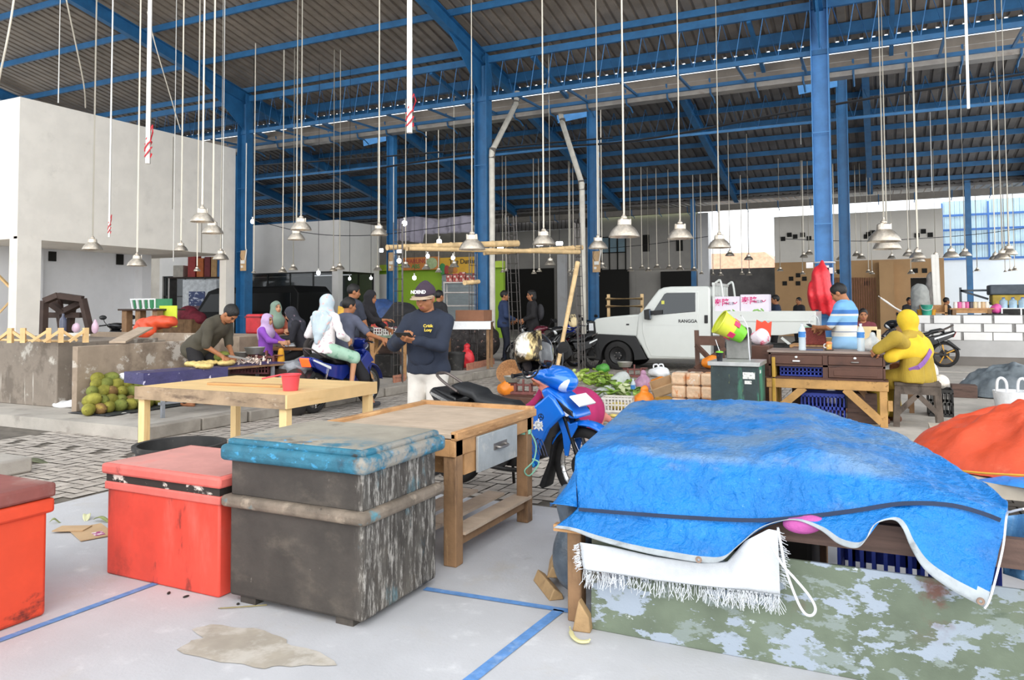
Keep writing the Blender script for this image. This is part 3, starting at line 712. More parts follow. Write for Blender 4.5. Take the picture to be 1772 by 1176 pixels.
mDarkC=M('grimy_dark_crate','#403b36',.75,var=.16,vs=4,layers=[('#625a50',(4,4,6),.52,.75,{'a':.7}),('#3a3530',(3,3,3),.55,.75,{'a':.7}),('#a9a297',(14,14,9),.68,.76,{'a':.7}),
  ('#b3aea6',(40,46,9),.49,.62,{'lim':{'x':(.36,.42)},'a':.85,'d':12,'r':.75}),('#6b6760',(20,20,4),.4,.7,{'lim':{'x':(.36,.42)},'a':.5}),('#4f7f8c',(6,6,3),.56,.7,{'lim':{'x':(.36,.42)},'a':.7}),('#7fa3ab',(10,10,.5),.66,.8,{'a':.5})],bump=.2,bs=25)
mDarkBand=M('crate_band','#75695c',.75,var=.18,vs=8,layers=[('#9b8d7c',(9,9,9),.52,.7),('#3f8fa0',(6,6,6),.55,.68,{'a':.8}),('#2f2a26',(8,8,8),.62,.74)],bump=.3,bs=30)
mBlueLid=M('flaking_blue_lid','#2a6a80',.6,var=.15,vs=8,layers=[('#3f9ac8',(16,16,30),.56,.66,{'a':.8}),('#1f5468',(9,9,9),.56,.7),('#3a332c',(7,7,7),.55,.62,{'lim':{'x':(.25,.42)}}),('#8f8a80',(6,6,6),.40,.55,{'lim':{'x':(.38,.43)}})],bump=.35,bs=26)
mLidTop=M('dusty_lid_top','#9a9385',.8,var=.1,vs=4,layers=[('#2f6f86',(3,3,3),.46,.62,{'lim':{'y':(.0,-.3)}}),('#39a5dc',(10,10,10),.56,.62,{'lim':{'y':(-.16,-.3)}}),('#5b5348',(5,5,5),.6,.7,{'a':.7})],bump=.15,bs=25)
t=thing('fish_crate','tall dark grimy crate with flaking blue lid','crate',(-2.575,3.2,0)); hx,hy=.415,.325
MB().bx(-hx,hx,-hy,hy,.03,.50).build('body',mDarkC,t,bevel=.018)
MB().bx(-hx-.035,hx+.035,-hy-.035,hy+.035,.475,.535).build('band',mDarkBand,t,bevel=.022,seg=3)
MB().bx(-hx+.004,hx-.004,-hy+.004,hy-.004,.53,.72).build('upper_body',mDarkC,t,bevel=.01)
lid=MB().bx(-hx-.04,hx+.04,-hy-.04,hy+.04,.708,.79).build('lid',mBlueLid,t,bevel=.026,seg=3)
MB().bx(-hx-.012,hx+.012,-hy-.012,hy+.012,.78,.818).build('lid_step',mBlueLid,lid,bevel=.016,seg=3)
MB().bx(-hx+.01,hx-.01,-hy+.01,hy-.01,.8165,.8215).build('lid_top',mLidTop,lid)
for x,y in ((-.3,-.26),(.3,-.26),(-.3,.26),(.3,.26)): MB().bx(x-.05,x+.05,y-.05,y+.05,0,.04).build('foot',mDarkC,t)
# black tub behind the red crate
t=thing('plastic_tub','black round tub rim showing behind the red crate','tub',(-4.66,4.0,0))
tb=M('black_rubber','#2b2a29',.6,var=.2,vs=9,layers=[('#6d675f',8,.58,.7,{'a':.6})])
MB().lathe([(0,.01),(.22,.01),(.26,.03),(.30,.455),(.325,.46),(.325,.485),(.29,.485),(.25,.05),(0,.04)],n=36).build('tub',tb,t)
# ================================================================ tables
mPine=M('fresh_pine','#e8c48a',.6,var=.06,vs=2,st=(1,8,8),layers=[('#d3a566',(1.5,16,16),.55,.75,{'a':.6})],bump=.04,bs=20)
mPineY=M('pine_along','#e6c189',.6,var=.06,vs=2,layers=[('#cf9f60',(16,1.2,16),.55,.75,{'a':.6})])
mPineZ=M('pine_post','#efcf95',.6,var=.05,vs=2,layers=[('#d5a76b',(20,20,1.5),.55,.75,{'a':.7})])
mOldP=M('stained_plank','#a58d72',.75,var=.15,vs=5,layers=[('#6b5848',(3,9,14),.54,.7),('#b8a58f',(8,8,20),.6,.75)],bump=.15)
mDryW=M('grey_plywood','#b9a590',.8,var=.08,vs=4,layers=[('#94806c',(2,10,6),.52,.75,{'a':.7}),('#d0bfaa',(3,14,6),.58,.75,{'a':.6})],bump=.1)
mOldW=M('old_brown_wood','#8a6a4b',.75,var=.15,vs=5,layers=[('#5d442f',(12,12,2),.54,.72),('#b08f68',(14,14,2.5),.6,.75)],bump=.2,bs=20)
mOldWh=M('old_edge_wood','#b88b5c',.7,var=.12,vs=6,layers=[('#8a6037',(12,2,12),.55,.72),('#d6ab78',(10,2,14),.6,.75)],bump=.15)
mZinc=M('worn_zinc_front','#a9adad',.55,.2,var=.08,vs=6,layers=[('#c3c2bb',(8,8,8),.55,.7),('#86847e',(10,10,3),.6,.72)])
mMet=M('dull_metal','#8f8a86',.4,.8,var=.1)
# light pine table
t=thing('pine_table','new pale pine table carrying the red dipper','table',(-5.39,5.53,0)); hx,hy=.92,.62
MB().bx(-hx,hx,-hy,hy,.72,.745).build('tabletop',mPine,t,bevel=.003)
MB().bx(-hx,hx,-hy-.02,-hy,.63,.748).build('front_apron',mOldP,t)
MB().bx(hx,hx+.02,-hy-.02,hy,.635,.75).build('side_apron',mPineY,t)
MB().bx(-hx,hx,hy-.02,hy,.63,.72).build('rear_apron',mPine,t)
for x,y in ((-hx+.05,-hy+.05),(hx-.06,-hy+.05),(-hx+.05,hy-.06),(hx-.05,hy-.06)): MB().bx(x-.04,x+.04,y-.035,y+.035,0,.72).build('leg',mPineZ,t,bevel=.004)
o=MB().bx(-.42,.42,-.045,.045,0,.022).build('plank',M('brown_plank','#c59763',.65,var=.1,vs=3,st=(1,9,9)),bevel=.003)
tag(loc(o,(-5.38,5.36,.746),R(6)),'loose brown plank lying on the pale pine table','plank')
mDip=M('red_plastic','#e04b55',.4,var=.05,layers=[('#c98f8e',8,.6,.75,{'a':.5})])
t=thing('water_dipper','red plastic dipper on the pale pine table','dipper',WD(503,660,6.75),R(205))
t.location.z=.747; k=.95
MB().lathe([(0,.005),(.068*k,.0),(.085*k,.13),(.098*k,.135),(.098*k,.146),(.082*k,.146),(.066*k,.012),(0,.012)],n=28).build('cup',mDip,t)
MB().beam((.09,0,.138),(.25,.02,.105),.03,.014).build('handle',mDip,t,bevel=.005)
# work table with drawer
t=thing('work_table','worn wooden work table with grey drawer front right of the dark crate','table',(-2.635,4.31,0)); hx,hy=.45,.545
MB().bx(-hx,hx,-hy,hy,.725,.755).build('tabletop',mDryW,t,bevel=.004)
for nm,a in (('rim',(hx-.03,hx+.015,-hy,hy+.02,.715,.765)),('rim',(-hx-.02,hx,hy-.02,hy+.025,.735,.782)),('rim',(-hx-.02,-hx+.03,-hy,hy,.735,.778)),('apron',(hx-.04,hx-.003,-hy+.002,hy-.002,.62,.715)),('apron',(-hx,hx,hy-.03,hy,.62,.72)),('apron',(-hx,hx-.006,-hy+.004,-hy+.03,.62,.72))):
    MB().bx(*a).build(nm,mOldWh,t,bevel=.005)
for x,y in ((hx-.045,-hy+.055),(hx-.045,hy-.06),(-hx+.05,-hy+.05),(-hx+.05,hy-.05)): MB().bx(x-.042,x+.042,y-.042,y+.042,0,.72).build('leg',mOldW,t,bevel=.006)
for x in (-hx+.05,hx-.045): MB().bx(x-.02,x+.02,-hy+.05,hy-.05,.1,.16).build('stretcher',mOldW,t)
for k in range(4): MB().bx(-hx+.05+.1+k*.21,-hx+.05+.23+k*.21,-hy+.1,hy-.06,.162,.18).build('shelf_slat',mDryW,t)
dr=MB().bx(-.2,hx-.01,-.42,.22,.5,.7).build('drawer',mOldWh,t)
MB().bx(hx,hx+.018,-.3,.24,.49,.705).build('drawer_front',mZinc,dr,bevel=.003)
mb=MB().tube(smooth_path([(hx+.018,-.07,.61),(hx+.05,-.06,.605),(hx+.05,.04,.605),(hx+.018,.05,.61)],5),.008,8); mb.bx(hx+.016,hx+.022,-.1,.08,.59,.63); mb.build('handle',mMet,dr)
x=hx-.045;y=hy-.06
mb=MB()
for k in range(3): mb.tube([(x+.046*math.cos(a),y+.046*math.sin(a),.605+k*.01) for a in np.linspace(0,2*PI,17)],.006,6)
mb.tube(smooth_path([(x+.05,y,.61),(x+.08,y+.02,.52),(x+.07,y+.0,.42),(x+.03,y-.06,.36),(x+.05,y-.02,.32),(x+.1,y+.02,.4),(x+.06,y,.43)]),.005,6)
tag(loc(mb.build('string',M('mint_string','#8fd0b4',.6,var=.1)),(-2.635,4.31,0)),'mint green string tied round the work table leg','string')
# ================================================================ the tarp stall
mBoard=M('flaking_painted_board','#66715f',.7,var=.14,vs=3,layers=[('#98a3b0',(3.6,1,8.5),.515,.535,{'d':12,'r':.66,'lim':{'x':(.55,-.35)}}),('#7f8a85',(5,1,11),.57,.60,{'d':12,'r':.66,'lim':{'x':(.9,.3)},'off':9}),('#6b4a40',(2.4,1,3),.57,.68,{'lim':{'z':(.15,.35)}}),('#85705f',(2.2,1,3),.42,.66,{'off':4,'a':.85,'lim':{'x':(-.1,.6)}}),('#4d5a4c',(3,1,7),.58,.68,{'a':.8,'off':7}),('#c6ccd0',(9,1,14),.68,.72,{'off':2})],bump=.15,bs=22)
mDkW=M('dark_stall_wood','#5f4a41',.75,var=.15,vs=4,st=(1,6,10),layers=[('#3c2d28',(2,9,16),.54,.72)],bump=.2)
t=thing('market_stall','wooden market stall table under the big blue tarp','stall',(0,0,0))
MB().bx(-1.24,.36,3.44,4.4,.6,.64).build('tabletop',mDkW,t)
MB().bx(-1.26,1.6,3.40,3.44,.49,.60).build('front_beam',mDkW,t)
MB().bx(-1.35,-1.28,3.375,3.445,0,.43).build('leg',mOldW,t,bevel=.006)
for x,y,mt in ((-1.3,5.15,mOldW),(1.45,3.5,mOldW),(-.3,4.3,mOldW)): MB().bx(x-.035,x+.035,y-.035,y+.035,0,.6).build('leg',mt,t,bevel=.006)
MB().bx(-1.40,-1.18,3.33,3.375,.425,.455).build('cross_piece',mOldWh,t)
MB().bx(-1.4,1.5,3.6,3.66,.08,.16).build('stretcher',mDkW,t)
o=MB().box((0,0,.215),(3.3,.018,.43)).build('painted_board',mBoard,bevel=.003)
tag(loc(o,(.43,3.345,0)),'board with flaking green and grey paint leaning on the blue tarp stall','board'); o.rotation_euler=(-.05,0,0)
mCrB=M('blue_crate_plastic','#2b3f9e',.5,var=.06)
def crate(nm,lb,p,rz,sx,sy,sz,mat,grp=None,slots=7):
    t=thing(nm,lb,'crate',p,rz,grp); w=.012
    for (ax,off,L) in (('x',-sy/2,sx),('x',sy/2,sx),('y',-sx/2,sy),('y',sx/2,sy)):
        mb=MB()
        def b(u0,u1,z0,z1):
            if ax=='x': mb.bx(u0,u1,off-w/2,off+w/2,z0,z1)
            else: mb.bx(off-w/2,off+w/2,u0,u1,z0,z1)
        b(-L/2,L/2,0,.14*sz); b(-L/2,L/2,.44*sz,.54*sz); b(-L/2,L/2,.86*sz,sz); n=max(3,int(L/.045))
        for k in range(n+1):
            u=-L/2+L*k/n; b(u-.008 if k else u,u+.008 if k<n else u,.1*sz,.9*sz)
        mb.build('side_panel',mat,t)
    MB().bx(-sx/2,sx/2,-sy/2,sy/2,0,.012).build('bottom',mat,t); return t
crate('plastic_crate','blue plastic crate in the dark gap under the blue tarp stall',(.12,3.85,.0),0,.6,.4,.56,mCrB)
o=MB().bx(-1.2,-.3,3.75,4.6,0,.5).build('dark_box',M('black_box','#221d1b',.8,var=.1),bevel=.02); tag(o,'black box added to darken the space under the blue tarp stall','box')  # black filler added to keep the space under the stall dark
# tarp
def mkrow(pts): return [WY(*q) for q in pts]
rows=[
 mkrow([(1100,695,5.3),(1180,692,5.3),(1300,693,5.3),(1390,701,5.25),(1440,716,5.05),(1500,735,4.8),(1560,753,4.5),(1640,800,4.1),(1700,838,3.8),(1742,868,3.52)]),
 mkrow([(1050,735,4.2),(1180,738,4.2),(1300,742,4.2),(1390,735,4.25),(1430,752,4.15),(1500,770,4.05),(1560,792,3.9),(1640,828,3.75),(1700,856,3.6),(1744,878,3.46)]),
 mkrow([(996,788,3.5),(1080,776,3.52),(1180,786,3.5),(1300,792,3.48),(1370,780,3.52),(1440,785,3.5),(1520,812,3.46),(1600,842,3.44),(1670,862,3.42),(1744,886,3.4)]),
 mkrow([(1000,878,3.36),(1090,885,3.355),(1190,892,3.35),(1310,897,3.35),(1400,890,3.35),(1480,880,3.35),(1560,868,3.36),(1640,870,3.36),(1700,885,3.36),(1742,902,3.36)]),
 mkrow([(958,913,3.32),(990,918,3.3),(1030,933,3.27),(1090,950,3.25),(1150,963,3.24),(1215,973,3.235),(1248,970,3.24),(1275,946,3.26),(1310,916,3.29),(1345,902,3.3),(1380,900,3.3),(1420,917,3.27),(1450,940,3.24),(1480,948,3.22),(1496,936,3.22),(1512,908,3.26),(1545,899,3.29),(1562,914,3.27),(1576,947,3.24),(1600,985,3.22),(1640,1016,3.21),(1675,1036,3.2),(1706,1052,3.2)])]
def resample(pts,n,key):
    xs=[(q.x-pts[0].x)/(pts[-1].x-pts[0].x) for q in pts]; us=np.linspace(0,1,n)
    sp=smooth_path(pts,6); 
    sx=[(q.x-pts[0].x)/(pts[-1].x-pts[0].x) for q in sp]
    return [V((interp(sx,[q.x for q in sp],u),interp(sx,[q.y for q in sp],u),interp(sx,[q.z for q in sp],u))) for u in us]
NU=230; RW=[resample(r,NU,0) for r in rows]
back=[V((q.x,q.y+.12,max(.45,q.z-.3))) for q in RW[0]]
RW=[back]+RW
VV=[];SUB=(5,16,18,20,20)
for k in range(5):
    a,b=RW[k],RW[k+1]; p0=RW[max(k-1,0)]; p3=RW[min(k+2,5)]
    for j in range(SUB[k]):
        tt=j/SUB[k]; row=[]
        for i in range(NU):
            l=a[i].lerp(b[i],tt)
            c=.5*((2*a[i])+(b[i]-p0[i])*tt+(2*p0[i]-5*a[i]+4*b[i]-p3[i])*tt*tt+(3*a[i]-p0[i]-3*b[i]+p3[i])*tt**3)
            row.append(l.lerp(c,.7 if k in(1,2) else .35))
        VV.append(row)
VV.append(RW[5]); NV=len(VV)
vs=[];fs=[]
for j,row in enumerate(VV):
    for i,q in enumerate(row):
        s=6; edge=min(1,(NV-1-j)/9)*min(1,i/4)
        d=(.012*nz(q.x,q.y*1.3,q.z*1.6,5)+.006*nz(q.x,q.y,q.z*1.5,14)-.016*abs(nz(q.x*1.2+q.z,q.y,q.z-q.x,8))-.008*abs(nz(q.x+q.z*.6,q.y*1.2,q.z,21))+.004*nz(q.x,q.y,q.z,34)+.008)*edge
        n=V((0,-.6,.8)) if j<50 else V((0,-1,.1))
        fold=.012*math.sin(q.x*9+q.z*14)*(1 if j>62 else 0)*edge
        vs.append(q+n*(d+fold))
mTarp=M('blue_tarp','#0f7acb',.36,var=.1,vs=4,layers=[('#6f8fae',(2.2,2.2,2.2),.40,.62,{'lim':{'z':(.765,.80)},'a':.8}),('#2f95ea',(9,9,9),.55,.75,{'a':.5}),('#7f93a8',(3,3,6),.6,.75,{'a':.5}),('#8fc4f0',(26,26,40),.66,.74,{'a':.6,'d':9})],bump=1,bs=36,spec=.5)
mHem=M('silver_tarp_hem','#a3aaae',.5,var=.12,vs=6,layers=[('#7d8386',7,.55,.7)],bump=.3,bs=30)
mb=MB()
for j in range(NV-1):
    mb.cur=0
for j in range(NV-1):
    for i in range(NU-1): fs.append((j*NU+i,j*NU+i+1,(j+1)*NU+i+1,(j+1)*NU+i))
mb.add(vs,fs)
mb.mi=[1 if (j>=NV-4 or (i>=NU-6 and j>74)) else 0 for j in range(NV-1) for i in range(NU-1)]
# left flank of the tarp
lt=[vs[j*NU] for j in range(0,NV)]
top=[lt[j] for j in range(5,60)]
o=len(mb.v); nn=len(top); sd=[]
for k,(dx,zf) in enumerate(((0,0),(.0,.35),(.03,.7),(.07,1.0),(.10,1.25))):
    for q in top:
        zz=lerp(q.z,.56,zf); sd.append((q.x-dx+.012*nz(q.y,zz,k,7),q.y-.02*k*(q.y<3.6),zz))
mb.add(sd,[(k*nn+i,k*nn+i+1,(k+1)*nn+i+1,(k+1)*nn+i) for k in range(4) for i in range(nn-1)])
o=mb.build('tarp',[mTarp,mHem],solid=.003,weld=False,angle=80); tag(o,'big blue tarp draped over the goods on the front stall','tarp')
# strap, grommets, rope
rw=[VV[59][i] for i in range(2,NU-2,4)]
mb=MB(); 
for a,b in zip(rw[:-1],rw[1:]): mb.beam(a+V((0,-.028,0)),b+V((0,-.028,0)),.004,.016)
tag(mb.build('strap',M('black_strap','#23324d',.7,var=.1)),'dark strap tied round the blue tarp','strap')
for (x,y,Y,lb) in ((1209,968,3.215,'brass eyelet in the blue tarp hem'),(1697,1040,3.185,'eyelet at the hanging tarp corner')):
    p=WY(x,y,Y); tag(loc(MB().lathe([(.005,0),(.006,.004),(.012,.004),(.014,0)],n=16,ax=Matrix.Rotation(R(90),3,'X')).build('tarp_eyelet',M('eyelet','#a58c7a',.4,.6)),p),lb,'eyelet')
mRope=M('white_rope','#d5d7da',.7,var=.04)
def rope(pts,r,lb,mat=None,nm='rope'): return tag(MB().tube(smooth_path([WY(*q) for q in pts],8),r,7).build(nm,mat or mRope),lb,'rope')
rope([(1346,912,3.25),(1352,945,3.24),(1360,985,3.23),(1378,1035,3.21),(1392,1060,3.21),(1405,1064,3.21),(1411,1052,3.21),(1400,1030,3.21),(1375,1000,3.22),(1355,978,3.23),(1335,945,3.25)],.0055,'white rope loop hanging from the blue tarp')
rope([(1772,880,3.1),(1750,885,3.2),(1742,892,3.3),(1735,950,3.25),(1715,1030,3.19),(1704,1052,3.19)],.004,'thin cord along the hanging right edge of the blue tarp')
# white woven sack with frayed edge
mSack=M('white_sack','#cfd3d7',.8,var=.03,vs=30,bump=.25,bs=220)
ts=[(1004,938),(1060,946),(1130,962),(1210,974),(1258,972),(1290,935),(1330,915),(1346,918)]; bs_=[(1010,985),(1062,992),(1135,1004),(1215,1013),(1262,1018),(1296,1021),(1330,1026),(1350,1028)]
def sk(u,v):
    i=u*7; k=min(6,int(i)); f=i-k
    a=V((lerp(ts[k][0],ts[k+1][0],f),lerp(ts[k][1],ts[k+1][1],f),0)); b=V((lerp(bs_[k][0],bs_[k+1][0],f),lerp(bs_[k][1],bs_[k+1][1],f),0))
    q=a.lerp(b,v); return WY(q.x,q.y,3.296+.01*math.sin(u*14+v*3)-.018*v*0)
t=thing('woven_sack','white woven sack with frayed edge hanging below the blue tarp','sack'); MB().grid(sk,60,14).build('cloth',mSack,t,solid=.002)
mb=MB(); random.seed(5)
def strand(p,L,dr):
    pts=[p]; q=p.copy(); d=V(dr)
    for k in range(4): d=(d+V((random.uniform(-.5,.5),random.uniform(-.25,.1),random.uniform(-.25,.2)))*.8).normalized(); q=q+d*L/4; pts.append(q.copy())
    mb.tube(pts,.0013,3,False)
for i in range(330): p=sk(random.random(),1); p.y-.003; strand(p+V((0,-.004,0)),random.uniform(.035,.085),(0,0,-1))
for i in range(60): p=sk(0,random.random()); strand(p,random.uniform(.02,.05),(-1,0,-.3))
for i in range(60): p=sk(1,random.random()*.8); strand(p,random.uniform(.02,.05),(1,0,-.3))
fr=mb.build('fringe',mSack,t)
p=WY(1385,908,3.33); sdf=MB(); sdf_mesh(sdf,[('e',(0,0,0),(.07,.03,.035)),('e',(.05,0,.02),(.05,.03,.03))],.008,.02); tag(loc(sdf.build('pink_cloth',M('pink_cloth','#b5539a',.7,var=.1,bump=.4,bs=40)),p),'pink cloth poking out below the tarp hem','cloth')
# second pale tarp at the right edge
def t2(u,v):
    q=WY(lerp(1736,1850,u),lerp(lerp(893,880,u),lerp(992,1030,u),v),3.5+.15*v*0+.04*math.sin(u*9+v*2)); return q
tag(MB().grid(t2,30,14).build('tarp',M('pale_blue_tarp','#5f95c4',.4,var=.12,vs=4,bump=.4,bs=30),solid=.003),'thin pale blue tarp hanging at the right edge behind the big tarp corner','tarp')
# bits at the stall foot
mb=MB(); sdf_mesh(mb,[('e',(0,0,.16),(.10,.10,.17)),('e',(.05,.02,.3),(.09,.08,.1)),('e',(-.02,0,.42),(.06,.06,.1))],.015,.05)
tag(loc(mb.build('rubbish_bag',M('grey_plastic_bag','#56606a',.3,var=.2,vs=6,bump=.6,bs=14)),(-1.42,3.62,.06)),'dark grey plastic bag behind the stall leg','bag')
mFire=M('split_firewood','#a98a62',.75,var=.12,vs=6,layers=[('#7a5a3c',(9,9,2),.55,.7)],bump=.3)
def wedge(lb,p,rz,L,w,h,tilt=0):
    o=MB().prism([(0,0),(w,0),(w*.9,h*.5),(w*.35,h)],0,L,'xz').build('firewood',mFire,bevel=.006); o.location=p; o.rotation_euler=(tilt,0,rz); return tag(o,lb,'firewood','split firewood at the stall foot')
wedge('pointed piece of firewood standing against the painted board',W(990,1092),R(8),.06,.085,.14)
wedge('firewood lying behind the stall leg bottom',W(950,1040),R(40),.3,.08,.06)
wedge('firewood resting on the lower log behind the stall leg',W(946,1018)+V((0,0,.055)),R(20),.28,.08,.06)
pts=[W(986,1084,.012),W(991,1100,.012),W(1003,1109,.012),W(1017,1109,.012),W(1021,1105,.02)]
tag(MB().tube(smooth_path(pts,5),[.004]*3+[.011]*14+[.006]*4,8,sq=.6).build('banana_peel',M('peel','#d6cf9a',.6,var=.1)),'pale banana peel on the floor before the firewood','peel')
mb=MB(); mb.box((0,0,.004),(.34,.2,.006)); o=mb.build('cardboard',M('cardboard','#c2a27c',.8,var=.06,vs=4)); tag(loc(o,W(158,922)+V((0,0,.004)),R(-22)),'flattened brown cardboard with printed label on the floor between the red crates','cardboard')
lb_=MB().box((.09,.02,.009),(.09,.06,.002)).build('printed_label',M('magenta_print','#b04a86',.7,layers=[('#e6d9d8',30,.5,.55)]),o)
o=MB().box((0,0,.004),(.2,.12,.006)).build('cardboard',MATS['cardboard']); tag(loc(o,W(125,918)+V((0,0,.012)),R(28)),'smaller torn cardboard flap left of the flattened cardboard','cardboard')
mLeaf=M('husk_leaf','#9aa368',.6,var=.15,vs=8)
def leaf(lb,p,rz,L,wd,mat=None,grp='leaf scraps'):
    def f(u,v):
        s=math.sin(PI*min(.98,max(.02,u)))**.7; return (L*(u-.5),wd*(v-.5)*s,.012+.02*abs(v-.5)*s+.015*math.sin(u*5))
    return tag(loc(MB().grid(f,12,5).build('leaf_scrap',mat or mLeaf,solid=.002),p,rz),lb,'leaf',grp)
leaf('green husk leaf at the far side of the cardboard',W(178,903),R(10),.16,.04); leaf('pale husk scrap beside the cardboard',W(150,898),R(-40),.12,.05,M('pale_husk','#d3d3a9',.6))
leaf('grey green leaf pile scrap beside the concrete ramp',W(58,800),R(20),.3,.12,M('dull_leaf','#6f7358',.7,var=.2)); leaf('small leaf scrap left of the cardboard',W(96,905),R(60),.07,.03)
pts=[W(378,1052,.005),W(410,1050,.008),W(462,1046,.005)]; tag(MB().tube(smooth_path(pts,6),.003,6).build('twig',M('twig','#8a7f55',.8)),'thin twig on the floor before the dark crate','twig')
for x,y,lb in ((292,1027,'dark scrap on the floor left of the twig'),(322,1033,'second dark scrap on the floor left of the twig'),(412,1046,'dark seed beside the twig')):
    tag(loc(MB().ell((0,0,.005),(.018 if x<400 else .01,.008,.005)).build('scrap',M('scrap','#2a2622',.9)),W(x,y),random.random()*3),lb,'scrap')
# ================================================================ orange tarp stall on the right
t=thing('low_stall','low concrete edged stall under the orange tarp','stall',(0,0,0))
MB().bx(.35,3.2,4.9,7.2,.42,.5).build('tabletop',M('pale_plank','#b8ad9c',.8,var=.1,vs=3,bump=.1),t)
for x in (.5,1.6,2.9):
    for y in (5.05,7.0): MB().bx(x-.05,x+.05,y-.05,y+.05,0,.42).build('leg',mOldW,t)
mOr=M('orange_tarp','#d9512e',.42,var=.06,vs=4,layers=[('#d14a26',3,.55,.75,{'a':.5}),('#f48a66',7,.6,.8,{'a':.5})],bump=.4,bs=14)
def heap(cx,cy,rx,ry,h,z0,seed,mat,lb,nm='tarp',ex=1.6,cat='tarp',fold=.05,parent=None):
    def f(u,v):
        a=2*PI*u; r=v; 
        R_=1+.08*nz(math.cos(a)*1.5,math.sin(a)*1.5,seed)
        x=cx+rx*r*R_*math.cos(a); y=cy+ry*r*R_*math.sin(a)
        z=z0+h*max(0,(1-r**ex))**.8*(1+.12*nz(x,y,seed,3))
        z+=fold*nz(x*1.5,y*1.5,seed+z,4)*r*(1.1-r)*2+.02*nz(x,y,seed,11)*min(1,(1-r)*4)+fold*.5*abs(nz(x,y,seed+3,6))*min(1,(1-r)*5)
        return (x,y,max(z0,z))
    return tag(MB().grid(f,90,40,True).build(nm,mat,angle=70),lb,cat)
heap(1.12,5.65,.98,.82,.42,.505,1.3,mOr,'orange tarp heaped over goods right of the blue tarp',fold=.11)
heap(1.95,6.35,.95,.8,.42,.505,6.1,mOr,'rear orange tarp hump at the right edge',fold=.1)
heap(1.0,4.98,.5,.16,.06,.5,2.2,M('blue_tarp_fold','#2f86d8',.4,var=.12,bump=.5,bs=20),'folded blue tarp edge under the orange tarp',fold=.03)
tag(MB().tube(smooth_path([WY(1640,812,5.0),WY(1700,818,4.86),WY(1772,822,4.8)],8),.006,6).build('rope',M('yellow_cord','#e0a93a',.6)),'yellow cord along the orange tarp hem','rope')
# ================================================================ motorcycles
mTyre=M('tyre_rubber','#1d1c1c',.8,var=.15,vs=12,bump=.1,bs=60)
mChr=M('chrome','#d9d9d8',.18,.95,var=0)
mBlkP=M('black_plastic','#19191b',.35,var=.1,vs=8)
mSeat=M('seat_vinyl','#1c1d1f',.45,var=.1,vs=6)
mEng=M('engine_metal','#3d3b39',.5,.6,var=.2,vs=10)
mBikeB=M('bike_blue','#1272dc',.22,.15,var=.03,coat=.6)
mBikeD=M('bike_dark_blue','#1a2f86',.25,.1,var=.05,coat=.5)
mBikeK=M('bike_black','#161619',.22,.1,var=.05,coat=.6)
mBikeR=M('bike_maroon','#5e1c2c',.25,.1,var=.05,coat=.5)
mLens=M('clear_lens','#e9ecee',.12,.1,var=.05,vs=20,layers=[('#9aa0a4',14,.55,.7)],coat=.5)
mTail=M('tail_lens','#c3171b',.2,var=0)
mTailLit=M('tail_lit','#ff3a16',.3,var=.2,vs=60,emit=3.5)
mWhiteP=M('white_plastic','#eceeee',.35,var=.02)
mGold=M('gold_rim','#b98a3a',.3,.8,var=.05)
mHelm=M('helmet_black','#141316',.1,.2,var=0,coat=.8)
mVis=M('gold_visor','#b39f70',.18,.6,var=.1,vs=6,layers=[('#f3ede0',(9,3,2),.46,.58),('#2b2419',(8,3,2.5),.54,.62,{'off':5})])
mMirr=M('mirror_glass','#6f7a88',.05,.9,var=0)
RX=Matrix.Rotation(R(90),3,'X')
def rotq(a): c,s=math.cos(R(a)),math.sin(R(a)); return np.array([[c,0,s],[0,1,0],[-s,0,c]])
def wheel(parent,name,x,rt=.285,rr=.235,w=.075,spokes=True,rim=None,steer=0):
    wh=MB(); n=14
    prof=[(rt-.045+.045*math.cos(a),w/2*math.sin(a)) for a in np.linspace(-2.2,2.2,n)]
    wh.lathe([(rr-.008,-w/2.6)]+prof+[(rr-.008,w/2.6)],n=40,ax=RX); o=wh.build(name,mTyre,parent); o.location=(x,0,rt); o.rotation_euler=(0,0,steer)
    mb=MB(); mb.lathe([(rr-.02,-.025),(rr,-.03),(rr,.03),(rr-.02,.025),(rr-.028,0),(rr-.02,-.025)],n=36,ax=RX); mb.build('rim',rim or mChr,o)
    mb=MB()
    if spokes:
        for k in range(18):
            a=2*PI*k/18; b=a+(.35 if k%2 else -.35); s=.022 if k%2 else -.022
            mb.tube([(math.cos(b)*.04,s,math.sin(b)*.04),(math.cos(a)*(rr-.02),0,math.sin(a)*(rr-.02))],.003,4,False)
    else:
        for k in range(5):
            a=2*PI*k/5; mb.beam((math.cos(a)*.03,0,math.sin(a)*.03),(math.cos(a+.15)*(rr-.01),0,math.sin(a+.15)*(rr-.01)),.025,.03,V((0,1,0)))
    mb.build('spokes',mChr if spokes else (rim or mBlkP),o)
    mb=MB(); mb.cyl((0,-.06,0),(0,.06,0),.04,n=16); mb.cyl((0,-.045,0),(0,-.04,0),.1,n=24); mb.build('hub',mEng,o); return o
def plate_poly(pts,y0,y1,nm,mat,par,bev=.012,sub=0):
    return MB().prism(pts,y0,y1,'xz').build(nm,mat,par,bevel=bev,seg=3)
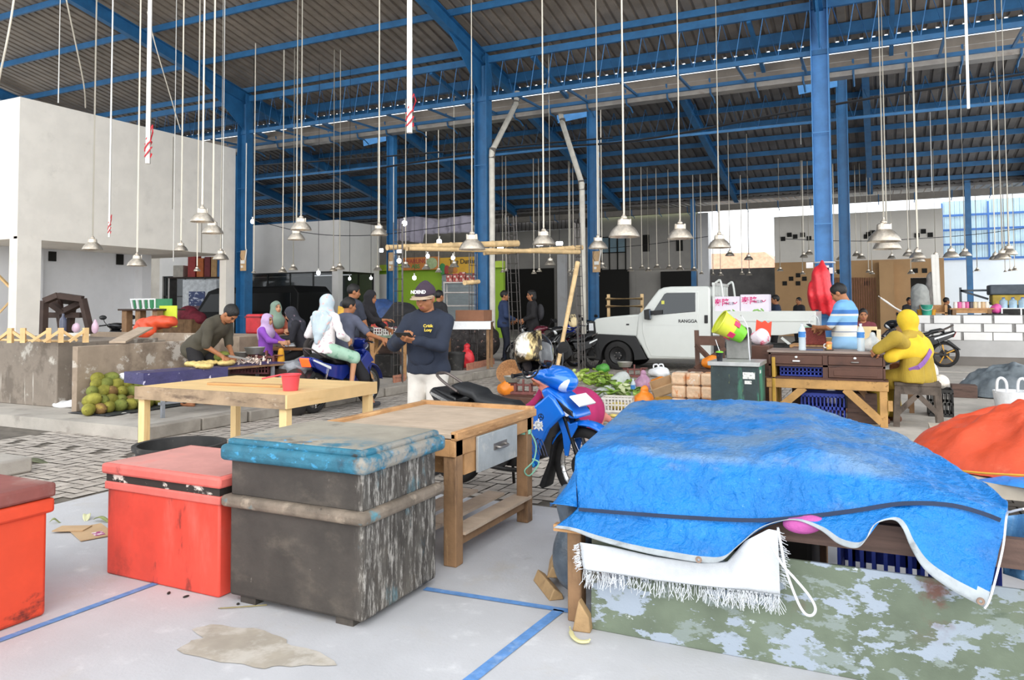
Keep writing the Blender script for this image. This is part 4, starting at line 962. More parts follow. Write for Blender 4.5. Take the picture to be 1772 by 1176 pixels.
def underbone(label,p,rz,body,dark,group=None,hero=False,spoke=True,rim=None,lit=False,steer=0):
    t=thing('motorcycle',label,'motorcycle',p,rz,group)
    wheel(t,'front_wheel',.62,spokes=spoke,rim=rim,steer=steer); wheel(t,'rear_wheel',-.62,spokes=spoke,rim=rim)
    mb=MB()
    for y in (-.075,.075): mb.tube([(.62,y,.285),(.50,y,.62),(.42,y,.82)],[.02,.022,.022],10)
    mb.cyl((.62,-.1,.285),(.62,.1,.285),.012); mb.build('fork',mEng,t)
    # front fender: thin curved shell over the tyre
    def fen(u,v):
        a=lerp(R(8),R(150),u); r=.318+.012*math.sin(PI*u); y=lerp(-.068,.068,v); dr=-.03*(abs(v-.5)*2)**3
        return (.62+(r+dr)*math.cos(a),y,.285+(r+dr)*math.sin(a)+.02*(1-u))
    f=MB().grid(fen,24,9).build('front_fender',body,t,solid=.005)
    for s in (-1,1): MB().prism([(.42,.70),(.54,.60),(.60,.62),(.60,.58),(.55,.50),(.52,.36),(.49,.36),(.47,.52),(.43,.62)],s*.082-.008,s*.082+.008,'xz').build('fender_stay',body,f,bevel=.004)
    # leg shield
    sh=[(.40,.83),(.33,.77),(.23,.70),(.15,.60),(.09,.46),(.05,.38),(.25,.25),(.295,.28),(.315,.40),(.40,.56),(.50,.65),(.54,.67),(.45,.79)]
    for s in (-1,1):
        o=MB().prism(sh,s*.15-.02,s*.15+.02,'xz').build('leg_shield',body,t,bevel=.018,seg=3)
        if hero and s<0:
            c=(.315,-.173,.585); mb=MB(); random.seed(4)
            for k in range(13):
                a=2*PI*k/13+random.uniform(-.15,.15); L=random.uniform(.03,.06); mb.prism([(c[0]-.012*math.sin(a),c[2]+.012*math.cos(a)),(c[0]+L*math.cos(a)-.006*math.sin(a),c[2]+L*math.sin(a)*.8+.006*math.cos(a)),(c[0]+(L+.008)*math.cos(a),c[2]+(L+.008)*math.sin(a)*.8),(c[0]+L*math.cos(a)+.006*math.sin(a),c[2]+L*math.sin(a)*.8-.006*math.cos(a)),(c[0]+.012*math.sin(a),c[2]-.012*math.cos(a))],c[1]-.001,c[1],'xz')
            mb.ell((c[0],c[1],c[2]),(.028,.0012,.024)); mb.build('splash_decal',mWhiteP,o)
            e=MB(); cx,cz=.335,.648; e.lathe([(.020,0),(.020,.0022),(.024,.0022),(.024,0)],(cx,-.1705,cz),n=28,ax=RX)
            for k in range(3): a=2*PI*k/3+PI/2; e.beam((cx,-.172,cz),(cx+.019*math.cos(a),-.172,cz+.019*math.sin(a)),.005,.002,V((0,1,0)))
            e.build('round_emblem',mBlkP,o)
            mb=MB()
            for k in range(7): x=.15+k*.026; mb.tube(smooth_path([(x,-.172,.60-.05*abs(k-2)),(x+.03,-.172,.48),(x+.085,-.172,.36)],5),.0035,4)
            mb.build('dark_stripes',M('navy_decal','#0c1f55',.3,var=0),o)
            MB().beam((.07,-.173,.40),(.275,-.173,.275),.004,.026,V((0,0,1))).build('bright_stripe',M('cyan_decal','#2fb4ee',.3,var=0),o)
    MB().prism([(.30,.78),(.10,.56),(.02,.40),(.20,.28),(.27,.31),(.29,.43),(.35,.56),(.45,.65)],-.13,.13,'xz').build('inner_shield',dark,t,bevel=.01)
    # front nose with lens and number plate
    nose=[(.30,.84),(.36,.87),(.50,.79),(.60,.68),(.615,.645),(.56,.645),(.44,.70),(.33,.78)]
    n=MB().prism(nose,-.13,.13,'xz').build('nose_cowl',body,t,bevel=.035,seg=3)
    for s in (-1,1): MB().prism([(.355,.775),(.39,.775),(.56,.672),(.54,.66),(.44,.695)],s*.134-.003,s*.134+.003,'xz').build('indicator_lens',mLens,n)
    if hero:
        o=MB().box((0,0,0),(.012,.24,.11)).build('number_plate',M('plate_white','#e8ebe8',.4,var=.02),n); o.location=(.60,0,.775); o.rotation_euler=(0,R(-52),0)
        MB().prism([(.44,.79),(.58,.70),(.595,.66),(.50,.70)],-.137,.137,'xz').build('black_inset',mBlkP,n,bevel=.004)
    # handlebar cowl and headlight
    cw=MB(); sdf_mesh(cw,[('e',(.37,0,.94),(.13,.15,.085)),('e',(.45,0,.90),(.10,.10,.075)),('c',(.30,-.16,.965),(.30,.16,.965),.045,.045)],.012,.05)
    cwo=cw.build('headlight_cowl',body,t)
    hl=MB(); sdf_mesh(hl,[('e',(.468,0,.89),(.082,.105,.058),rotq(-40))],.010,.02); hl.build('headlight',mLens,cwo)
    mb=MB(); mb.tube(smooth_path([(.22,-.36,.965),(.26,-.24,.975),(.32,-.1,.96),(.32,.1,.96),(.26,.24,.975),(.22,.36,.965)],5),.011,8); hb=mb.build('handlebar',mBlkP,t)
    for s in (-1,1):
        MB().cyl((.26,s*.24,.975),(.215,s*.375,.963),.019,n=10).build('grip',mBlkP,hb); MB().tube(smooth_path([(.30,s*.22,.965),(.305,s*.3,.955),(.255,s*.385,.95)],4),.007,6).build('lever',mChr,hb)
        if not (hero and s<0):
            m_=MB().tube(smooth_path([(.29,s*.2,.98),(.27,s*.26,1.04),(.26,s*.28,1.10)],4),.007,6).build('mirror',mBlkP,t)
            q=MB().lathe([(0,.0),(.055,.002),(.06,.012),(.04,.028),(0,.034)],n=20,sx=.85,sy=1.25,ax=Matrix.Rotation(R(-80),3,'Y')); o=q.build('mirror_shell',mBlkP,m_); o.location=(.255,s*.30,1.14); o.rotation_euler=(0,0,R(s*-12))
            o=MB().lathe([(0,-.002),(.05,-.001)],n=20,sx=.85,sy=1.25,ax=Matrix.Rotation(R(-80),3,'Y')).build('mirror_glass',mMirr,m_); o.location=(.252,s*.30,1.14); o.rotation_euler=(0,0,R(s*-12))
    # seat, tail, side panels
    def seat(u,v):
        x=lerp(.06,-.62,u); w=interp([0,.15,.45,.8,1],[.06,.10,.125,.12,.09],u); top=interp([0,.1,.3,.55,.62,.9,1],[.69,.73,.735,.765,.81,.85,.83],u); th=interp([0,.2,1],[.05,.10,.09],u)
        a=2*PI*v; c,s=math.cos(a),math.sin(a)
        return (x,w*(abs(c)**.6)*(1 if c>0 else -1),top-th/2+th/2*(abs(s)**.6)*(1 if s>0 else -1))
    mb=MB().grid(seat,30,25)
    mb.f.append(tuple(range(0,30*24,30))); mb.mi.append(0); mb.f.append(tuple(29+30*k for k in range(24))); mb.mi.append(0)
    mb.build('seat',mSeat,t)
    for s in (-1,1):
        MB().prism([(.04,.64),(-.30,.655),(-.62,.72),(-.78,.79),(-.82,.76),(-.72,.64),(-.45,.5),(-.15,.42),(-.02,.5)],s*.11-.02,s*.11+.02,'xz').build('side_panel',dark if hero else body,t,bevel=.012)
        MB().prism([(-.42,.60),(-.80,.745),(-.79,.765),(-.42,.64)],s*.132-.002,s*.132+.002,'xz').build('panel_stripe',mChr if hero else mWhiteP,t)
    MB().prism([(-.55,.73),(-.80,.80),(-.84,.77),(-.78,.66),(-.55,.6)],-.1,.1,'xz').build('tail_cowl',dark,t,bevel=.015)
    MB().prism([(-.79,.655),(-.845,.765),(-.83,.785),(-.76,.70)],-.08,.08,'xz').build('tail_light',mTailLit if lit else mTail,t,bevel=.006)
    MB().prism([(-.70,.6),(-.92,.40),(-.90,.38),(-.66,.55)],-.06,.06,'xz').build('rear_mudguard',mBlkP,t,bevel=.004)
    MB().tube(smooth_path([(-.50,-.11,.77),(-.66,-.10,.84),(-.77,-.075,.90),(-.80,0,.915),(-.77,.075,.90),(-.66,.10,.84),(-.50,.11,.77)],5),.012,8).build('grab_rail',M('grab_metal','#6f6662',.4,.7),t)
    mb=MB(); mb.box((-.08,0,.33),(.30,.22,.2)); mb.cyl((.02,-.0,.36),(.22,0,.42),.075,n=14); mb.cyl((-.08,-.14,.31),(-.08,.14,.31),.1,n=18); mb.beam((.3,0,.62),(-.1,0,.5),.06,.08); mb.beam((-.1,0,.5),(-.6,0,.66),.12,.06); mb.build('engine',mEng,t,bevel=.01)
    mb=MB()
    for s in (-1,1): mb.beam((-.12,s*.1,.3),(-.62,s*.1,.285),.025,.05)
    mb.build('swing_arm',mEng,t)
    for s in (-1,1): MB().tube([(-.60,s*.12,.30),(-.48,s*.13,.62)],.022,8).build('shock_absorber',mChr,t)
    mb=MB(); mb.tube(smooth_path([(.18,-.05,.33),(.12,-.12,.22),(-.2,-.14,.22),(-.42,-.16,.27)],5),.018,8); mb.tube([(-.40,-.16,.265),(-.86,-.17,.36)],[.04,.046],14); mb.build('exhaust',mEng if hero else mBlkP,t)
    mb=MB(); mb.cyl((-.03,-.26,.28),(-.03,.26,.28),.012); 
    for s in (-1,1): mb.box((-.03,s*.23,.285),(.05,.1,.028))
    mb.build('foot_pegs',mBlkP,t)
    MB().tube([(-.12,.1,.26),(-.2,.24,.01)],.012,6).build('side_stand',mEng,t)
    if hero: MB().prism([(.36,.48),(.40,.50),(.30,.10),(.27,.08),(.24,.1),(.33,.3)],-.06,.06,'xz').build('splash_guard',mTyre,t,bevel=.006)
    return t
HB=V((-2.62,5.42,0)); HRZ=R(-9)
q=W(1014,872); HB=V((q.x-.62*math.cos(HRZ),q.y-.62*math.sin(HRZ),0))
hero=underbone('bright blue motorcycle parked behind the work table','x' and HB,HRZ,mBikeB,mBlkP,hero=True,steer=R(-6))
# helmet hung on the mirror
hp=WD(925,606,5.48)
t=thing('helmet','black open face helmet with golden reflective visor on the motorcycle handlebar','helmet',hp,HRZ+R(-80)); t.rotation_euler=(R(14),R(-14),HRZ+R(-100))
def shell(P,D): return D
mb=MB(); sdf_mesh(mb,[('e',(0,0,0),(.150,.128,.135)),('c',(-.03,-.07,-.09),(-.03,.07,-.09),.06,.06),('c',(.05,-.095,-.06),(.04,-.095,-.12),.03,.02),('c',(.05,.095,-.06),(.04,.095,-.12),.03,.02)],.008,.05,[('e',(.02,0,-.03),(.125,.103,.112)),('b',(.14,0,-.10),(.12,.085,.115)),('p',(0,0,-.125),(0,0,-1)) ] if False else [('e',(.01,0,-.03),(.122,.102,.115)),('c',(.01,0,-.08),(.02,0,-.25),.095,.10),('b',(.15,0,-.11),(.11,.083,.12))],.012)
mb.build('shell',mHelm,t)
def vis(u,v):
    a=lerp(-1.2,1.2,u); b=lerp(1.05,-.85,v); r=1.03
    return (.152*r*math.cos(a)*math.cos(b*.9)+.006,.131*r*math.sin(a)*math.cos(b*.6),.137*r*math.sin(b)-.005)
MB().grid(vis,26,14).build('visor',mVis,t,solid=.003)
mb=MB(); mb.tube(smooth_path([(.03,-.095,-.1),(.05,-.06,-.19),(.05,0,-.21),(.05,.06,-.19),(.03,.095,-.1)],5),.007,5); mb.build('chin_strap',mBlkP,t)
for s_ in (-1,1): mb=MB(); sdf_mesh(mb,[('e',(-.01,s_*.085,-.09),(.05,.025,.05))],.01,.01); mb.build('lining',M('helmet_lining','#3a3230',.9),t)
o=MB().tube(smooth_path([(.29,-.2,.98),(.27,-.25,1.05),(.27,-.28,1.12)],4),.008,6).build('mirror',mBlkP,hero)
# black scooter on the right and the parked row
sc=underbone('black motorcycle with gold wheel rims before the white block counter',WD(1640,637,17.8)+V((-.62*.98,0,0)),R(172),mBikeK,mBlkP,spoke=False,rim=mGold)
p=WD(1632,637,17.6); sc.location=(p.x-.62,20.3,.006); sc.scale=(1.08,1.08,1.08)
sc.rotation_euler=(0,0,R(184))
def _bk(x,d): p=WD(x,530,d); p.z=.0; return p
pk=[('black motorcycle parked front in the row beside the bamboo pole',_bk(988,17.6),R(-125),mBikeK),('maroon motorcycle in the parked row behind the chatting man',_bk(988,17.6)+V((-.64,.45,0)),R(-123),mBikeR),
    ('black motorcycle with a white helmet spot in the parked row middle',_bk(988,17.6)+V((-1.25,.95,0)),R(-126),mBikeK),('black motorcycle at the far end of the parked row',_bk(988,17.6)+V((-.7,2.6,0)),R(-120),mBikeD),
    ('black motorcycle half hidden behind the truck bonnet',(-7.2,22.6,.02),R(-80),mBikeK),('dark motorcycle parked behind the truck bumper',(-6.1,22.0,.02),R(-75),mBikeR),('black motorcycle parked deep behind the bent drain pipe',(-8.4,23.2,.02),R(-95),mBikeK)]
# dark meshes can be shared: one build, then copies
pb=None
def recolor(o,a,b):
    for s in o.material_slots:
        if s.material==a: s.link='OBJECT'; s.material=b
    for c in o.children: recolor(c,a,b)
for lb,p,rz,mt in pk:
    if pb is None: pb=underbone(lb,p,rz,mt,mBlkP,'parked motorcycles'); c=pb
    else:
        c=copy_tree(pb); c['label']=lb; loc(c,p,rz)
        if mt is not mBikeK: recolor(c,mBikeK,mt)
# motorcycle behind the left stall: only bars and mirror show
c=copy_tree(pb); c['label']='black motorcycle showing only its handlebar behind the left concrete counter'; loc(c,(-14.9,11.2,.14),R(160)); del c['group']
o=underbone('dark blue motorcycle with lit tail light ridden by the couple',(-7.15,9.02,0),R(90),mBikeD,mBikeD,lit=True)
RB=o
# ================================================================ people
mSkin=M('skin','#a8714f',.55,var=.05,vs=9,spec=.3); mSkinD=M('skin_dark','#8a5a3f',.55,var=.05,vs=9,spec=.3); mSkinL=M('skin_light','#c48f6c',.55,var=.05,vs=9,spec=.3)
mBrow=M('brow_dark','#1d1512',.6,var=0); mLip=M('lips','#8f4f45',.5,var=.05)
mHair=M('black_hair','#15110f',.5,var=.2,vs=30,bump=.4,bs=80)
def fab(n,c,**k): 
    a=dict(rough=.85,var=.07,vs=5,bump=.25,bs=14); a.update(k); return M(n,c,**a)
def rotm(f,l,u): return np.array([list(f),list(l),list(u)]).T
def ik(a,b,l1,l2,hint):
    d=b-a; L=min(d.length,(l1+l2)*.999); dn=d.normalized(); x=(l1*l1-l2*l2+L*L)/(2*L); h=math.sqrt(max(0,l1*l1-x*x))
    hv=hint-dn*hint.dot(dn); hv=hv.normalized() if hv.length>1e-6 else V((0,0,1))
    return a+dn*x+hv*h, a+dn*L
def T(v): return (v.x,v.y,v.z)
def hand_prims(wr,d,n,side,curl=.5,s=1,spread=.0):
    d=d.normalized(); n=(n-d*n.dot(d)).normalized(); w=d.cross(n).normalized()*side
    out=[];Lp=.082*s
    for k,(o,f) in enumerate(((.030,.92),(.010,1.0),(-.010,.95),(-.029,.78))):
        a=wr+w*o*.55*s; kn=wr+d*Lp+w*o*s
        out.append(('c',T(a),T(kn),.015*s,.0115*s))
        p=kn; ang=0; 
        for L,c,r0,r1 in ((.042,60,.0105,.0095),(.026,75,.0095,.0088),(.021,45,.0088,.0075)):
            ang+=R(c)*curl*(1+.1*k); dd=(d*math.cos(ang)+n*math.sin(ang)+w*spread*(1.5-k)*.3).normalized(); q=p+dd*L*f*s
            out.append(('c',T(p),T(q),r0*s,r1*s)); p=q
    a=wr+d*.02*s+w*.026*s; b=a+(d*.55+w*.75+n*.25).normalized()*.042*s; c=b+(d*.8+w*.25+n*(.3+.5*curl)).normalized()*.032*s; e=c+(d*.9-w*.15*curl+n*(.3+.6*curl)).normalized()*.026*s
    out+=[('c',T(a),T(b),.016*s,.0125*s),('c',T(b),T(c),.0115*s,.0105*s),('c',T(c),T(e),.0105*s,.0085*s)]
    return out
def person(label,p,face,H=1.68,hip=None,lean=0,twist=0,side=0,hy=0,hp=0,hl=None,hr=None,fl=None,fr=None,curl=(.5,.5),skin=None,
           top=None,sleeve=1.9,hem=-.08,bot=None,blen=1.95,hair='short',hairm=None,shoe=None,fat=1.0,res=.016,hres=.009,robe=None,elbow=None,palm=(None,None),group=None,kneeh=None,name='person',bfat=1):
    s=H/1.70; rz=math.atan2(face.y,face.x)
    t=thing(name,label,'person',p,rz,group)
    up=V((0,0,1))
    hip=(.93*s) if hip is None else hip
    P=V((0,0,hip)); sp=V((math.sin(lean),-math.sin(side)*math.cos(lean),math.cos(lean)*math.cos(side))).normalized()
    f=V((math.cos(lean),0,-math.sin(lean))); f=Matrix.Rotation(twist,3,sp)@f; l=sp.cross(f).normalized()
    N=P+sp*.50*s; SH=[N-sp*.045*s+l*q*.175*s*min(fat,1.12) for q in (1,-1)]; HP=[P+V((0,q*.09*s,-.02*s)) for q in (1,-1)]
    # head frame
    hm=Matrix.Rotation(hy,3,'Z')@Matrix.Rotation(hp,3,'Y'); hf=hm@V((1,0,0)); hl_=hm@V((0,1,0)); hu=hm@V((0,0,1))
    HC=N+(sp*.35+hu*.65).normalized()*.175*s+hf*.02*s
    def hpt(x,y,z): return T(HC+(hf*x+hl_*y+hu*z)*s)
    HM=rotm(hf,hl_,hu)
    # limbs
    dl=hl or V((.08,.28*s,hip-.12*s)); dr=hr or V((.08,-.28*s,hip-.12*s))
    arms=[]
    for q,(S,hd) in enumerate(zip(SH,(dl,dr))):
        hint=elbow[q] if elbow and elbow[q] is not None else V((-.5,.45*(1,-1)[q],-.6))
        e,wr=ik(S,V(hd),.29*s,.25*s,hint); arms.append((S,e,wr))
    zf=-0 
    FL=V(fl) if fl is not None else V((.02,.10*s,.07*s)); FR=V(fr) if fr is not None else V((.02,-.10*s,.07*s))
    legs=[]
    for q,(h_,ft) in enumerate(zip(HP,(FL,FR))):
        k_,an=ik(h_,ft,.43*s,.42*s,(kneeh[q] if kneeh else V((1,.12*(1,-1)[q],.15)))); legs.append((h_,k_,an))
    g=fat
    def torso(i): 
        M3=rotm(f,l,sp)
        return [('e',T(P+sp*.37*s),((.112+i)*s*g,(.155+i)*s*g,(.19+i)*s),M3),('e',T(P+sp*.17*s+f*.01*g*s),((.108+i)*s*g,(.145+i)*s*g,(.17+i)*s),M3),('e',T(P+sp*.0*s-f*.01),((.115+i)*s*g*bfat,(.155+i)*s*g*bfat,(.12+i)*s),M3),('c',T(SH[0]+(SH[1]-SH[0])*.12),T(SH[1]+(SH[0]-SH[1])*.12),(.058+i)*s,(.058+i)*s)]
    def armp(i,frac,k=1.0):
        o=[]
        for S,e,wr in arms:
            o.append(('c',T(S),T(e if frac>=1 else S.lerp(e,frac)),(.05+i)*s,(lerp(.05,.04,min(1,frac))+i)*s))
            if frac>1: o.append(('c',T(e),T(e.lerp(wr,frac-1)),(.041+i)*s,(lerp(.04,.028,frac-1)+i*k)*s))
        return o
    def legp(i,frac,k=1.0):
        o=[]
        for h_,kn,an in legs:
            o.append(('c',T(h_),T(kn if frac>=1 else h_.lerp(kn,frac)),(.083*min(g,1.1)+i)*s,(lerp(.083,.056,min(1,frac))+i)*s))
            if frac>1: o.append(('c',T(kn),T(kn.lerp(an,frac-1)),(.054+i)*s,(lerp(.052,.036,frac-1)+i*k)*s))
        return o
    body=MB()
    prims=torso(-.012)+armp(-.004,2)+legp(-.004,2)+[('c',T(N-sp*.05*s),T(HC-hu*.08*s-hf*.015*s),.06*s,.052*s)]
    for (h_,kn,an) in legs:
        sh=kn-an; fd=V((1,0,0)); prims+=[('c',T(an-V((0.03,0,.03))*s),T(an+fd*.13*s-V((0,0,.045*s))),.036*s,.03*s)]
    sdf_mesh(body,prims,res,.03)
    n0=len(body.f)
    hd=[('e',hpt(0,0,.02),(.098*s,.078*s,.10*s),HM),('e',hpt(.024,0,-.035),(.073*s,.062*s,.086*s),HM),('e',hpt(.035,0,-.072),(.055*s,.05*s,.045*s),HM),('c',hpt(.088,0,0),hpt(.108,0,-.036),.009*s,.0145*s),('c',hpt(.082,-.036,.019),hpt(.082,.036,.019),.011*s,.011*s),('c',hpt(.084,-.016,-.070),hpt(.084,.016,-.070),.011*s,.011*s),('c',hpt(-.02,0,-.07),hpt(-.02,0,-.14),.052*s,.055*s)]
    for q in (1,-1): hd+=[('e',hpt(-.004,q*.079,-.008),(.021*s,.012*s,.032*s),HM),('e',hpt(.055,q*.042,-.035),(.03*s,.025*s,.03*s),HM)]
    sdf_mesh(body,hd,hres,.018,[('e',hpt(.104,q*.033,-.002),(.02*s,.018*s,.010*s),HM) for q in (1,-1)],.008)
    HMi=Matrix((hf,hl_,hu))
    for i in range(n0,len(body.f)):
        c=sum((V(body.v[j]) for j in body.f[i]),V())/4; c=HMi@(c-HC)/s
        if c.x>.055:
            ay=abs(c.y)
            if .015<ay<.052 and .012<c.z<.024: body.mi[i]=1
            elif abs(ay-.033)<.016 and abs(c.z+.003)<.0065: body.mi[i]=1
            elif ay<.026 and abs(c.z+.070)<.0085: body.mi[i]=2
    for q,(S,e,wr) in enumerate(arms):
        d=(wr-e).normalized(); nrm=palm[q] if palm[q] is not None else V((0,(-1,1)[q],0)).lerp(V((0,0,-1)),.2)
        sdf_mesh(body,hand_prims(wr-d*.01,d,V(nrm),(1,-1)[q]*1,curl[q],s*1.02)+[('c',T(wr-d*.07),T(wr),.03*s,.024*s)],.0055 if res<.018 else .008,.008)
    body.build('body',[skin or mSkin,mBrow,mLip],t,angle=180)
    if bot:
        b=MB(); i=.018 if blen>1.2 else .03
        if robe: 
            prm=torso(.02)[2:3]+[('c',T(P),T(V((P.x,0,.12*s))),.17*s,.26*s)]
        else: prm=torso(.012)[2:3]+legp(i,blen,1.2)
        sdf_mesh(b,prm,res,.03,[('p',T(P+sp*.12*s),(0,0,-1))] if False else []); b.build('trousers',bot,t,angle=180)
    if top:
        b=MB(); i=.022
        pr=torso(i)+armp(i*.8,sleeve,1)
        if hem<-.02: pr.append(('c',T(P+sp*.05*s),T(P+sp*hem*s),(.115+i)*s*g,(.125+i)*s*g)) ; pr.append(('e',T(P+sp*(hem+.02)*s),((.118+i)*s*g*bfat,(.165+i)*s*g*bfat,.09*s),rotm(f,l,sp)))
        sub=[('p',T(P+sp*(hem-.03)*s),T(sp))] 
        sub=[('b',T(P+sp*(hem-.53)*s),(1,1,.5*s),rotm(f,l,sp))] if not sleeve>9 else []
        def keep(PP,D): return D
        b2=MB()
        # hem cut only acts on the torso, not on the arms
        tor=pr[:4]+pr[4+len(armp(0,sleeve)):]; ar=armp(i*.8,sleeve,1)
        def fn(PP,D):
            A=sdf_eval(PP,ar,.03); cut=((PP-np.array(T(P+sp*(hem-.03)*s)))@np.array(T(sp)))
            Dt=np.maximum(sdf_eval(PP,tor,.05),-cut); hh=np.clip(.5+.5*(A-Dt)/.035,0,1); q=A+(Dt-A)*hh-.035*hh*(1-hh)
            # neckline
            nk=np.linalg.norm(PP-np.array(T(N+sp*.07*s+f*.02)),axis=-1)-.075*s
            q=np.maximum(q,-nk)
            w_=.004*np.sin(PP[...,2]*34+PP[...,0]*21+np.sin(PP[...,1]*25)*2); return q+w_
        sdf_mesh(b,pr,res,.04,fn=fn); b.build('shirt' if sleeve<1.3 else 'long_sleeved_top',top,t,angle=180)
    if shoe:
        for q,(h_,kn,an) in enumerate(legs):
            b=MB(); sdf_mesh(b,[('c',T(an-V((.04,0,.035))*s),T(an+V((.15,0,-.045))*s),.046*s,.038*s)],.012,.01,[('b',T(an-V((0,0,.095))*s),(.4,.2,.02),None)]); b.build('shoe',shoe,t,angle=180)
    if hair=='short' or hair=='long':
        b=MB(); pr=[('e',hpt(-.010,0,.034),(.108*s,.088*s,.100*s),HM),('c',hpt(.055,0,.085),hpt(-.03,0,.105),.03*s,.03*s)]
        if hair=='long': pr+=[('e',hpt(-.05,0,-.05),(.075*s,.09*s,.11*s),HM)]
        sdf_mesh(b,pr,hres*1.2,.03,[('e',hpt(.115,0,-.035),(.085*s,.09*s,.095*s),HM),('b',hpt(0,0,-.20),(.2,.2,.13*s if hair=='short' else .06*s),HM)],.012); b.build('hair',hairm or mHair,t,angle=180)
    if hair=='hijab':
        b=MB(); pr=[('e',hpt(-.006,0,.022),(.122*s,.098*s,.122*s),HM),('c',hpt(-.01,0,-.06),T(N-sp*.03*s),.10*s,.15*s),('e',T(N-sp*.06*s),(.15*s,.20*s,.09*s),rotm(f,l,sp)),('e',T(N-sp*.12*s+f*.06*s),(.11*s,.15*s,.13*s),rotm(f,l,sp)),('e',T(N-sp*.14*s-f*.07*s),(.08*s,.15*s,.17*s),rotm(f,l,sp))]
        sdf_mesh(b,pr,res*.8,.05,[('e',hpt(.115,0,-.022),(.075*s,.062*s,.086*s),HM)],.015,fn=lambda PP,D:D+.004*np.sin(PP[...,2]*45+PP[...,1]*30)); b.build('hijab',hairm,t,angle=180)
    t_data=dict(t=t,HC=HC,HM=hm,N=N,sp=sp,f=f,l=l,P=P,s=s,arms=arms,legs=legs,rz=rz,hf=hf,hl=hl_,hu=hu,hpt=hpt)
    return t_data
toCam=-Fh; toR=Rh
def at(x,d,z=0): p=WD(x,530,d); p.z=z; return p
# 1 man in the cap with the phone
mNavy=fab('navy_hoodie','#1f2738'); mOffw=fab('off_white_trousers','#d9d4cb'); mShoe=fab('dark_shoe','#2b2a2c')
A=person('man in a dark cap and navy hoodie looking at his phone',at(741,6.9,0),toCam-toR*.38,H=1.66,hp=.24,hy=-.05,hl=V((.33,.035,1.19)),hr=V((.33,-.075,1.20)),curl=(.75,.75),
  top=mNavy,sleeve=1.9,hem=.0,bot=mOffw,shoe=mShoe,fat=1.22,res=.012,hres=.0065,hair='short',elbow=(V((-.3,.8,-.6)),V((-.3,-.8,-.6))),palm=(V((0,-.6,.8)),V((0,.6,.8))),fl=(.05,.12,.07),fr=(-.03,-.11,.07))
t=A['t']; s=A['s']
cp=MB(); H_=A['hpt']; HMx=rotm(A['hf'],A['hl'],A['hu'])
sdf_mesh(cp,[('e',H_(-.004,0,.052),(.113*s,.094*s,.092*s),HMx),('c',H_(.05,0,.12),H_(-.03,0,.13),.03*s,.03*s)],.007,.03,[('b',H_(0,0,-.07),(.2,.2,.105*s),HMx)],.006); c=cp.build('cap',fab('cap_plum','#3a2c3a'),t,angle=180)
br=MB()
def brim(u,v):
    a=lerp(-1.25,1.25,u); r=lerp(.098,.185,v)
    return H_(.0+r*math.cos(a)*(1 if v<.5 else 1.0),r*math.sin(a)*(.95 if v<.5 else .62+.1*math.cos(a)),.034-.01*v-.012*(math.sin(a)**2)*v)
br.grid(brim,20,6); br.build('cap_brim',fab('tan_brim','#b59f87'),c,solid=.005)
hmat=(Matrix((A['hf'],A['hl'],A['hu'])).transposed())
def facing(nrm,upv):
    z=nrm.normalized(); x=upv.cross(z).normalized(); y=z.cross(x); return Matrix((x,y,z)).transposed().to_euler()
mWText=M('white_letters','#f2f0ee',.6,var=0); mYText=M('yellow_letters','#e3c443',.6,var=0)
text('NDEND',.043,mWText,c,V(H_(.119,0,.082)),facing(A['hf']*.93+A['hu']*.30,A['hu']),font=.0012)
text('Critik\nLosy',.036,mYText,t,A['P']+A['sp']*.385+A['f']*.170+A['l']*.085,facing(A['f']+A['l']*.35,A['sp']),font=.001)
mb=MB(); sdf_mesh(mb,[('e',T(A['N']-A['f']*.08-A['sp']*.0),(.09,.13,.075),rotm(A['f'],A['l'],A['sp'])),('e',T(A['N']+A['f']*.03-A['sp']*.02),(.10,.115,.05),rotm(A['f'],A['l'],A['sp']))],.012,.04,[('c',T(A['N']+V((0,0,-.02))),T(A['N']+V((.02,0,.2))),.075,.09)],.01); mb.build('hood',mNavy,t,angle=180)
mb=MB(); sdf_mesh(mb,[('e',T(A['P']+A['sp']*.13+A['f']*.135),(.035,.13,.09),rotm(A['f'],A['l'],A['sp']))],.012,.02); mb.build('pouch_pocket',mNavy,t,angle=180)
ph=MB().box((0,0,0),(.075,.15,.009)).build('phone',M('phone_black','#15161a',.15,var=0),bevel=.004)
wp=(A['arms'][0][2]+A['arms'][1][2])/2; mw=Matrix.Rotation(A['rz'],4,'Z')
ph.location=at(741,6.9,0)+(mw@(wp+V((.075,-.01,.045)))); ph.rotation_euler=(0,R(-35),A['rz']); tag(ph,'black phone held by the man in the cap','phone')
# 2 stooping man cutting jackfruit
mOlive=fab('olive_shirt','#4a4539'); mBlkT=fab('black_trousers','#1f1d1f')
B=person('stooping man in an olive shirt cutting jackfruit',at(343,10.5,.14),toR*.95-Fh*.30,H=1.76,hip=.80,lean=.82,hp=.85,hl=V((.52,.06,.70)),hr=V((.50,-.10,.68)),curl=(.8,.8),top=mOlive,sleeve=.95,hem=-.1,bot=mBlkT,hair='short',res=.014,hres=.008,fat=1.1,fl=(.05,.12,.07),fr=(-.1,-.12,.07),palm=(V((0,-.5,-.8)),V((0,.5,-.8))),skin=mSkin)
kn=MB(); kn.prism([(0,-.006),(.30,.0),(.34,.02),(.0,.028)],-.002,.002,'xz'); kn.cyl((-.12,0,.01),(0,0,.01),.013,n=8); o=kn.build('knife',mMet); o.location=at(343,10.5,.14)+Matrix.Rotation(B['rz'],4,'Z')@(B['arms'][1][2]+V((.06,.03,.0))); o.rotation_euler=(0,R(8),B['rz']+.1); tag(o,'long knife in the hands of the stooping man','knife')
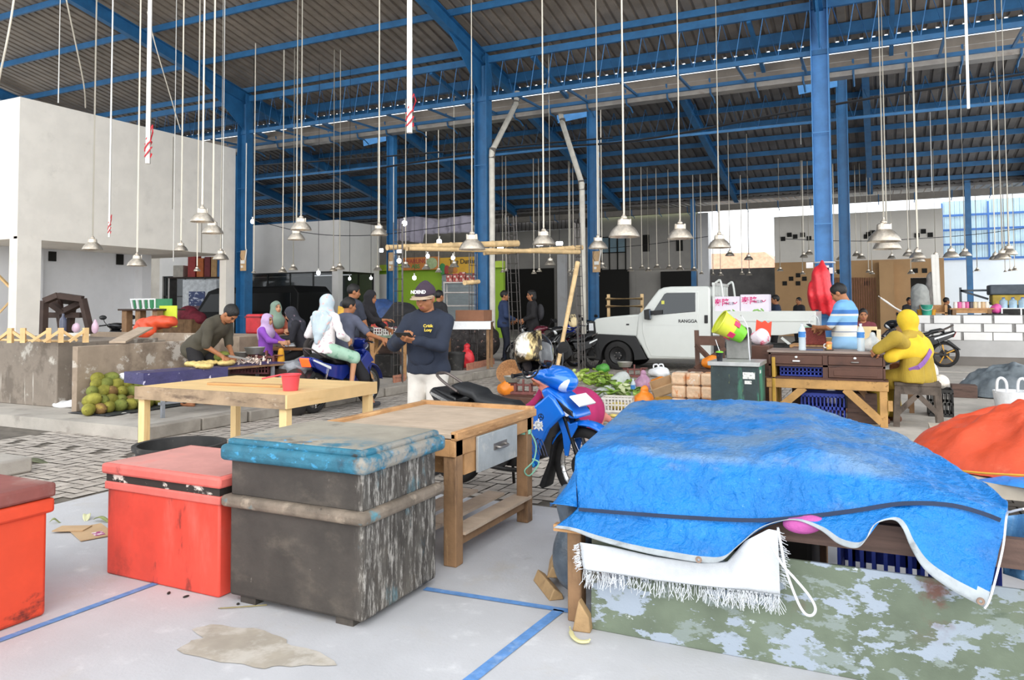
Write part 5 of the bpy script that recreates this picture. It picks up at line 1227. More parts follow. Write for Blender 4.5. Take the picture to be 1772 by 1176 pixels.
# 3, 4 the couple on the dark blue motorcycle (seat at x=-.2 forward of the rear)
yv=V((0,1,0)); bp=V((-7.15,9.02,0))
mGreyT=fab('grey_blue_tshirt','#55596b')
C1=person('man in a grey blue shirt steering the dark blue motorcycle',bp+V((0,-.02,0)),yv,H=1.68,hip=.85,lean=.22,hp=.1,hy=-.5,hl=V((.42,.3,1.02)),hr=V((.38,-.46,1.0)),curl=(.8,.6),top=mGreyT,sleeve=.8,hem=-.05,bot=fab('black_shorts','#1d1c20'),blen=1.1,hair='short',fl=(.12,.28,.30),fr=(.18,-.42,.09),shoe=fab('sandal','#3c3b40'),kneeh=(V((1,.35,.5)),V((1,-.35,.5))))
mPatt=fab('white_floral_blouse','#ece6e6',layers=[('#c7a3ad',(16,16,16),.60,.66,{'d':2})]); mHijB=fab('pale_blue_floral_hijab','#bccbd3',layers=[('#e3b9b3',(15,15,15),.62,.68,{'d':1}),('#d9e0dc',(6,6,6),.56,.66)])
C2=person('woman in a pale blue floral hijab riding pillion on the dark blue motorcycle',bp+V((0,-.42,0)),yv,H=1.62,hip=.90,lean=.08,hp=.05,hy=-.1,hl=V((.24,.26,1.03)),hr=V((.24,-.26,1.01)),curl=(.5,.6),top=mPatt,sleeve=1.75,hem=-.06,bot=fab('mint_shorts','#a9cdb6',layers=[('#7fae93',9,.55,.65)]),blen=1.05,hair='hijab',hairm=mHijB,fl=(.3,.26,.36),fr=(.28,-.27,.36),shoe=fab('pink_sandal','#d9a79a'),skin=mSkinL,kneeh=(V((1,.5,.4)),V((1,-.5,.4))))
mb=MB()
sdf_mesh(mb,[('c',T(C2['N']-C2['f']*.10+C2['l']*.16-C2['sp']*.05),T(C2['N']-C2['f']*.155-C2['sp']*.40),.03,.02),('c',T(C2['N']-C2['f']*.10-C2['l']*.16-C2['sp']*.05),T(C2['N']-C2['f']*.155-C2['sp']*.40),.03,.02),('c',T(C2['N']-C2['f']*.12),T(C2['N']-C2['f']*.155-C2['sp']*.34),.05,.03),('c',T(C2['N']-C2['f']*.12+C2['l']*.08),T(C2['N']-C2['f']*.15+C2['l']*.04-C2['sp']*.26),.05,.03),('c',T(C2['N']-C2['f']*.12-C2['l']*.08),T(C2['N']-C2['f']*.15-C2['l']*.04-C2['sp']*.26),.05,.03)],.012,.06); mb.build('hijab_back_drape',mHijB,C2['t'],angle=180)
mb=MB(); mb.tube(smooth_path([T(C2['N']+C2['l']*-.0-C2['f']*.13-C2['sp']*.3),T(C2['N']+C2['l']*.14-C2['f']*.14-C2['sp']*.42),T(C2['N']+C2['l']*.2-C2['sp']*.52)],5),.016,6); sdf_mesh(mb,[('e',T(C2['P']+C2['l']*.27+V((.0,0,-.02))),(.12,.05,.16))],.012,.03); mb.build('shoulder_bag',fab('brown_black_bag','#35302e'),C2['t'],angle=180)
# 5 standing man behind, and the reaching seller
C3=person('standing man in a navy shirt with yellow back print behind the couple',at(603,12.6,.14),Fh*.6+toR*.5,H=1.70,lean=.12,hp=.1,hy=-.5,hr=V((.25,-.25,.85)),top=fab('navy_tshirt','#333744'),sleeve=.8,hem=-.06,bot=fab('dark_jeans','#23252c'),hair='short',fat=1.1,shoe=mShoe)
mb=MB(); q=C3; c=q['P']+q['sp']*.30-q['f']*.158
mb.m=Matrix((q['l'],q['sp'],-q['f'])).transposed().to_4x4(); mb.m.translation=c
mb.prism([(-.13,.12),(-.02,.10),(0,.05),(.02,.10),(.13,.12),(.12,-.10),(0,-.02),(-.12,-.10)],-.012,.004,'xy'); mb.ell((0,-.03,0),(.07,.05,.008)); mb.build('yellow_back_print',M('yellow_print','#d8a838',.7,var=.1),q['t'])
D1=person('seller in black reaching an arm across the fruit stall',at(624,13.2,.14),toR*.9-Fh*.25,H=1.62,lean=.3,hp=.1,hr=V((.55,-.12,1.12)),hl=V((.45,.2,.95)),top=fab('black_long_top','#222024'),sleeve=1.5,bot=mBlkT,hair='hijab',hairm=fab('black_hijab','#1e1c20'),palm=(None,V((0,0,-1))),curl=(.5,.35),res=.018)
# 6 - 8 women at the food table
G=fab('sage_hijab','#7f9383'); 
person('laughing woman in a sage green hijab at the food table',at(474,13.6,.14),toR*.8-Fh*.45,H=1.55,hip=.72,lean=.1,hp=-.12,hy=-.2,hl=V((.35,.1,.95)),hr=V((.38,-.12,.93)),top=fab('rust_top','#a1533f'),sleeve=1.9,bot=fab('dark_skirt','#262226'),hair='hijab',hairm=G,fl=(.35,.1,.07),fr=(.3,-.12,.07),skin=mSkinL,res=.018)
person('girl in a lilac hijab and purple top at the food table',at(459,12.4,.14),toR*.9-Fh*.25,H=1.35,hip=.60,lean=.05,hl=V((.35,.1,.78)),hr=V((.38,-.12,.78)),top=fab('purple_top','#8b4bb3'),sleeve=1.6,bot=mBlkT,hair='hijab',hairm=fab('lilac_hijab','#bfa3c9'),fl=(.3,.1,.07),fr=(.28,-.12,.07),skin=mSkinL,res=.018)
person('woman in a dark floral hijab bending over the food table',at(528,13.0,.14),-toR*.95-Fh*.2,H=1.55,hip=.66,lean=.35,hp=.4,hl=V((.42,.1,.82)),hr=V((.42,-.12,.82)),top=fab('black_blouse','#25242b'),sleeve=1.9,bot=mBlkT,hair='hijab',hairm=fab('dark_floral_hijab','#35363f',layers=[('#8a7480',(14,14,14),.62,.67)]),fl=(.3,.1,.07),fr=(.28,-.12,.07),skin=mSkinL,res=.018)
# chatting men
person('man with glasses in a navy jacket facing the man in black',at(872,18.8,.14),toR*.95+Fh*.1,H=1.70,hy=-.15,hr=V((.25,-.2,1.02)),hl=V((.2,.22,.98)),top=fab('navy_jacket','#2b3a5c'),bot=fab('navy_trousers','#232838'),hair='short',res=.018,fat=1.08,shoe=mShoe)
E=person('long haired man in black facing the man with glasses',at(921,18.4,.14),-toR*.95-Fh*.12,H=1.70,hr=V((.22,-.15,1.0)),hl=V((.24,.2,1.02)),top=fab('black_jacket','#201e20'),bot=mBlkT,hair='long',res=.018,shoe=mShoe)
mb=MB(); sdf_mesh(mb,[('e',(-.2,0,1.2),(.09,.14,.2))],.02,.02); mb.build('backpack',fab('grey_backpack','#38373b'),E['t'],angle=180)
# striped shirt man
F_=person('man in a blue and cream striped polo shirt looking at his phone',at(1462,10.5,0),-toR*.75+Fh*.65,H=1.76,hp=.45,hl=V((.36,.10,1.16)),hr=V((.34,-.1,1.14)),top=fab('blue_polo','#7fb0d6'),sleeve=.85,hem=-.06,bot=mBlkT,fat=1.18,hair='short',skin=mSkin,res=.013,curl=(.7,.6),elbow=(V((-.4,.6,-.7)),V((-.4,-.6,-.7))))
nt=MATS['blue_polo'].node_tree; b=nt.nodes['Principled BSDF']; tc=[n for n in nt.nodes if n.type=='TEX_COORD'][0]
sx=nt.nodes.new('ShaderNodeSeparateXYZ'); nt.links.new(tc.outputs['Object'],sx.inputs[0]); cr=nt.nodes.new('ShaderNodeValToRGB'); mr=nt.nodes.new('ShaderNodeMapRange'); mr.inputs[1].default_value=.85; mr.inputs[2].default_value=1.55
nt.links.new(sx.outputs[2],mr.inputs[0]); nt.links.new(mr.outputs[0],cr.inputs[0]); cr.color_ramp.interpolation='CONSTANT'
e=cr.color_ramp.elements; st=[(0,'#8db6d8'),(.28,'#dcd9cf'),(.36,'#8a93a6'),(.38,'#dcd9cf'),(.50,'#3f6fb0'),(.56,'#8fc0e4'),(.68,'#dcd9cf'),(.72,'#3f72b4'),(.80,'#6fa6d6')]
e[0].position=0; e[0].color=lin(st[0][1]); e[1].position=st[1][0]; e[1].color=lin(st[1][1])
for q in st[2:]: x=e.new(q[0]); x.color=lin(q[1])
nt.links.new(cr.outputs[0],b.inputs['Base Color'])
ph2=copy_tree(ph); ph2['label']='dark phone held by the striped shirt man'; ph2.location=at(1462,10.5,0)+Matrix.Rotation(F_['rz'],4,'Z')@(F_['arms'][0][2]+V((.10,-.04,.03))); ph2.rotation_euler=(0,R(-35),F_['rz'])
# woman in yellow, seated on the stool, seen from behind
mYel=fab('yellow_hijab','#dcb92c',var=.06,bs=10); mMus=fab('mustard_dress','#ab9032',bump=.35,bs=60,bst=(1,1,.05))
YW=at(1583,9.3,0)
G1=person('woman in a yellow hijab and mustard dress seated on the wooden stool',YW,Fh*.8-toR*.6,H=1.66,hip=.62,lean=.10,hp=.15,hl=V((.20,.52,.94)),hr=V((.3,-.2,.72)),top=mMus,sleeve=1.85,hem=-.1,bot=mMus,blen=1.95,hair=None,fl=(.35,.15,.07),fr=(.35,-.15,.07),fat=1.15,res=.014,elbow=(V((-.2,.7,.1)),None),shoe=fab('brown_sandal','#6b4636'))
q=G1; mb=MB(); f_,l_,s_=q['f'],q['l'],q['sp']; N_,P_=q['N'],q['P']
def fnY(PP,D): return D+.004*np.sin(PP[...,1]*42+PP[...,2]*7)
RM=rotm(f_,l_,s_)
hq=q['hpt']; HMq=rotm(q['hf'],q['hl'],q['hu'])
sdf_mesh(mb,[('e',hq(-.008,0,.012),(.128,.112,.135),HMq),('c',hq(-.01,0,-.07),T(N_+s_*.0),.082,.095)],.011,.035,[('e',hq(.12,0,-.022),(.075,.062,.086),HMq)],.012,fn=fnY); hj=mb.build('hijab',mYel,q['t'],angle=180)
mb=MB()
sdf_mesh(mb,[('e',T(N_-s_*.02),(.10,.12,.09),RM),('e',T(N_-s_*.09-f_*.01),(.13,.225,.09),RM),('e',T(N_-s_*.20-f_*.03),(.17,.27,.17),RM),('c',T(N_-s_*.14+l_*.20),T(N_-s_*.24+l_*.40+f_*.08),.10,.085),('c',T(N_-s_*.12-l_*.17),T(N_-s_*.30-l_*.26),.10,.09)],.013,.07,[('b',T(N_-s_*.66),(.6,.8,.345),RM)],.012,fn=fnY); mb.build('hijab_drape',mYel,q['t'],angle=180)
mb=MB(); sdf_mesh(mb,[('c',T(N_-s_*.14+l_*.18),T(q['arms'][0][1]),.085,.085),('c',T(q['arms'][0][1]),T(q['arms'][0][2]),.085,.062)],.013,.04,fn=fnY); mb.build('loose_sleeve',mMus,q['t'],angle=180)
mb=MB()
pr=[]
for k in (-.14,0,.14): pr.append(('c',T(N_-s_*.14+l_*k*.75-f_*.02),T(P_+l_*k*1.15+V((-.03,0,-.10))),.125,.135))
for k in (-.13,.13): pr+=[('c',T(P_+l_*k+V((0,0,-.02))),T(V((.42,k*1.1,.52))),.13,.115),('c',T(V((.42,k*1.1,.52))),T(V((.40,k*1.2,.16))),.115,.12)]
sdf_mesh(mb,pr,.016,.05,[('b',(-.2,0,.25),(.38,.6,.285),None)],.02,fn=fnY); mb.build('dress_skirt',mMus,q['t'],angle=180)
mb=MB(); pts=[N_-s_*.20-f_*.205-l_*.0,N_-s_*.27-f_*.20+l_*.08,N_-s_*.34-f_*.178+l_*.16,N_-s_*.39-f_*.14+l_*.22,N_-s_*.42-f_*.05+l_*.27]
for a_,b_ in zip(pts[:-1],pts[1:]): mb.beam(a_,b_,.012,.06,l_*.7+s_*.7)
mb.build('purple_strap',fab('purple_strap','#8d63a8'),q['t'])
# woman in magenta bending on the ground behind the blue motorcycle
K=at(1004,8.9,0); mMag=fab('magenta_dress','#a8265f')
L_=person('woman in a magenta dress sitting bent forward behind the blue motorcycle',K,-toR*.95-Fh*.25,H=1.6,hip=.30,lean=.95,hp=.7,hl=V((.72,.05,.28)),hr=V((.72,-.15,.24)),top=mMag,sleeve=1.7,hem=-.1,bot=mMag,hair='hijab',hairm=fab('salmon_scarf','#d98d7d'),fl=(.30,.22,.08),fr=(.30,-.22,.08),fat=1.2,res=.016,kneeh=(V((.8,.6,.7)),V((.8,-.6,.7))))
mb=MB(); sdf_mesh(mb,[('e',(.0,-.02,.26),(.28,.33,.27)),('e',(.1,0,.38),(.22,.28,.12)),('c',(.05,-.2,.25),(.32,-.2,.36),.14,.1),('c',(.05,.2,.25),(.32,.2,.36),.14,.1),('c',(.32,-.2,.36),(.30,-.2,.12),.1,.1)],.018,.06,fn=lambda PP,D:D+.006*np.sin(PP[...,0]*30+PP[...,1]*20)); mb.build('dress_skirt',mMag,L_['t'],angle=180)
mb=MB(); sdf_mesh(mb,[('c',(-.26,-.18,.34),(-.3,-.22,.03),.05,.06),('c',(-.3,-.2,.2),(-.42,-.2,.12),.05,.04)],.014,.06); mb.build('scarf_tail',MATS['salmon_scarf'],L_['t'],angle=180)
# people further back
bgp=[('man in a maroon shirt sitting behind the striped shirt man',1493,14.5,.02,-Fh*.9-toR*.3,1.62,.62,'maroon_shirt','#6e3038','short',0.9),
 ('man in a dark navy top behind the white truck bed boxes',1343,20.5,.02,-toR*.9+Fh*.2,1.70,None,'navy_top','#27324a','short',1.9),
 ('man in black seen far behind beside the red bag',1383,27,.02,-toR*.8-Fh*.4,1.70,None,'black_top','#25242a','short',1.9),
 ('woman in a green hijab far behind beside the red bag',1437,24,.02,-toR*.8-Fh*.4,1.60,None,'green_top','#4d8f7d','hijab',1.9),
 ('small far figure in black before the dark doorway',1573,27,.02,-Fh,1.68,None,'black_tee','#26252b','short',.9),
 ('far man in a black cap before the pale wall',1637,26,.02,toR,1.66,None,'charcoal_tee','#2f2c2e','short',.9),
 ('person with black hair standing behind the man in the cap',759,16.2,.14,Fh*.5+toR*.5,1.66,None,'black_tshirt','#232226','short',.9)]
for lb,x,d,z,fc,H,hip,mn,mc,hr_,sl_ in bgp:
    p=at(x,d,z); person(lb,p,fc,H=H,hip=hip,top=fab(mn,mc),sleeve=sl_,bot=mBlkT,hair=hr_,hairm=fab(mn+'_hijab','#5f9a86') if hr_=='hijab' else None,res=.022,hres=.011,fl=(.4,.12,.07) if hip else None,fr=(.4,-.12,.07) if hip else None)
# ================================================================ white pickup truck
mTW=M('truck_white','#d2d5d0',.3,var=.01,coat=.4); mTB=M('truck_black_trim','#1c1c1d',.5,var=.05); mTG=M('truck_glass','#1a1f20',.06,var=0,spec=.8)
TY=16.9; TWd=1.74
def tx(x,y): q=WY(x,y,TY); return (q.x,q.z)
tt=thing('pickup_truck','white single cab pickup truck with cartons on its bed','truck',(0,0,0))
def tp(nm,pts,y0,y1,mat,par=None,bev=.02,seg=3): return MB().prism([tx(*q) for q in pts],TY+y0,TY+y1,'xz').build(nm,mat,par or tt,bevel=bev,seg=seg)
cab=tp('cab',[(1104,543),(1110,539),(1139,501),(1148,497),(1160,495.5),(1226,494.5),(1229,500),(1230,622),(1121,621),(1110,600),(1100,583)],0,TWd,mTW,bev=.045)
tp('bonnet',[(1026,556),(1030,551),(1060,547),(1108,543),(1108,600),(1098,582),(1029,580)],.03,TWd-.03,mTW,bev=.04)
tp('front_grille',[(1019,557),(1029,556),(1031,580),(1018,580)],.02,TWd-.02,mTB,bev=.01)
tp('headlight',[(1019,559),(1026,559),(1027,572),(1019,572)],-.004,.25,mLens,bev=.006)
tp('bumper',[(1013,577),(1036,578),(1042,600),(1040,624),(1018,622),(1013,600)],-.01,TWd+.01,mTB,bev=.03)
# wheel arch flare
c=tx(1069,618); Z=c[1]; arc=[(c[0]+.40*math.cos(a),Z+.40*math.sin(a)) for a in np.linspace(R(188),R(-8),16)]
outer=[tx(1120,621),tx(1099,581),tx(1036,577.5),tx(1036,600)]
MB().prism(arc+outer,TY-.025,TY+.2,'xz').build('wheel_arch',mTB,tt,bevel=.006)
MB().prism(arc+outer,TY+TWd-.2,TY+TWd+.02,'xz').build('wheel_arch',mTB,tt,bevel=.006)
MB().bx(c[0]-.42,c[0]+.42,TY+.2,TY+TWd-.2,.3,.85).build('engine_bay',mTB,tt)
def twheel(x,y,nm='wheel'):
    mb=MB(); rt,rr,w=.335,.205,.19
    prof=[(rr,-w/2)]+[(rt-.05,-w/2),(rt-.015,-w/2+.015),(rt,-w/4),(rt,w/4),(rt-.015,w/2-.015),(rt-.05,w/2)]+[(rr,w/2)]
    mb.lathe(prof,n=40,ax=RX); o=mb.build(nm,mTyre,tt); o.location=(x,y,rt)
    mb=MB(); mb.lathe([(rr,.07),(rr-.01,-.06),(rr-.05,-.04),(.10,-.02),(.08,-.055),(0,-.06)],n=36,ax=RX.inverted() if False else Matrix.Rotation(R(-90),3,'X')@Matrix.Scale(-1,3)@Matrix.Scale(-1,3)); mb.build('rim',mTB,o)
    mb=MB()
    for k in range(6): a=2*PI*k/6; mb.cyl((.075*math.cos(a),-.075,.075*math.sin(a)),(.075*math.cos(a),-.045,.075*math.sin(a)),.014,n=6)
    mb.build('wheel_nuts',mMet,o)
xr=tx(1372,618)[0]
for x in (c[0],xr):
    for y in (TY+.08,TY+TWd-.1): twheel(x,y)
# door, glass, mirror, handle
tp('door',[(1111,547),(1121,542),(1129,539),(1149,506),(1153,504.5),(1209.5,504.5),(1206.5,618.5),(1127,616),(1119,600),(1112,575)],-.012,.02,mTW,bev=.008)
tp('side_window',[(1130,540),(1150,508.5),(1154,506.5),(1203.5,506),(1203.5,539),(1180,541),(1132,545.5)],-.02,.0,mTG,bev=.006)
tp('yellow_sticker',[(1145,520),(1150,520),(1150,526),(1145,526)],-.024,-.02,M('yellow_sticker','#d6d35a',.5,var=0),bev=.001)
MB().prism([tx(*q) for q in [(1121,537),(1146,499.5),(1146,506),(1127,537)]],TY+.12,TY+TWd-.12,'xz').build('windscreen',mTG,tt)
o=MB().lathe([(.16,0),(.175,.01),(.16,.02),(.145,.01),(.16,0)],n=24).build('steering_wheel',mTB,tt); o.location=WY(1166,532,TY+.35); o.rotation_euler=(0,R(60),0)
m_=tp('wing_mirror',[(1118,536),(1127,534),(1128,553),(1119,552)],-.2,-.06,mTB,bev=.01); tp('mirror_arm',[(1124,538),(1147,536),(1147,543),(1124,545)],-.07,.0,mTB,m_,bev=.006)
tp('mirror_glass',[(1127.5,536),(1128.5,536),(1129,551),(1128,551)],-.19,-.07,mMirr,m_,bev=.001)
tp('door_handle',[(1219,545),(1225,545),(1225,559),(1219,559)],-.022,.0,mTB,bev=.01)
tp('door_groove',[(1118,562),(1206,563),(1206,563.6),(1118,562.6)],-.014,-.011,M('groove_grey','#c9cbc8',.5,var=0),bev=.0005)
text('RANGGA',.10,mTB,tt,WY(1190,555.6,TY-.018),(R(90),0,0),font=.002,ext=.001)
for k in range(1): tp('side_marker',[(1083,560),(1088,560),(1088,562.5),(1083,562.5)],.02,.04,mTB,bev=.002)
# bed
tp('bed_side',[(1233,538),(1411,539),(1411,572),(1352,580),(1233,580)],0,.05,mTW,bev=.01)
tp('bed_side',[(1233,538),(1411,539),(1411,572),(1352,580),(1233,580)],TWd-.05,TWd,mTW,bev=.01)
tp('bed_floor',[(1233,576),(1410,570),(1410,576),(1233,582)],0.05,TWd-.05,mTW,bev=.005)
tp('tailgate',[(1408,539),(1412,539),(1412,572),(1408,572)],.02,TWd-.02,mTW,bev=.008)
tp('bed_rail',[(1262,553),(1408,553),(1408,556),(1262,556)],-.02,.0,mTW,bev=.006)
gd=MB()
for k in range(6): y=TY+.05+k*.32; gd.beam((tx(1232,500)[0]+.03,y,tx(1232,580)[1]),(tx(1232,500)[0]+.03,y,tx(1232,490)[1]),.05,.05,V((0,1,0)))
gd.beam((tx(1232,500)[0]+.03,TY,tx(1232,491)[1]),(tx(1232,500)[0]+.03,TY+TWd,tx(1232,491)[1]),.06,.06)
for zz in (512,530): gd.beam((tx(1232,500)[0]+.03,TY,tx(1232,zz)[1]),(tx(1232,500)[0]+.03,TY+TWd,tx(1232,zz)[1]),.04,.04)
for yy in (.1,TWd-.1): gd.tube(smooth_path([(tx(1236,490)[0],TY+yy,tx(1236,490)[1]),(tx(1240,486)[0],TY+yy,tx(1240,486.5)[1]),(tx(1246,488)[0],TY+yy,tx(1246,488)[1]),(tx(1252,520)[0],TY+yy,tx(1252,535)[1])],4),.025,6)
gd.build('headboard_guard',mTW,tt)
MB().bx(tx(1120,620)[0],tx(1405,600)[0],TY+.35,TY+TWd-.35,.38,.62).build('chassis',mTB,tt)
MB().beam((tx(1352,584)[0],TY+.05,tx(1352,584)[1]),(tx(1372,600)[0],TY+.05,tx(1372,600)[1]),.06,.05).build('mudguard_stay',mTW,tt)
# cartons on the bed
mBox=M('lilac_white_carton','#e3dbe6',.7,var=.02); mPink=M('pink_print','#d5337c',.7,var=0); mGP=M('mango_green','#7fae5a',.7,var=0); mYP=M('mango_yellow','#e9e6a0',.7,var=0); mDP=M('dark_print','#6b5a78',.7,var=0)
def carton(lb,x0,x1,yt,y,fl=True):
    a=WY(x0,yt,y); b=WY(x1,yt,y); z0=tx(1300,575)[1]+.03; w=b.x-a.x; h=a.z-z0
    t=thing('carton',lb,'box',((a.x+b.x)/2,y+.2,z0),0,'printed cartons on the truck bed'); bo=MB().bx(-w/2,w/2,-.2,.2,0,h).build('carton_body',mBox,t,bevel=.006)
    text('泰隆',.17,mPink,t,(-w*.18,-.203,h-.14),(R(90),0,0),ext=.001,font=.003)
    text('冬瓜茶',.07,mDP,t,(w*.12,-.203,h-.16),(R(90),0,0),ext=.001)
    mb=MB(); mb.ell((w*.12,-.2,h*.42),(.13,.004,.06)); mb.build('mango_print',mYP,t)
    mb=MB()
    for k in range(4): mb.ell((w*.12+.06*(k-1.5),-.2,h*.55+.02*(k%2)),(.05,.004,.018),rot=Matrix.Rotation(R(30*(k-1.5)),3,'Y'))
    mb.build('leaf_print',mGP,t); mb=MB(); mb.tube(smooth_path([(w*.26,-.202,h-.12),(w*.32,-.202,h-.16),(w*.40,-.202,h-.12)],4),.008,4); mb.build('swoosh_print',mPink,t)
carton('left printed carton beside the truck cab',1234,1280,513,TY+.06); carton('right printed carton with mango drawing on the truck bed',1281,1330,509.5,TY+.06)
# dark car and wooden rack seen over the bonnet
t=thing('bamboo_rack','light bamboo rack with poles behind the truck bonnet','rack',WY(1082,560,19)-V((0,0,0))); t.location.z=.02; z=[WY(1082,q,19).z for q in (510,518,530,532)]
for xx in (1053,1111): x=WY(xx,520,19).x-t.location.x; MB().cyl((x,0,0),(x,0,z[0]),.045,n=8).build('post',mBam,t)
for q in (518,531): x0=WY(1050,q,19).x-t.location.x; x1=WY(1113,q,19).x-t.location.x; MB().cyl((x0,-.05,WY(1080,q,19).z),(x1,-.05,WY(1080,q,19).z),.035,n=8).build('rail',mBam,t)
# black van on the left
mVan=M('van_black','#0d0d0d',.5,0,var=.03,spec=.15); mVG=M('van_glass','#0b0c0c',.25,var=0,spec=.25)
vx=thing('van','black van parked behind the left blue column','van',(-21.0,21.6,.12),R(180))
def vp(nm,pts,y0,y1,mat,bev=.05): return MB().prism(pts,y0,y1,'xz').build(nm,mat,vx,bevel=bev,seg=3)
vp('body',[(-2.6,.45),(2.7,.45),(2.75,1.0),(2.45,1.1),(1.75,1.98),(1.3,2.1),(-2.4,2.15),(-2.65,1.9)],-.9,.9,mVan)
for s in (-1,1): vp('side_window',[(1.0,1.2),(2.2,1.2),(1.6,1.88),(1.0,1.9)],s*.905-.01,s*.905+.01,mVG,.01); vp('side_window',[(-2.3,1.2),(.85,1.2),(.85,1.9),(-2.3,1.9)],s*.905-.01,s*.905+.01,mVG,.01)
vp('bumper',[(2.6,.35),(2.85,.4),(2.85,.65),(2.6,.7)],-.88,.88,mTB,.03)
for x in (-1.7,1.8):
    for s in (-1,1): o=MB().cyl((0,-.1,0),(0,.1,0),.34,n=28).build('wheel',mTyre,vx); o.location=(x,s*.82,.34); MB().cyl((0,s*.101,0),(0,s*.108,0),.2,n=20).build('hub_cap',mMet,o)
# ================================================================ helpers for market goods
def blob(nm,lb,cat,p,prims,mat,res=.014,k=.03,group=None,rz=0,wob=.004,fr=35,subs=()):
    mb=MB(); sdf_mesh(mb,prims,res,k,subs,fn=(lambda P,D:D+wob*np.sin(P[...,0]*fr+np.sin(P[...,2]*fr*.7)*1.5)*np.sin(P[...,1]*fr*.8+P[...,2]*fr*.5)) if wob else None)
    return tag(loc(mb.build(nm,mat,angle=180),p,rz),lb,cat,group)
def bag(lb,p,w,d,h,mat,handles=False,rz=0,nm='plastic_bag',group=None,tie=False):
    t=thing(nm,lb,'bag',p,rz,group); mb=MB()
    pr=[('e',(0,0,h*.38),(w/2,d/2,h*.40)),('e',(w*.1,0,h*.6),(w*.36,d*.36,h*.3))]
    if tie: pr.append(('c',(w*.05,0,h*.8),(w*.08,0,h*1.02),w*.10,w*.16))
    sdf_mesh(mb,pr,max(.008,w/32),.04,[('b',(0,0,-.25*h),(1,1,.25*h),None)],.01,fn=lambda P,D:D+w*.022*np.sin(P[...,0]*26/w*.4+P[...,2]*18)*np.sin(P[...,1]*24/w*.4+P[...,2]*13)); mb.build('sack',mat,t,angle=180)
    if handles:
        for s in (-1,1): MB().tube(smooth_path([(s*w*.1-w*.12,s*d*.1,h*.78),(s*w*.1-w*.1,s*d*.12,h*1.05),(s*w*.1+w*.06,s*d*.12,h*1.08),(s*w*.1+w*.12,s*d*.1,h*.78)],5),w*.035,6).build('handle',mat,t)
    return t
def wbox(nm,lb,cat,x0,x1,y0,y1,z0,z1,mat,bev=.008,group=None):
    cx,cy=(x0+x1)/2,(y0+y1)/2; o=MB().bx(x0-cx,x1-cx,y0-cy,y1-cy,0,z1-z0).build(nm,mat,bevel=bev); return tag(loc(o,(cx,cy,z0)),lb,cat,group)
mClrBag=M('clear_bag','#e9eeee',.25,var=.08,vs=9,alpha=.55,bump=.5,bs=16); mWBag=M('white_bag','#f0f2f4',.4,var=.04,vs=9,bump=.5,bs=16); mOBag=M('orange_bag','#ee8a25',.35,var=.08,vs=8,bump=.5,bs=18)
mRBag=M('red_bag','#e8353f',.4,var=.1,vs=8,layers=[('#f56a6c',7,.55,.75,{'a':.7})],bump=.5,bs=14)
mDust=M('stall_cement','#8d8276',.88,var=.12,vs=2.5,layers=[('#5f564d',(2.5,2.5,2.5),.46,.62,{'a':.75}),('#c9c4ba',(3,3,3),.60,.70,{'a':.8}),('#d8d3ca',(26,26,.7),.62,.68,{'a':.8,'lim':{'z':(.5,.3)}})],bump=.15,bs=20)
mPanel=M('panel_cement','#a3917e',.88,var=.1,vs=2.5,layers=[('#6f6053',(2.2,2.2,2.2),.46,.66,{'a':.7}),('#cfc6ba',(2.5,2.5,3),.58,.64,{'a':.8})],bump=.12,bs=20)
# ================================================================ left stall
c0=W(98,706,.13); c1=W(132,715,.13)
o=MB().bx(-3.4,0,0,1.6,0,.88).build('stall_counter',mDust,bevel=.01); tag(loc(o,(c0.x,c0.y,.14)),'dark cement stall block with white drip stains at the left','counter')
t=thing('stall_wall','brown cement counter wall behind the jackfruit pile','counter',(c1.x,c1.y,.14)); L=2.35
MB().bx(-.1,0,0,L,0,.85).build('panel',mPanel,t,bevel=.006)
MB().bx(-2.6,-.1,L-.35,L-.25,0,.95).build('back_panel',mPanel,t,bevel=.006)
wbox('counter_top','pale slab worktop behind the wooden braces','slab',c0.x-3.0,c0.x-.05,c0.y+1.62,c0.y+3.2,.92,.985,M('dusty_slab','#a59a8c',.85,var=.1,vs=3))
wbox('block_base','white tiled base under the black motorcycle handlebar','block',-14.6,-12.9,9.6,10.0,.14,1.0,M('white_tile','#d8d3ca',.6,var=.05))
mBr=M('trestle_pine','#e2bd86',.6,var=.1,vs=6)
for i,(x,lb) in enumerate(((18,'first'),(40,'second'),(84,'third'),(105,'fourth'),(148,'fifth'))):
    p=WD(x,590,10.3); p.z=1.02; s=-1 if i in (1,) else 1
    t=thing('wooden_brace',lb+' pine corner brace from the left standing on the dark stall block','brace',p,R(30+i*12),'pine braces on the stall block')
    MB().bx(-.03,.03,-.03,.03,0,.2).build('post',mBr,t); MB().beam((0,0,.17),(-.2*s,.02,.02),.04,.035).build('strut',mBr,t)
    if i in (0,3): MB().beam((0,0,.17),(.2*s,.02,.02),.04,.035).build('strut',mBr,t)
wbox('plank','pine plank lying along the stall block under the braces','plank',c0.x-2.3,c0.x+.0,c0.y+.02,c0.y+.2,1.02,1.045,mBr)
def lean(nm,lb,a,b,w,h,mat,cat='timber',grp=None): return tag(MB().beam(a,b,w,h).build(nm,mat,bevel=.004),lb,cat,grp)
lean('leaning_plank','grey plank leaning over the brown cement wall',WD(203,592,10.4),WD(252,567,11.4),.22,.03,mDryW)
for (a,b,lb) in (((-4,475),(60,540),'upper'),((38,534),(70,575),'lower')): lean('leaning_batten',lb+' pine batten leaning behind the white corner pillar',WD(a[0],a[1],21.0),WD(b[0],b[1],20.8),.09,.05,mBr,grp='battens')
lean('leaning_batten','crossing pine batten behind the white corner pillar',WD(-5,545,21.1),WD(30,508,21.3),.09,.05,mBr,grp='battens')
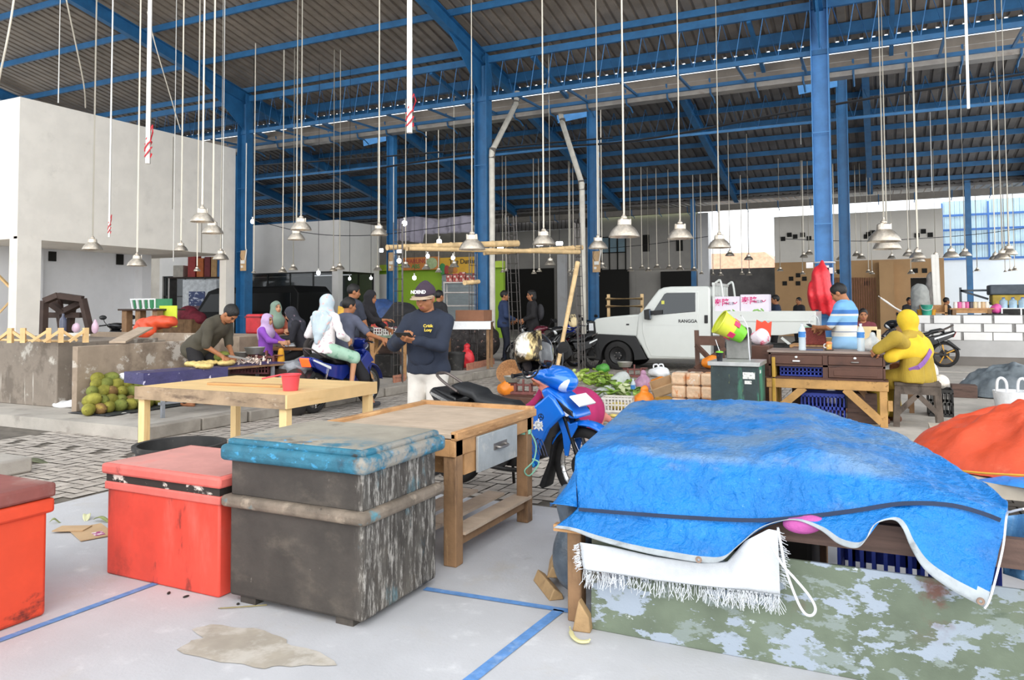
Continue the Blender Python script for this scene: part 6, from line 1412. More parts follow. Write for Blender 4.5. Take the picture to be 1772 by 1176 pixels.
# overturned wooden stand
mDS=M('dark_stand_wood','#3d2d26',.75,var=.15,vs=6)
t=thing('wooden_stand','dark overturned wooden stand on the left counter','stand',WD(118,577,12.2)); t.location.z=1.0; s=1.0
def q2(x,y,dy=0): p=WD(x,y,12.2+dy); return p-t.location
for a,b,dy in (((75,578),(77,520),0),((77,521),(101,511),0),((101,511),(143,517),0),((143,517),(157,577),0),((100,512),(108,575),.4),((83,521),(110,540),.3),((108,540),(140,524),.3),((126,524),(120,575),.5),((77,545),(140,545),.4)): MB().beam(q2(*a,dy),q2(*b,dy),.09,.09,V((0,1,0))).build('rail',mDS,t)
MB().add([q2(101,511),q2(143,517),q2(145,527,.5),q2(108,524,.5)],[(0,1,2,3)]).build('board',mDS,t,solid=.03)
bag('pink liquid bag standing at the right of the overturned stand',WD(164,577,11.8)-V((0,0,.0)),.11,.09,.2,M('pink_bag','#e3c3d6',.3,var=.1,alpha=.8),tie=True); bag('clear bag of pink pieces inside the overturned stand',WD(131,575,11.7),.14,.1,.16,MATS['pink_bag'])
t=thing('water_bottle','dark bottle standing under the overturned stand','bottle',WD(109,574,11.6)); MB().lathe([(0,0),(.05,0),(.05,.16),(.045,.2),(.018,.24),(.018,.28),(0,.28)],n=16).build('bottle',M('dark_bottle','#4a4f63',.2),t)
# small table, basket, sign, folded tarp
pz=WD(262,565,13.2); t=thing('side_table','small brown wooden table against the left white wall','table',(pz.x,pz.y,.95)); z=WD(262,534,13.2).z-.95
MB().bx(-.48,.48,-.3,.3,z-.03,z).build('tabletop',mDS,t,bevel=.004)
for x in (-.36,-.02,.4): MB().bx(x-.06,x+.06,-.26,-.14,0 if x<.1 else -.3,z-.03).build('leg',mOldW,t)
mGB=M('green_basket','#2e7a4e',.5,var=.1)
t2_=thing('plastic_basket','white slatted basket with green panels on the small brown table','basket',(pz.x+.0,pz.y,.95+z))
for k in range(9): MB().beam((-.28+.07*k,-.16,0),(-.30+.075*k,-.18,.17),.05 if k%2 else .02,.012,V((0,1,0))).build('slat',mGB if k%2 else mWhiteP,t2_)
MB().bx(-.31,.31,-.19,-.17,.155,.175).build('rim',mWhiteP,t2_); MB().bx(-.28,.28,-.16,.16,0,.012).build('bottom',mWhiteP,t2_); MB().bx(-.30,.30,.16,.18,.0,.175).build('back',mGB,t2_)
sg=WD(291,547,12.9); tag(loc(MB().box((0,0,0),(.42,.015,.36)).build('sign_board',M('lime_yellow','#cfdc3f',.7,var=.03)),sg),'blank lime yellow board under the small brown table','board')
blob('folded_tarp','folded orange tarp draped on the cement ledge of the left stall','tarp',WD(270,565,12.3),[('e',(0,0,.06),(.42,.22,.10)),('e',(-.08,-.15,-.06),(.26,.08,.12)),('e',(.15,0,.1),(.25,.2,.07))],mOr,.016,.06,wob=.012,fr=28)
wbox('cement_ledge','cement ledge under the folded orange tarp','ledge',-11.9,-9.6,9.4,10.6,.14,1.0,mPanel)
# jackfruit pile
mJF=M('jackfruit_skin','#938f36',.7,var=.14,vs=7,layers=[('#b3ad48',5,.5,.7,{'a':.8}),('#6d6426',9,.62,.74)],bump=.6,bs=75); mJF2=M('jackfruit_brown','#8a6a3e',.75,var=.15,vs=7,layers=[('#b9a24a',6,.52,.68)],bump=.6,bs=75)
mJF3=M('jackfruit_green','#7c8338',.7,var=.14,vs=7,layers=[('#5f6f2a',6,.55,.7)],bump=.6,bs=75)
mSt=M('fruit_stem','#5d4a2c',.8)
pf=MB(); sdf_mesh(pf,[('e',(0,0,0),(.155,.105,.105)),('e',(.05,0,.005),(.12,.098,.098))],.016,.04,fn=lambda P,D:D+.003*np.sin(P[...,0]*90)*np.sin(P[...,1]*90)*np.sin(P[...,2]*90)); jf0=pf.build('jackfruit',mJF,angle=180); st0=MB().tube([(.15,0,0),(.19,.005,.015)],[.014,.009],7).build('stem',mSt,jf0)
rowsJ=[(708,[(154,0),(171,1),(188,0),(205,2),(222,0),(239,2),(256,0),(274,0),(292,2)],.0),(692,[(158,0),(175,2),(192,0),(209,2),(226,1),(243,2),(260,0),(278,0),(296,0)],.06),(677,[(160,2),(177,0),(194,1),(211,0),(228,2),(245,0),(262,0),(280,2)],.1),(664,[(166,0),(184,2),(202,0),(220,0),(240,2)],.13),(654,[(168,0),(190,2)],.16)]
wd=['lowest','second','third','fourth','top']; k=0
for ri,(y,ls,back) in enumerate(rowsJ):
    for i,(x,c) in enumerate(ls):
        o=jf0 if k==0 else copy_tree(jf0); p=WX(x,y,c1.x+.42-.085*ri); p.z=max(p.z,.14+.075)
        o.location=p; o.rotation_euler=(random.uniform(-.4,.4),random.uniform(-.25,.25),random.choice([R(-65),R(-40),R(20),R(110)])+random.uniform(-.3,.3)); q=random.uniform(.62,.78); o.scale=(q,q,q)
        if c: o.material_slots[0].link='OBJECT'; o.material_slots[0].material=[None,mJF2,mJF3][c]
        tag(o,f'{ORD[i]} jackfruit from the left in the {wd[ri]} row of the pile','jackfruit','jackfruits stacked against the cement wall'); k+=1
def sh(u,v): return (c1.x+lerp(-.02,.75,u)+.03*nz(v*4,u,1,2),c1.y+lerp(-.1,2.3,v),.15+.012*abs(nz(u*3,v*6,2,2)))
tag(MB().grid(sh,14,40).build('ground_sheet',M('black_sheet','#33373b',.5,var=.15,bump=.4,bs=20),solid=.004),'dark plastic sheet spread under the jackfruit pile','sheet')
bag('white plastic bag lying on top of the jackfruit pile',WX(216,658,c1.x+.12),.24,.18,.12,mWBag)
blob('crumpled_sheet','crumpled white sheet on the floor between the two cement stalls','sheet',W(115,704,.14),[('e',(0,0,.03),(.2,.14,.05)),('e',(.1,.05,.06),(.12,.1,.04))],mWBag,.014,.04,wob=.01)
for x,y,r,lb in ((200,737,.10,'white lump of broken plaster on the kerb before the jackfruits'),(216,735,.11,'larger white plaster lump beside it on the kerb'),(245,738,.07,'small grey rubble lump on the kerb')):
    blob('rubble_lump',lb,'rubble',W(x,y,.0)+V((0,0,0)),[('e',(0,0,r*.7),(r,r*.8,r*.75)),('b',(r*.3,0,r*.6),(r*.7,r*.6,r*.5),None,.03)],M('plaster_lump','#d5d1ca',.9,var=.1),.014,.02)
for x,y,lb in ((60,712,'white litter scrap at the left kerb'),(75,722,'long white paper scrap on the pavers at the left'),(95,716,'torn white scrap near the crumpled sheet')):
    leaf(lb,W(x,y,.03),random.random()*3,.3,.06,M('litter_white','#dcd9d3',.8),grp='litter scraps')
# jackfruit cutting table with purple cloth
tz=.70; ta=W(250,646,tz); te=W(500,627,tz)
t=thing('cutting_table','low table with purple plastic cloth for cut jackfruit','table',((ta.x+te.x)/2,(ta.y+te.y)/2,0)); an=math.atan2(te.y-ta.y,te.x-ta.x); Lx=(te-ta).length; t.rotation_euler=(0,0,an)
MB().bx(-Lx/2,Lx/2,-.02,.42,tz-.03,tz).build('tabletop',mOldW,t); mPur=M('purple_cloth','#3f3b66',.45,var=.1,vs=5,layers=[('#c9c4da',(7,7,7),.66,.70,{'d':2})],bump=.3,bs=20)
MB().bx(-Lx/2-.02,Lx/2,-.03,.43,tz,tz+.006).build('cloth',mPur,t); MB().bx(-Lx/2-.02,-Lx/2+1.1,-.034,-.028,tz-.17,tz).build('cloth_fall',mPur,t); MB().bx(-Lx/2-.026,-Lx/2-.02,-.03,.43,tz-.13,tz+.004).build('cloth_fall',mPur,t)
for x in (-Lx/2+.25,Lx/2-.25):
    for y in (.03,.38): MB().bx(x-.02,x+.02,y-.02,y+.02,.14,tz-.03).build('leg',M('grey_tube','#8c8f94',.5,.3),t)
MB().bx(-Lx/2+.2,Lx/2-.2,.02,.05,.3,.33).build('stretcher',MATS['grey_tube'],t)
mFl=M('jackfruit_flesh','#ddc27a',.6,var=.12,vs=12,bump=.5,bs=40)
for i,(x,y,rx) in enumerate(((337,634,.16),(362,632,.13),(392,632,.17),(352,637,.15))):
    p=W(x,y,tz+.008); blob('cut_jackfruit',['first','second','third','front'][i]+' opened jackfruit half on the purple cloth','jackfruit',p,[('e',(0,0,.035),(rx,.10,.045))],mFl,.012,.03,'opened jackfruit halves',rz=i,wob=.006,fr=60,subs=[('e',(0,0,.1),(rx*.8,.07,.05))])
o=copy_tree(jf0); o['label']='half peeled jackfruit under the hands of the stooping man'; loc(o,W(384,617,.81),.6); o.material_slots[0].link='OBJECT'; o.material_slots[0].material=mJF3
random.seed(11); mb=MB()
for i in range(60):
    a=V((random.gauss(0,.10),random.gauss(0,.07),random.uniform(.0,.06))); mb.tube([a,a+V((random.uniform(-.06,.06),random.uniform(-.05,.05),random.uniform(0,.06)))],[.014,.008],5)
tag(loc(mb.build('chicken_feet',M('pale_flesh','#ead6c8',.6,var=.08)),W(436,629,tz+.01)),'heap of pale trimmed strips on the purple cloth','food',kind='stuff')
# scales, crates and things behind the cutting table
mIron=M('red_iron','#7d4a45',.6,.2,var=.12,vs=9); mPan=M('scale_pan','#a7a49c',.4,.6,var=.1)
def balance(lb,p,rz=0,k=1):
    t=thing('balance_scale',lb,'scale',p,rz); b=MB(); b.bx(-.16*k,.16*k,-.09*k,.09*k,0,.035*k); b.bx(-.12*k,-.09*k,-.06*k,.06*k,.03*k,.14*k); b.bx(.09*k,.12*k,-.06*k,.06*k,.03*k,.14*k); b.build('base',mIron,t,bevel=.006)
    b=MB(); b.bx(-.18*k,.18*k,-.012*k,.012*k,.11*k,.135*k); b.bx(-.012*k,.012*k,-.02*k,.02*k,.03*k,.2*k); b.build('beam',mIron,t,bevel=.003)
    for x in (-.15*k,.15*k): MB().lathe([(0,.14*k),(.06*k,.14*k),(.06*k,.15*k),(0,.15*k)],(x,0,0),n=14).build('plate',mIron,t)
    MB().lathe([(0,.16*k),(.09*k,.16*k),(.125*k,.24*k),(.118*k,.24*k),(.085*k,.168*k),(0,.166*k)],(-.15*k,0,0),n=24).build('pan',mPan,t); return t
wbox('wooden_chest','dark wooden trestle chest behind the cutting table','chest',at(432,11.2).x-.6,at(432,11.2).x+.9,at(432,11.2).y-.2,at(432,11.2).y+.4,.14,.62,mDS)
balance('balance scale with grey pan behind the cutting table',at(462,11,.62),R(20),1.2); balance('small red scale on the dark chest behind the cutting table',at(432,11,.62),R(10),.9)
crate('plastic_crate','maroon slatted crate on the dark chest behind the cutting table',at(440,10.75,.56),R(20),.55,.3,.14,M('maroon_crate','#5e2d33',.6))
blob('yellow_cloth','yellow rag hanging beside the balance scale','cloth',at(487,11,.66),[('c',(0,0,.2),(0,0,0),.04,.06),('e',(-.03,0,-.03),(.09,.05,.05))],M('yellow_rag','#d99a2a',.8),.012)
blob('grey_sack','grey plastic covered heap left of the pillion rider','sack',at(508,10.8,.14),[('e',(0,0,.25),(.35,.2,.3)),('e',(.05,0,.5),(.28,.18,.09))],M('grey_sack','#8b8d92',.4,var=.2,vs=6,bump=.4),.016,.05,wob=.01)
blob('black_sack','black sack standing left of the dark blue motorcycle','sack',at(512,10.5,.0),[('e',(0,0,.3),(.2,.18,.34))],M('black_sack','#2b2826',.7,var=.15),.016,.05)
# food table of the three women, red cooler bag
ft=thing('food_table','brown table with rice plates in front of the hijab women','table',at(497,13.0,.14)); ft.rotation_euler=(0,0,R(24))
MB().bx(-.7,.5,-.25,.25,.62,.66).build('tabletop',M('warm_brown','#8a5c36',.6,var=.1),ft,bevel=.005)
for x in (-.6,.4):
    for y in (-.2,.2): MB().bx(x-.03,x+.03,y-.03,y+.03,0,.62).build('leg',mOldW,ft)
pl=thing('rice_plate','plate heaped with white rice on the food table','plate',at(503,12.95,.80)); MB().lathe([(0,.005),(.08,.0),(.12,.025),(.115,.028),(.0,.012)],n=24).build('plate',mWhiteP,pl); o=MB(); sdf_mesh(o,[('e',(0,0,.03),(.09,.09,.05))],.012,.02); o.build('rice',mWBag,pl)
o=thing('cooler_bag','red delivery box bag beside the left blue column','bag',at(449,14.5,.98)); MB().bx(-.19,.19,-.18,.18,0,.38).build('bag_body',M('red_nylon','#c32e35',.6,var=.1,bump=.2),o,bevel=.04); MB().bx(-.195,.195,-.185,.185,.31,.34).build('zip_band',M('dark_red','#7d1f26',.6),o)
wbox('stool_box','dark box carrying the red delivery bag','box',at(449,14.5).x-.2,at(449,14.5).x+.2,at(449,14.5).y-.2,at(449,14.5).y+.2,.14,.98,mBlkT,.02)
# left building opening: shelf, fridge
p=WD(352,540,32); t=thing('fridge','white drinks fridge with dark sign in the left building opening','fridge',(p.x,p.y,.12),R(20)); MB().bx(-.75,.75,-.35,.35,0,2.55).build('cabinet',M('fridge_white','#dfe3e6',.4),t,bevel=.03); MB().bx(-.45,.25,-.37,-.35,.35,2.0).build('door',M('maroon_panel','#5a2230',.3),t); MB().bx(-.45,.25,-.375,-.365,1.45,2.05).build('blue_label',M('navy_label','#233a73',.4,layers=[('#cfd6e6',(7,7,9),.56,.6)]),t)
p=WD(352,462,32.4); t=thing('goods_shelf','shelf of red and orange boxes above the fridge','shelf',(p.x,p.y,2.75),R(20)); MB().bx(-1.4,1.3,-.3,.3,0,.05).build('board',mDS,t); MB().bx(-1.4,-1.35,-.3,.3,-2.63,0).build('post',mMet,t); MB().bx(1.0,1.05,.25,.3,-2.63,0).build('post',mMet,t)
for i,(x,w,h,c,cn) in enumerate(((-1.0,.45,.5,'#b8b0a4','grey'),(-.4,.34,.95,'#a43a36','red'),(-.02,.3,.8,'#c46a33','orange'),(.3,.26,.85,'#7d3134','maroon'),(.6,.26,.85,'#c49a67','tan'),(.95,.4,.75,'#3b6ea3','blue'))):
    o=MB().bx(-w/2,w/2,-.25,.25,0,h).build('goods_box',M('goods_'+cn,c,.7,var=.1),bevel=.01); m4=Matrix.Rotation(R(20),4,'Z'); tag(loc(o,V((p.x,p.y,2.8))+m4@V((x,0,0)),R(20)),f'{cn} box on the shelf above the fridge','box','boxes on the shelf')
blob('red_sacks','pile of dark red sacks below the fridge shelf','sacks',WD(326,550,27.4),[('e',(0,0,.1),(.45,.3,.35)),('e',(.4,0,.0),(.4,.3,.25))],M('red_net','#7f2a3a',.8,var=.2),.03,.08)
wbox('pallet','wooden pallet under the red sacks','pallet',WD(326,560,27.4).x-1.0,WD(326,560,27.4).x+.6,WD(326,560,27.4).y-.4,WD(326,560,27.4).y+.4,.12,WD(326,552,27.4).z,mOldW)
# ================================================================ fruit crates stall (right of the couple)
p=at(672,14.4,.14); t=thing('fruit_table','wooden trestle table with white crates of shallots','table',p,R(22)); zt_=WD(672,579,14.4).z-.14
MB().bx(-.5,.5,-.3,.3,zt_-.05,zt_).build('tabletop',M('teal_wood','#7f8f78',.7,var=.2),t)
for x,y in ((-.24,-.26),(.36,-.26),(-.3,.26),(.36,.26)): MB().bx(x-.04,x+.04,y-.03,y+.03,0,zt_-.05).build('leg',mOldWh,t)
MB().beam((-.24,-.27,zt_-.42),(-.40,-.27,zt_-.06),.05,.03).build('brace',mOldWh,t); MB().beam((-.24,-.27,zt_-.42),(.02,-.27,zt_-.06),.05,.03).build('brace',mOldWh,t); MB().beam((.36,-.27,zt_-.4),(.2,-.27,zt_-.06),.05,.03).build('brace',mOldWh,t)
mWC=M('white_crate','#d9d4cd',.5,var=.06)
m4=Matrix.Rotation(R(22),4,'Z')
for i,x in enumerate((-.24,.12,.38)):
    c=crate('plastic_crate',['left','middle','right'][i]+' white crate of shallots on the trestle table',p+m4@V((x,0,zt_)),R(22),.33,.45,.14,mWC,'white crates on the trestle table')
    blob('shallots',['left','middle','right'][i]+' heap of shallots and chillies in a white crate','vegetables',p+m4@V((x,0,zt_+.06)),[('e',(0,0,.03),(.13,.18,.06))],M('shallot','#8d4f5a',.6,var=.25,vs=25,layers=[('#d8cfc4',20,.55,.65)]),.014,.02,'heaps in the white crates',wob=.01,fr=90)
blob('red_chillies','heap of red chillies and green stems behind the white crates','vegetables',at(650,15.2,.95),[('e',(0,0,.08),(.24,.2,.12)),('e',(.1,.1,.16),(.12,.1,.1))],M('chilli','#b4423a',.5,var=.2,vs=20,layers=[('#7d9a4b',7,.56,.66)]),.016,.03,wob=.012,fr=70)
wbox('vegetable_bench','bench carrying the red chillies','bench',at(650,15.2).x-.5,at(650,15.2).x+.5,at(650,15.2).y-.2,at(650,15.2).y+.4,.14,.96,mDkW)
t=thing('black_bucket','black bucket beside the red bag on the slab','bucket',W(790,640,.14)); MB().lathe([(0,0),(.15,0),(.18,.34),(.195,.34),(.195,.38),(.175,.38),(.12,.02),(0,.02)],n=26).build('bucket',tb,t)
bag('red plastic bag behind the black bucket',W(806,636,.14),.4,.3,.46,mRBag,tie=True)
wbox('black_drum','black box under the trestle table','box',at(668,14.6).x-.2,at(668,14.6).x+.2,at(668,14.6).y-.1,at(668,14.6).y+.2,.14,.58,tb,.03)
bag('white bag beside the trestle table leg',at(703,14.6,.14),.26,.22,.38,mClrBag,tie=True)
blob('cloth_heap','black clothing heap behind the trestle table','clothes',at(690,16,.14),[('e',(0,0,.6),(.6,.4,.65)),('e',(.1,0,1.15),(.35,.3,.3)),('e',(-.5,0,.45),(.5,.4,.5))],M('black_cloth','#222225',.85,var=.15,bump=.4,bs=12),.03,.12,wob=.03,fr=12)
blob('cloth_heap','blue tarp bundle before the lime green wall','tarp',at(660,19,.14),[('e',(0,0,.75),(.75,.4,.8)),('e',(-.3,0,1.1),(.4,.3,.4))],M('navy_bundle','#2b4676',.6,var=.2,bump=.5,bs=10),.035,.1,wob=.03,fr=12)
p=at(816,16.6,.14); t=thing('cloth_table','table under a white cloth left of the tall blue column','table',p,R(20)); zc=WD(818,556,16.6).z-.14
MB().bx(-.6,.45,-.35,.35,zc-.03,zc).build('tabletop',mOldW,t); MB().bx(-.62,.47,-.37,.37,zc,zc+.008).build('cloth',mWBag,t); MB().bx(-.62,.47,-.376,-.37,zc-.16,zc+.005).build('cloth_fall',mWBag,t); MB().bx(-.62,-.5,-.385,-.372,zc-.4,zc).build('cloth_fall',mWBag,t)
for x in (-.55,.4):
    for y in (-.3,.3): MB().bx(x-.03,x+.03,y-.03,y+.03,0,zc-.03).build('leg',mOldW,t)
wbox('carton','brown carton on the white cloth table','box',p.x-.35,p.x+.35,p.y-.1,p.y+.3,.14+zc+.01,.14+zc+.25,M('brown_carton','#8d6148',.8,var=.06))
blob('shoe_pile','dark pile of goods behind the white cloth table','goods',at(800,19,.14),[('e',(0,0,.45),(.9,.4,.5)),('e',(.5,0,.5),(.5,.4,.5)),('e',(-.4,0,.8),(.3,.3,.25)),('e',(.2,0,.95),(.25,.3,.2))],M('dark_goods','#35302f',.8,var=.3,vs=14,layers=[('#8d6f66',9,.6,.66),('#c9c4c0',14,.66,.7)]),.03,.06,wob=.025,fr=16)
# metal rack with boxes
p=at(812,23,.14); t=thing('metal_rack','small metal rack of red boxes before the lime green stall','rack',p,R(20)); 
for z in (1.35,1.75,2.05): MB().bx(-.75,.75,-.25,.25,z,z+.04).build('shelf',mMet,t)
for x in (-.73,.73):
    for y in (-.23,.23): MB().cyl((x,y,0),(x,y,2.1),.02,n=6).build('post',mMet,t)
for i in range(7):
    o=MB().bx(-.09,.09,-.1,.1,0,.22+.04*(i%3)).build('goods_box',M('red_pack','#a5473f',.7,layers=[('#dfcfc0',12,.55,.6)]),bevel=.005); tag(loc(o,p+Matrix.Rotation(R(20),4,'Z')@V((-.6+i*.2,0,2.09)),R(20)),ORD[i]+' red packet from the left on the metal rack','box','packets on the metal rack')
# lime green fruit stall with signs
a=WY(640,470,29.5); b=WY(742,470,29.5); zl=WY(700,468,29.5).z
mb=MB(); mb.bx(a.x,b.x+3.8,29.5,29.7,.12,zl); struct(mb.build('wall_lime',mLime),'lime green wall of the fruit stall'); 
mb=MB(); mb.bx(a.x,b.x+3.9,29.2,29.5,zl,zl+.28); struct(mb.build('wall_lime',M('lime_bright','#b5d045',.6,var=.04)),'bright lime fascia of the fruit stall')
mb=MB(); q=WY(763,490,29.2)
for i in range(34): mb.bx(q.x,WY(838,490,29.2).x,29.30-.03*(i%2),29.34,.2+i*.085,.28+i*.085)
struct(mb.build('door_4',M('grey_shutter','#9aa3a6',.5,.2,var=.05)),'grey roller shutter of the fruit stall')
def sign(lb,x0,x1,y0,y1,Y,mat,txts=(),frs=()):
    a=WY(x0,y0,Y);b=WY(x1,y1,Y); w=b.x-a.x;h=a.z-b.z; t=thing('shop_sign',lb,'sign',((a.x+b.x)/2,Y,b.z)); MB().bx(-w/2,w/2,0,.06,0,h).build('board',mat,t)
    for body,sz,mt,u,v in txts: text(body,sz,mt,t,(lerp(-w/2,w/2,u),-.006,h*v),(R(90),0,0),font=.006,ext=.004)
    for u,v,rx,rz_,mt in frs: MB().ell((lerp(-w/2,w/2,u),-.01,h*v),(rx,.03,rz_)).build('fruit_picture',mt,t)
mOS=M('sign_orange','#c9803f',.6,var=.06,vs=2); mYS=M('sign_yellow','#d9a836',.6,var=.05,vs=2); mRS=M('sign_red','#a8423c',.6,var=0); mGS=M('sign_green','#3d8a4a',.6,var=0); mDkS=M('sign_dark','#3a3326',.6,var=0)
sign('orange shop sign with red and green lettering above the lime wall',697,760,446,466,29.14,mOS,[('WARUNG',.27,mRS,.36,.68),('ABS',.26,mGS,.36,.28)],[(.80,.5,.3,.26,M('pale_green_pic','#a9b98a',.6))])
sign('yellow shop sign with painted fruits and dark lettering above the lime wall',761,822,446,472,29.14,mYS,[('The Durian',.30,mDkS,.66,.72)],[(.08,.3,.18,.26,mGS),(.2,.25,.16,.2,mRS),(.32,.24,.2,.16,M('pic_brown','#8a6b4a',.6)),(.44,.2,.14,.12,mOS)])
a=WY(690,440,29.5); b=WY(838,440,29.5); mb=MB(); mb.bx(a.x,b.x,29.201,29.5,zl+.2,a.z+.1); struct(mb.build('wall_lime',M('sign_backing','#6b655c',.8,var=.1)),'dim wall behind the stall signs')
# lilac banner
def ban(u,v):
    x=lerp(676,815,u); yt=interp([0,.3,.6,1],[381,374,379,371],u); yb=interp([0,.42,.44,1],[414,421,405,402],u); q=WY(x,lerp(yt,yb,v),31.5); q.y+=.12*math.sin(u*40)*(.4+v)+.1*nz(u*6,v*3,1,2); return q
tag(MB().grid(ban,90,10).build('banner',M('lilac_banner','#c3bccb',.8,var=.05,vs=2),solid=.01),'long lilac grey cloth banner hanging above the fruit stall','banner')
# tube lights at the back that show lit
mTube=M('tube_lit','#ffffff',.4,var=0,emit=6)
for i,(x,y,w_,lb) in enumerate(((691,434,10,'lit tube lamp under the left bamboo end'),(781,430,13,'lit tube lamp above the fruit sign'),(866,427,11,'lit tube lamp left of the leaning rods'),(934,422,12,'lit tube lamp right of the leaning rods'),(968,421,12,'lit tube lamp near the drain pipe'),(660,433,6,'lit square lamp left of the thin column'))):
    q=WD(x,y,31); s=w_*31/1310/2; o=MB().box((0,0,0),(2*s,.1,.16)).build('tube_lamp',mTube,bevel=.03); tag(loc(o,q),lb,'lamp','lit tube lamps at the back')
    MB().cyl((0,0,.05),(0,0,max(.5,roof_z(q.y)-q.z)),.012,n=5).build('cord',mWire,o)
# ================================================================ desk corner
mDesk=M('dark_varnish','#57382b',.45,var=.12,vs=4,layers=[('#3b251e',(3,12,12),.54,.7)],bump=.05); mDeskT=M('dusty_desk_top','#8d7d74',.6,var=.1,vs=3)
mRawP=M('raw_pine_stand','#b98f57',.7,var=.12,vs=5,layers=[('#7d5c34',(10,10,10),.57,.7)],bump=.1)
DX0,DX1,DY=-1.28,.06,10.2
t=thing('desk','dark wooden desk with drawers on a raw pine stand','desk',((DX0+DX1)/2,DY,.006)); w=(DX1-DX0)/2; D=.55
MB().bx(-w-.02,w+.02,-.02,D,.87,.90).build('desktop',mDeskT,t,bevel=.006)
mb=MB(); mb.bx(-w,-w+.025,0,D,.55,.87); mb.bx(w-.025,w,0,D,.55,.87); mb.bx(-w,w,D-.02,D,.55,.87); mb.bx(-w,w,0,D,.545,.57); mb.bx(-w,w,0,.03,.845,.87); mb.bx(-.03,.03,0,D,.57,.85); mb.bx(-w,w,0,.025,.70,.725); mb.build('carcass',mDesk,t)
for x0,x1,z0,z1,hm in ((-w+.03,-.035,.73,.84,mWhiteP),(.035,w-.03,.73,.84,mMet),(.035,w-.03,.575,.70,None)):
    d=MB().bx(x0,x1,-.018,.3,z0,z1).build('drawer',mDesk,t,bevel=.005)
    if hm: cx=(x0+x1)/2; MB().ell((cx,-.025,z1-.02),(.018,.012,.014)).build('lock_knob',mWhiteP,d); MB().box((cx,-.03,(z0+z1)/2-.015),(.09,.022,.018)).build('handle',hm,d,bevel=.006)
    else: MB().bx(x0+.06,x1-.06,-.024,-.016,z0+.025,z1-.03).build('inset_panel',mDesk,d,bevel=.004)
mb=MB(); mb.bx(-w-.03,w+.03,-.04,0,.43,.55); mb.bx(-w-.03,w+.03,D,D+.04,.43,.55); mb.build('stand_rail',mRawP,t,bevel=.005)
MB().bx(-w-.05,w+.03,-.05,D+.04,.548,.562).build('stand_board',mDesk,t)
for x in (-w,w-.07):
    for y in (-.03,D-.04): MB().bx(x,x+.085,y,y+.07,0,.45).build('leg',mRawP,t,bevel=.004)
MB().beam((-w+.06,-.01,.12),(-w+.42,-.01,.44),.05,.09).build('brace',mRawP,t); MB().beam((w-.05,-.01,.06),(w-.45,-.01,.44),.05,.09).build('brace',mRawP,t); MB().beam((w-.05,.3,.1),(w-.3,.2,.44),.05,.07).build('brace',mOldW,t)
MB().bx(w+.02,w+.07,-.05,.02,.2,.32).build('side_block',mRawP,t)
crate('plastic_crate','blue crate inside the open desk compartment',(DX0+.38,DY+.27,.582),0,.5,.4,.115,mCrB); crate('plastic_crate','blue crate on the floor under the desk stand',(DX0+.62,DY+.3,.01),0,.5,.36,.36,mCrB)
wbox('dark_box','dark wooden box on the floor under the desk right side','box',DX0+.9,DX1-.1,DY+.2,DY+.5,.01,.38,mDkW)
mWat=M('bottle_plastic','#dfeef5',.08,var=0,alpha=.55); mWLab=M('blue_label','#3d7fc4',.5,var=.1,vs=20,layers=[('#e8eef4',14,.55,.62)])
def bottle(lb,p,k=1,lab=True):
    t=thing('water_bottle',lb,'bottle',p,0); pr=[(0,0),(.042,0),(.045,.015)]
    for i in range(5): pr+=[(.045,.03+i*.024),(.041,.042+i*.024)]
    pr+=[(.045,.16),(.045,.24),(.03,.285),(.014,.31),(.014,.325),(0,.325)]
    MB().lathe([(r*k,z*k) for r,z in pr],n=22).build('bottle',mWat,t); MB().lathe([(.0455*k,.165*k),(.0455*k,.235*k)],n=22).build('label_band',mWLab,t); MB().cyl((0,0,.318*k),(0,0,.34*k),.016*k,n=14).build('cap',M('white_cap','#e4e8ee',.4,var=0),t); return t
dz=.906
q=W(1386,607,dz); bottle('water bottle on the left side of the desk',(q.x,DY+.12,dz)); q=W(1489,610,dz); bottle('water bottle beside the yellow hijab woman on the desk',(q.x,DY+.18,dz))
q=W(1435,606,dz); t=thing('mug','orange patterned mug on a saucer on the desk','mug',(q.x,DY+.16,dz)); MB().lathe([(0,.008),(.045,.0),(.062,.012),(.06,.016),(0,.012)],n=24).build('saucer',M('dark_saucer','#4d463c',.4),t)
MB().lathe([(0,.014),(.032,.014),(.034,.09),(.031,.09),(.029,.02),(0,.02)],n=22).build('cup',M('mug_pattern','#e9b65c',.3,var=.1,vs=30,layers=[('#e2693b',26,.52,.58),('#f4efe2',18,.58,.62)]),t); MB().tube(smooth_path([(-.033,0,.08),(-.058,0,.075),(-.058,0,.04),(-.034,0,.035)],4),.006,6).build('handle',mWhiteP,t); MB().lathe([(.036,.085),(.04,.088),(.03,.11),(.0,.115)],n=20).build('lid',M('mug_lid','#e8824a',.4,var=0),t)
q=W(1408,607,dz); wbox('notebook','dark blue notebook lying on the desk','book',q.x-.1,q.x+.1,DY+.1,DY+.22,dz,dz+.012,M('navy_cover','#4a5578',.6))
bag('clear plastic bag of snacks on the desk beside the yellow hijab woman',(W(1508,607,dz).x,DY+.22,dz),.2,.16,.2,mClrBag,tie=True)
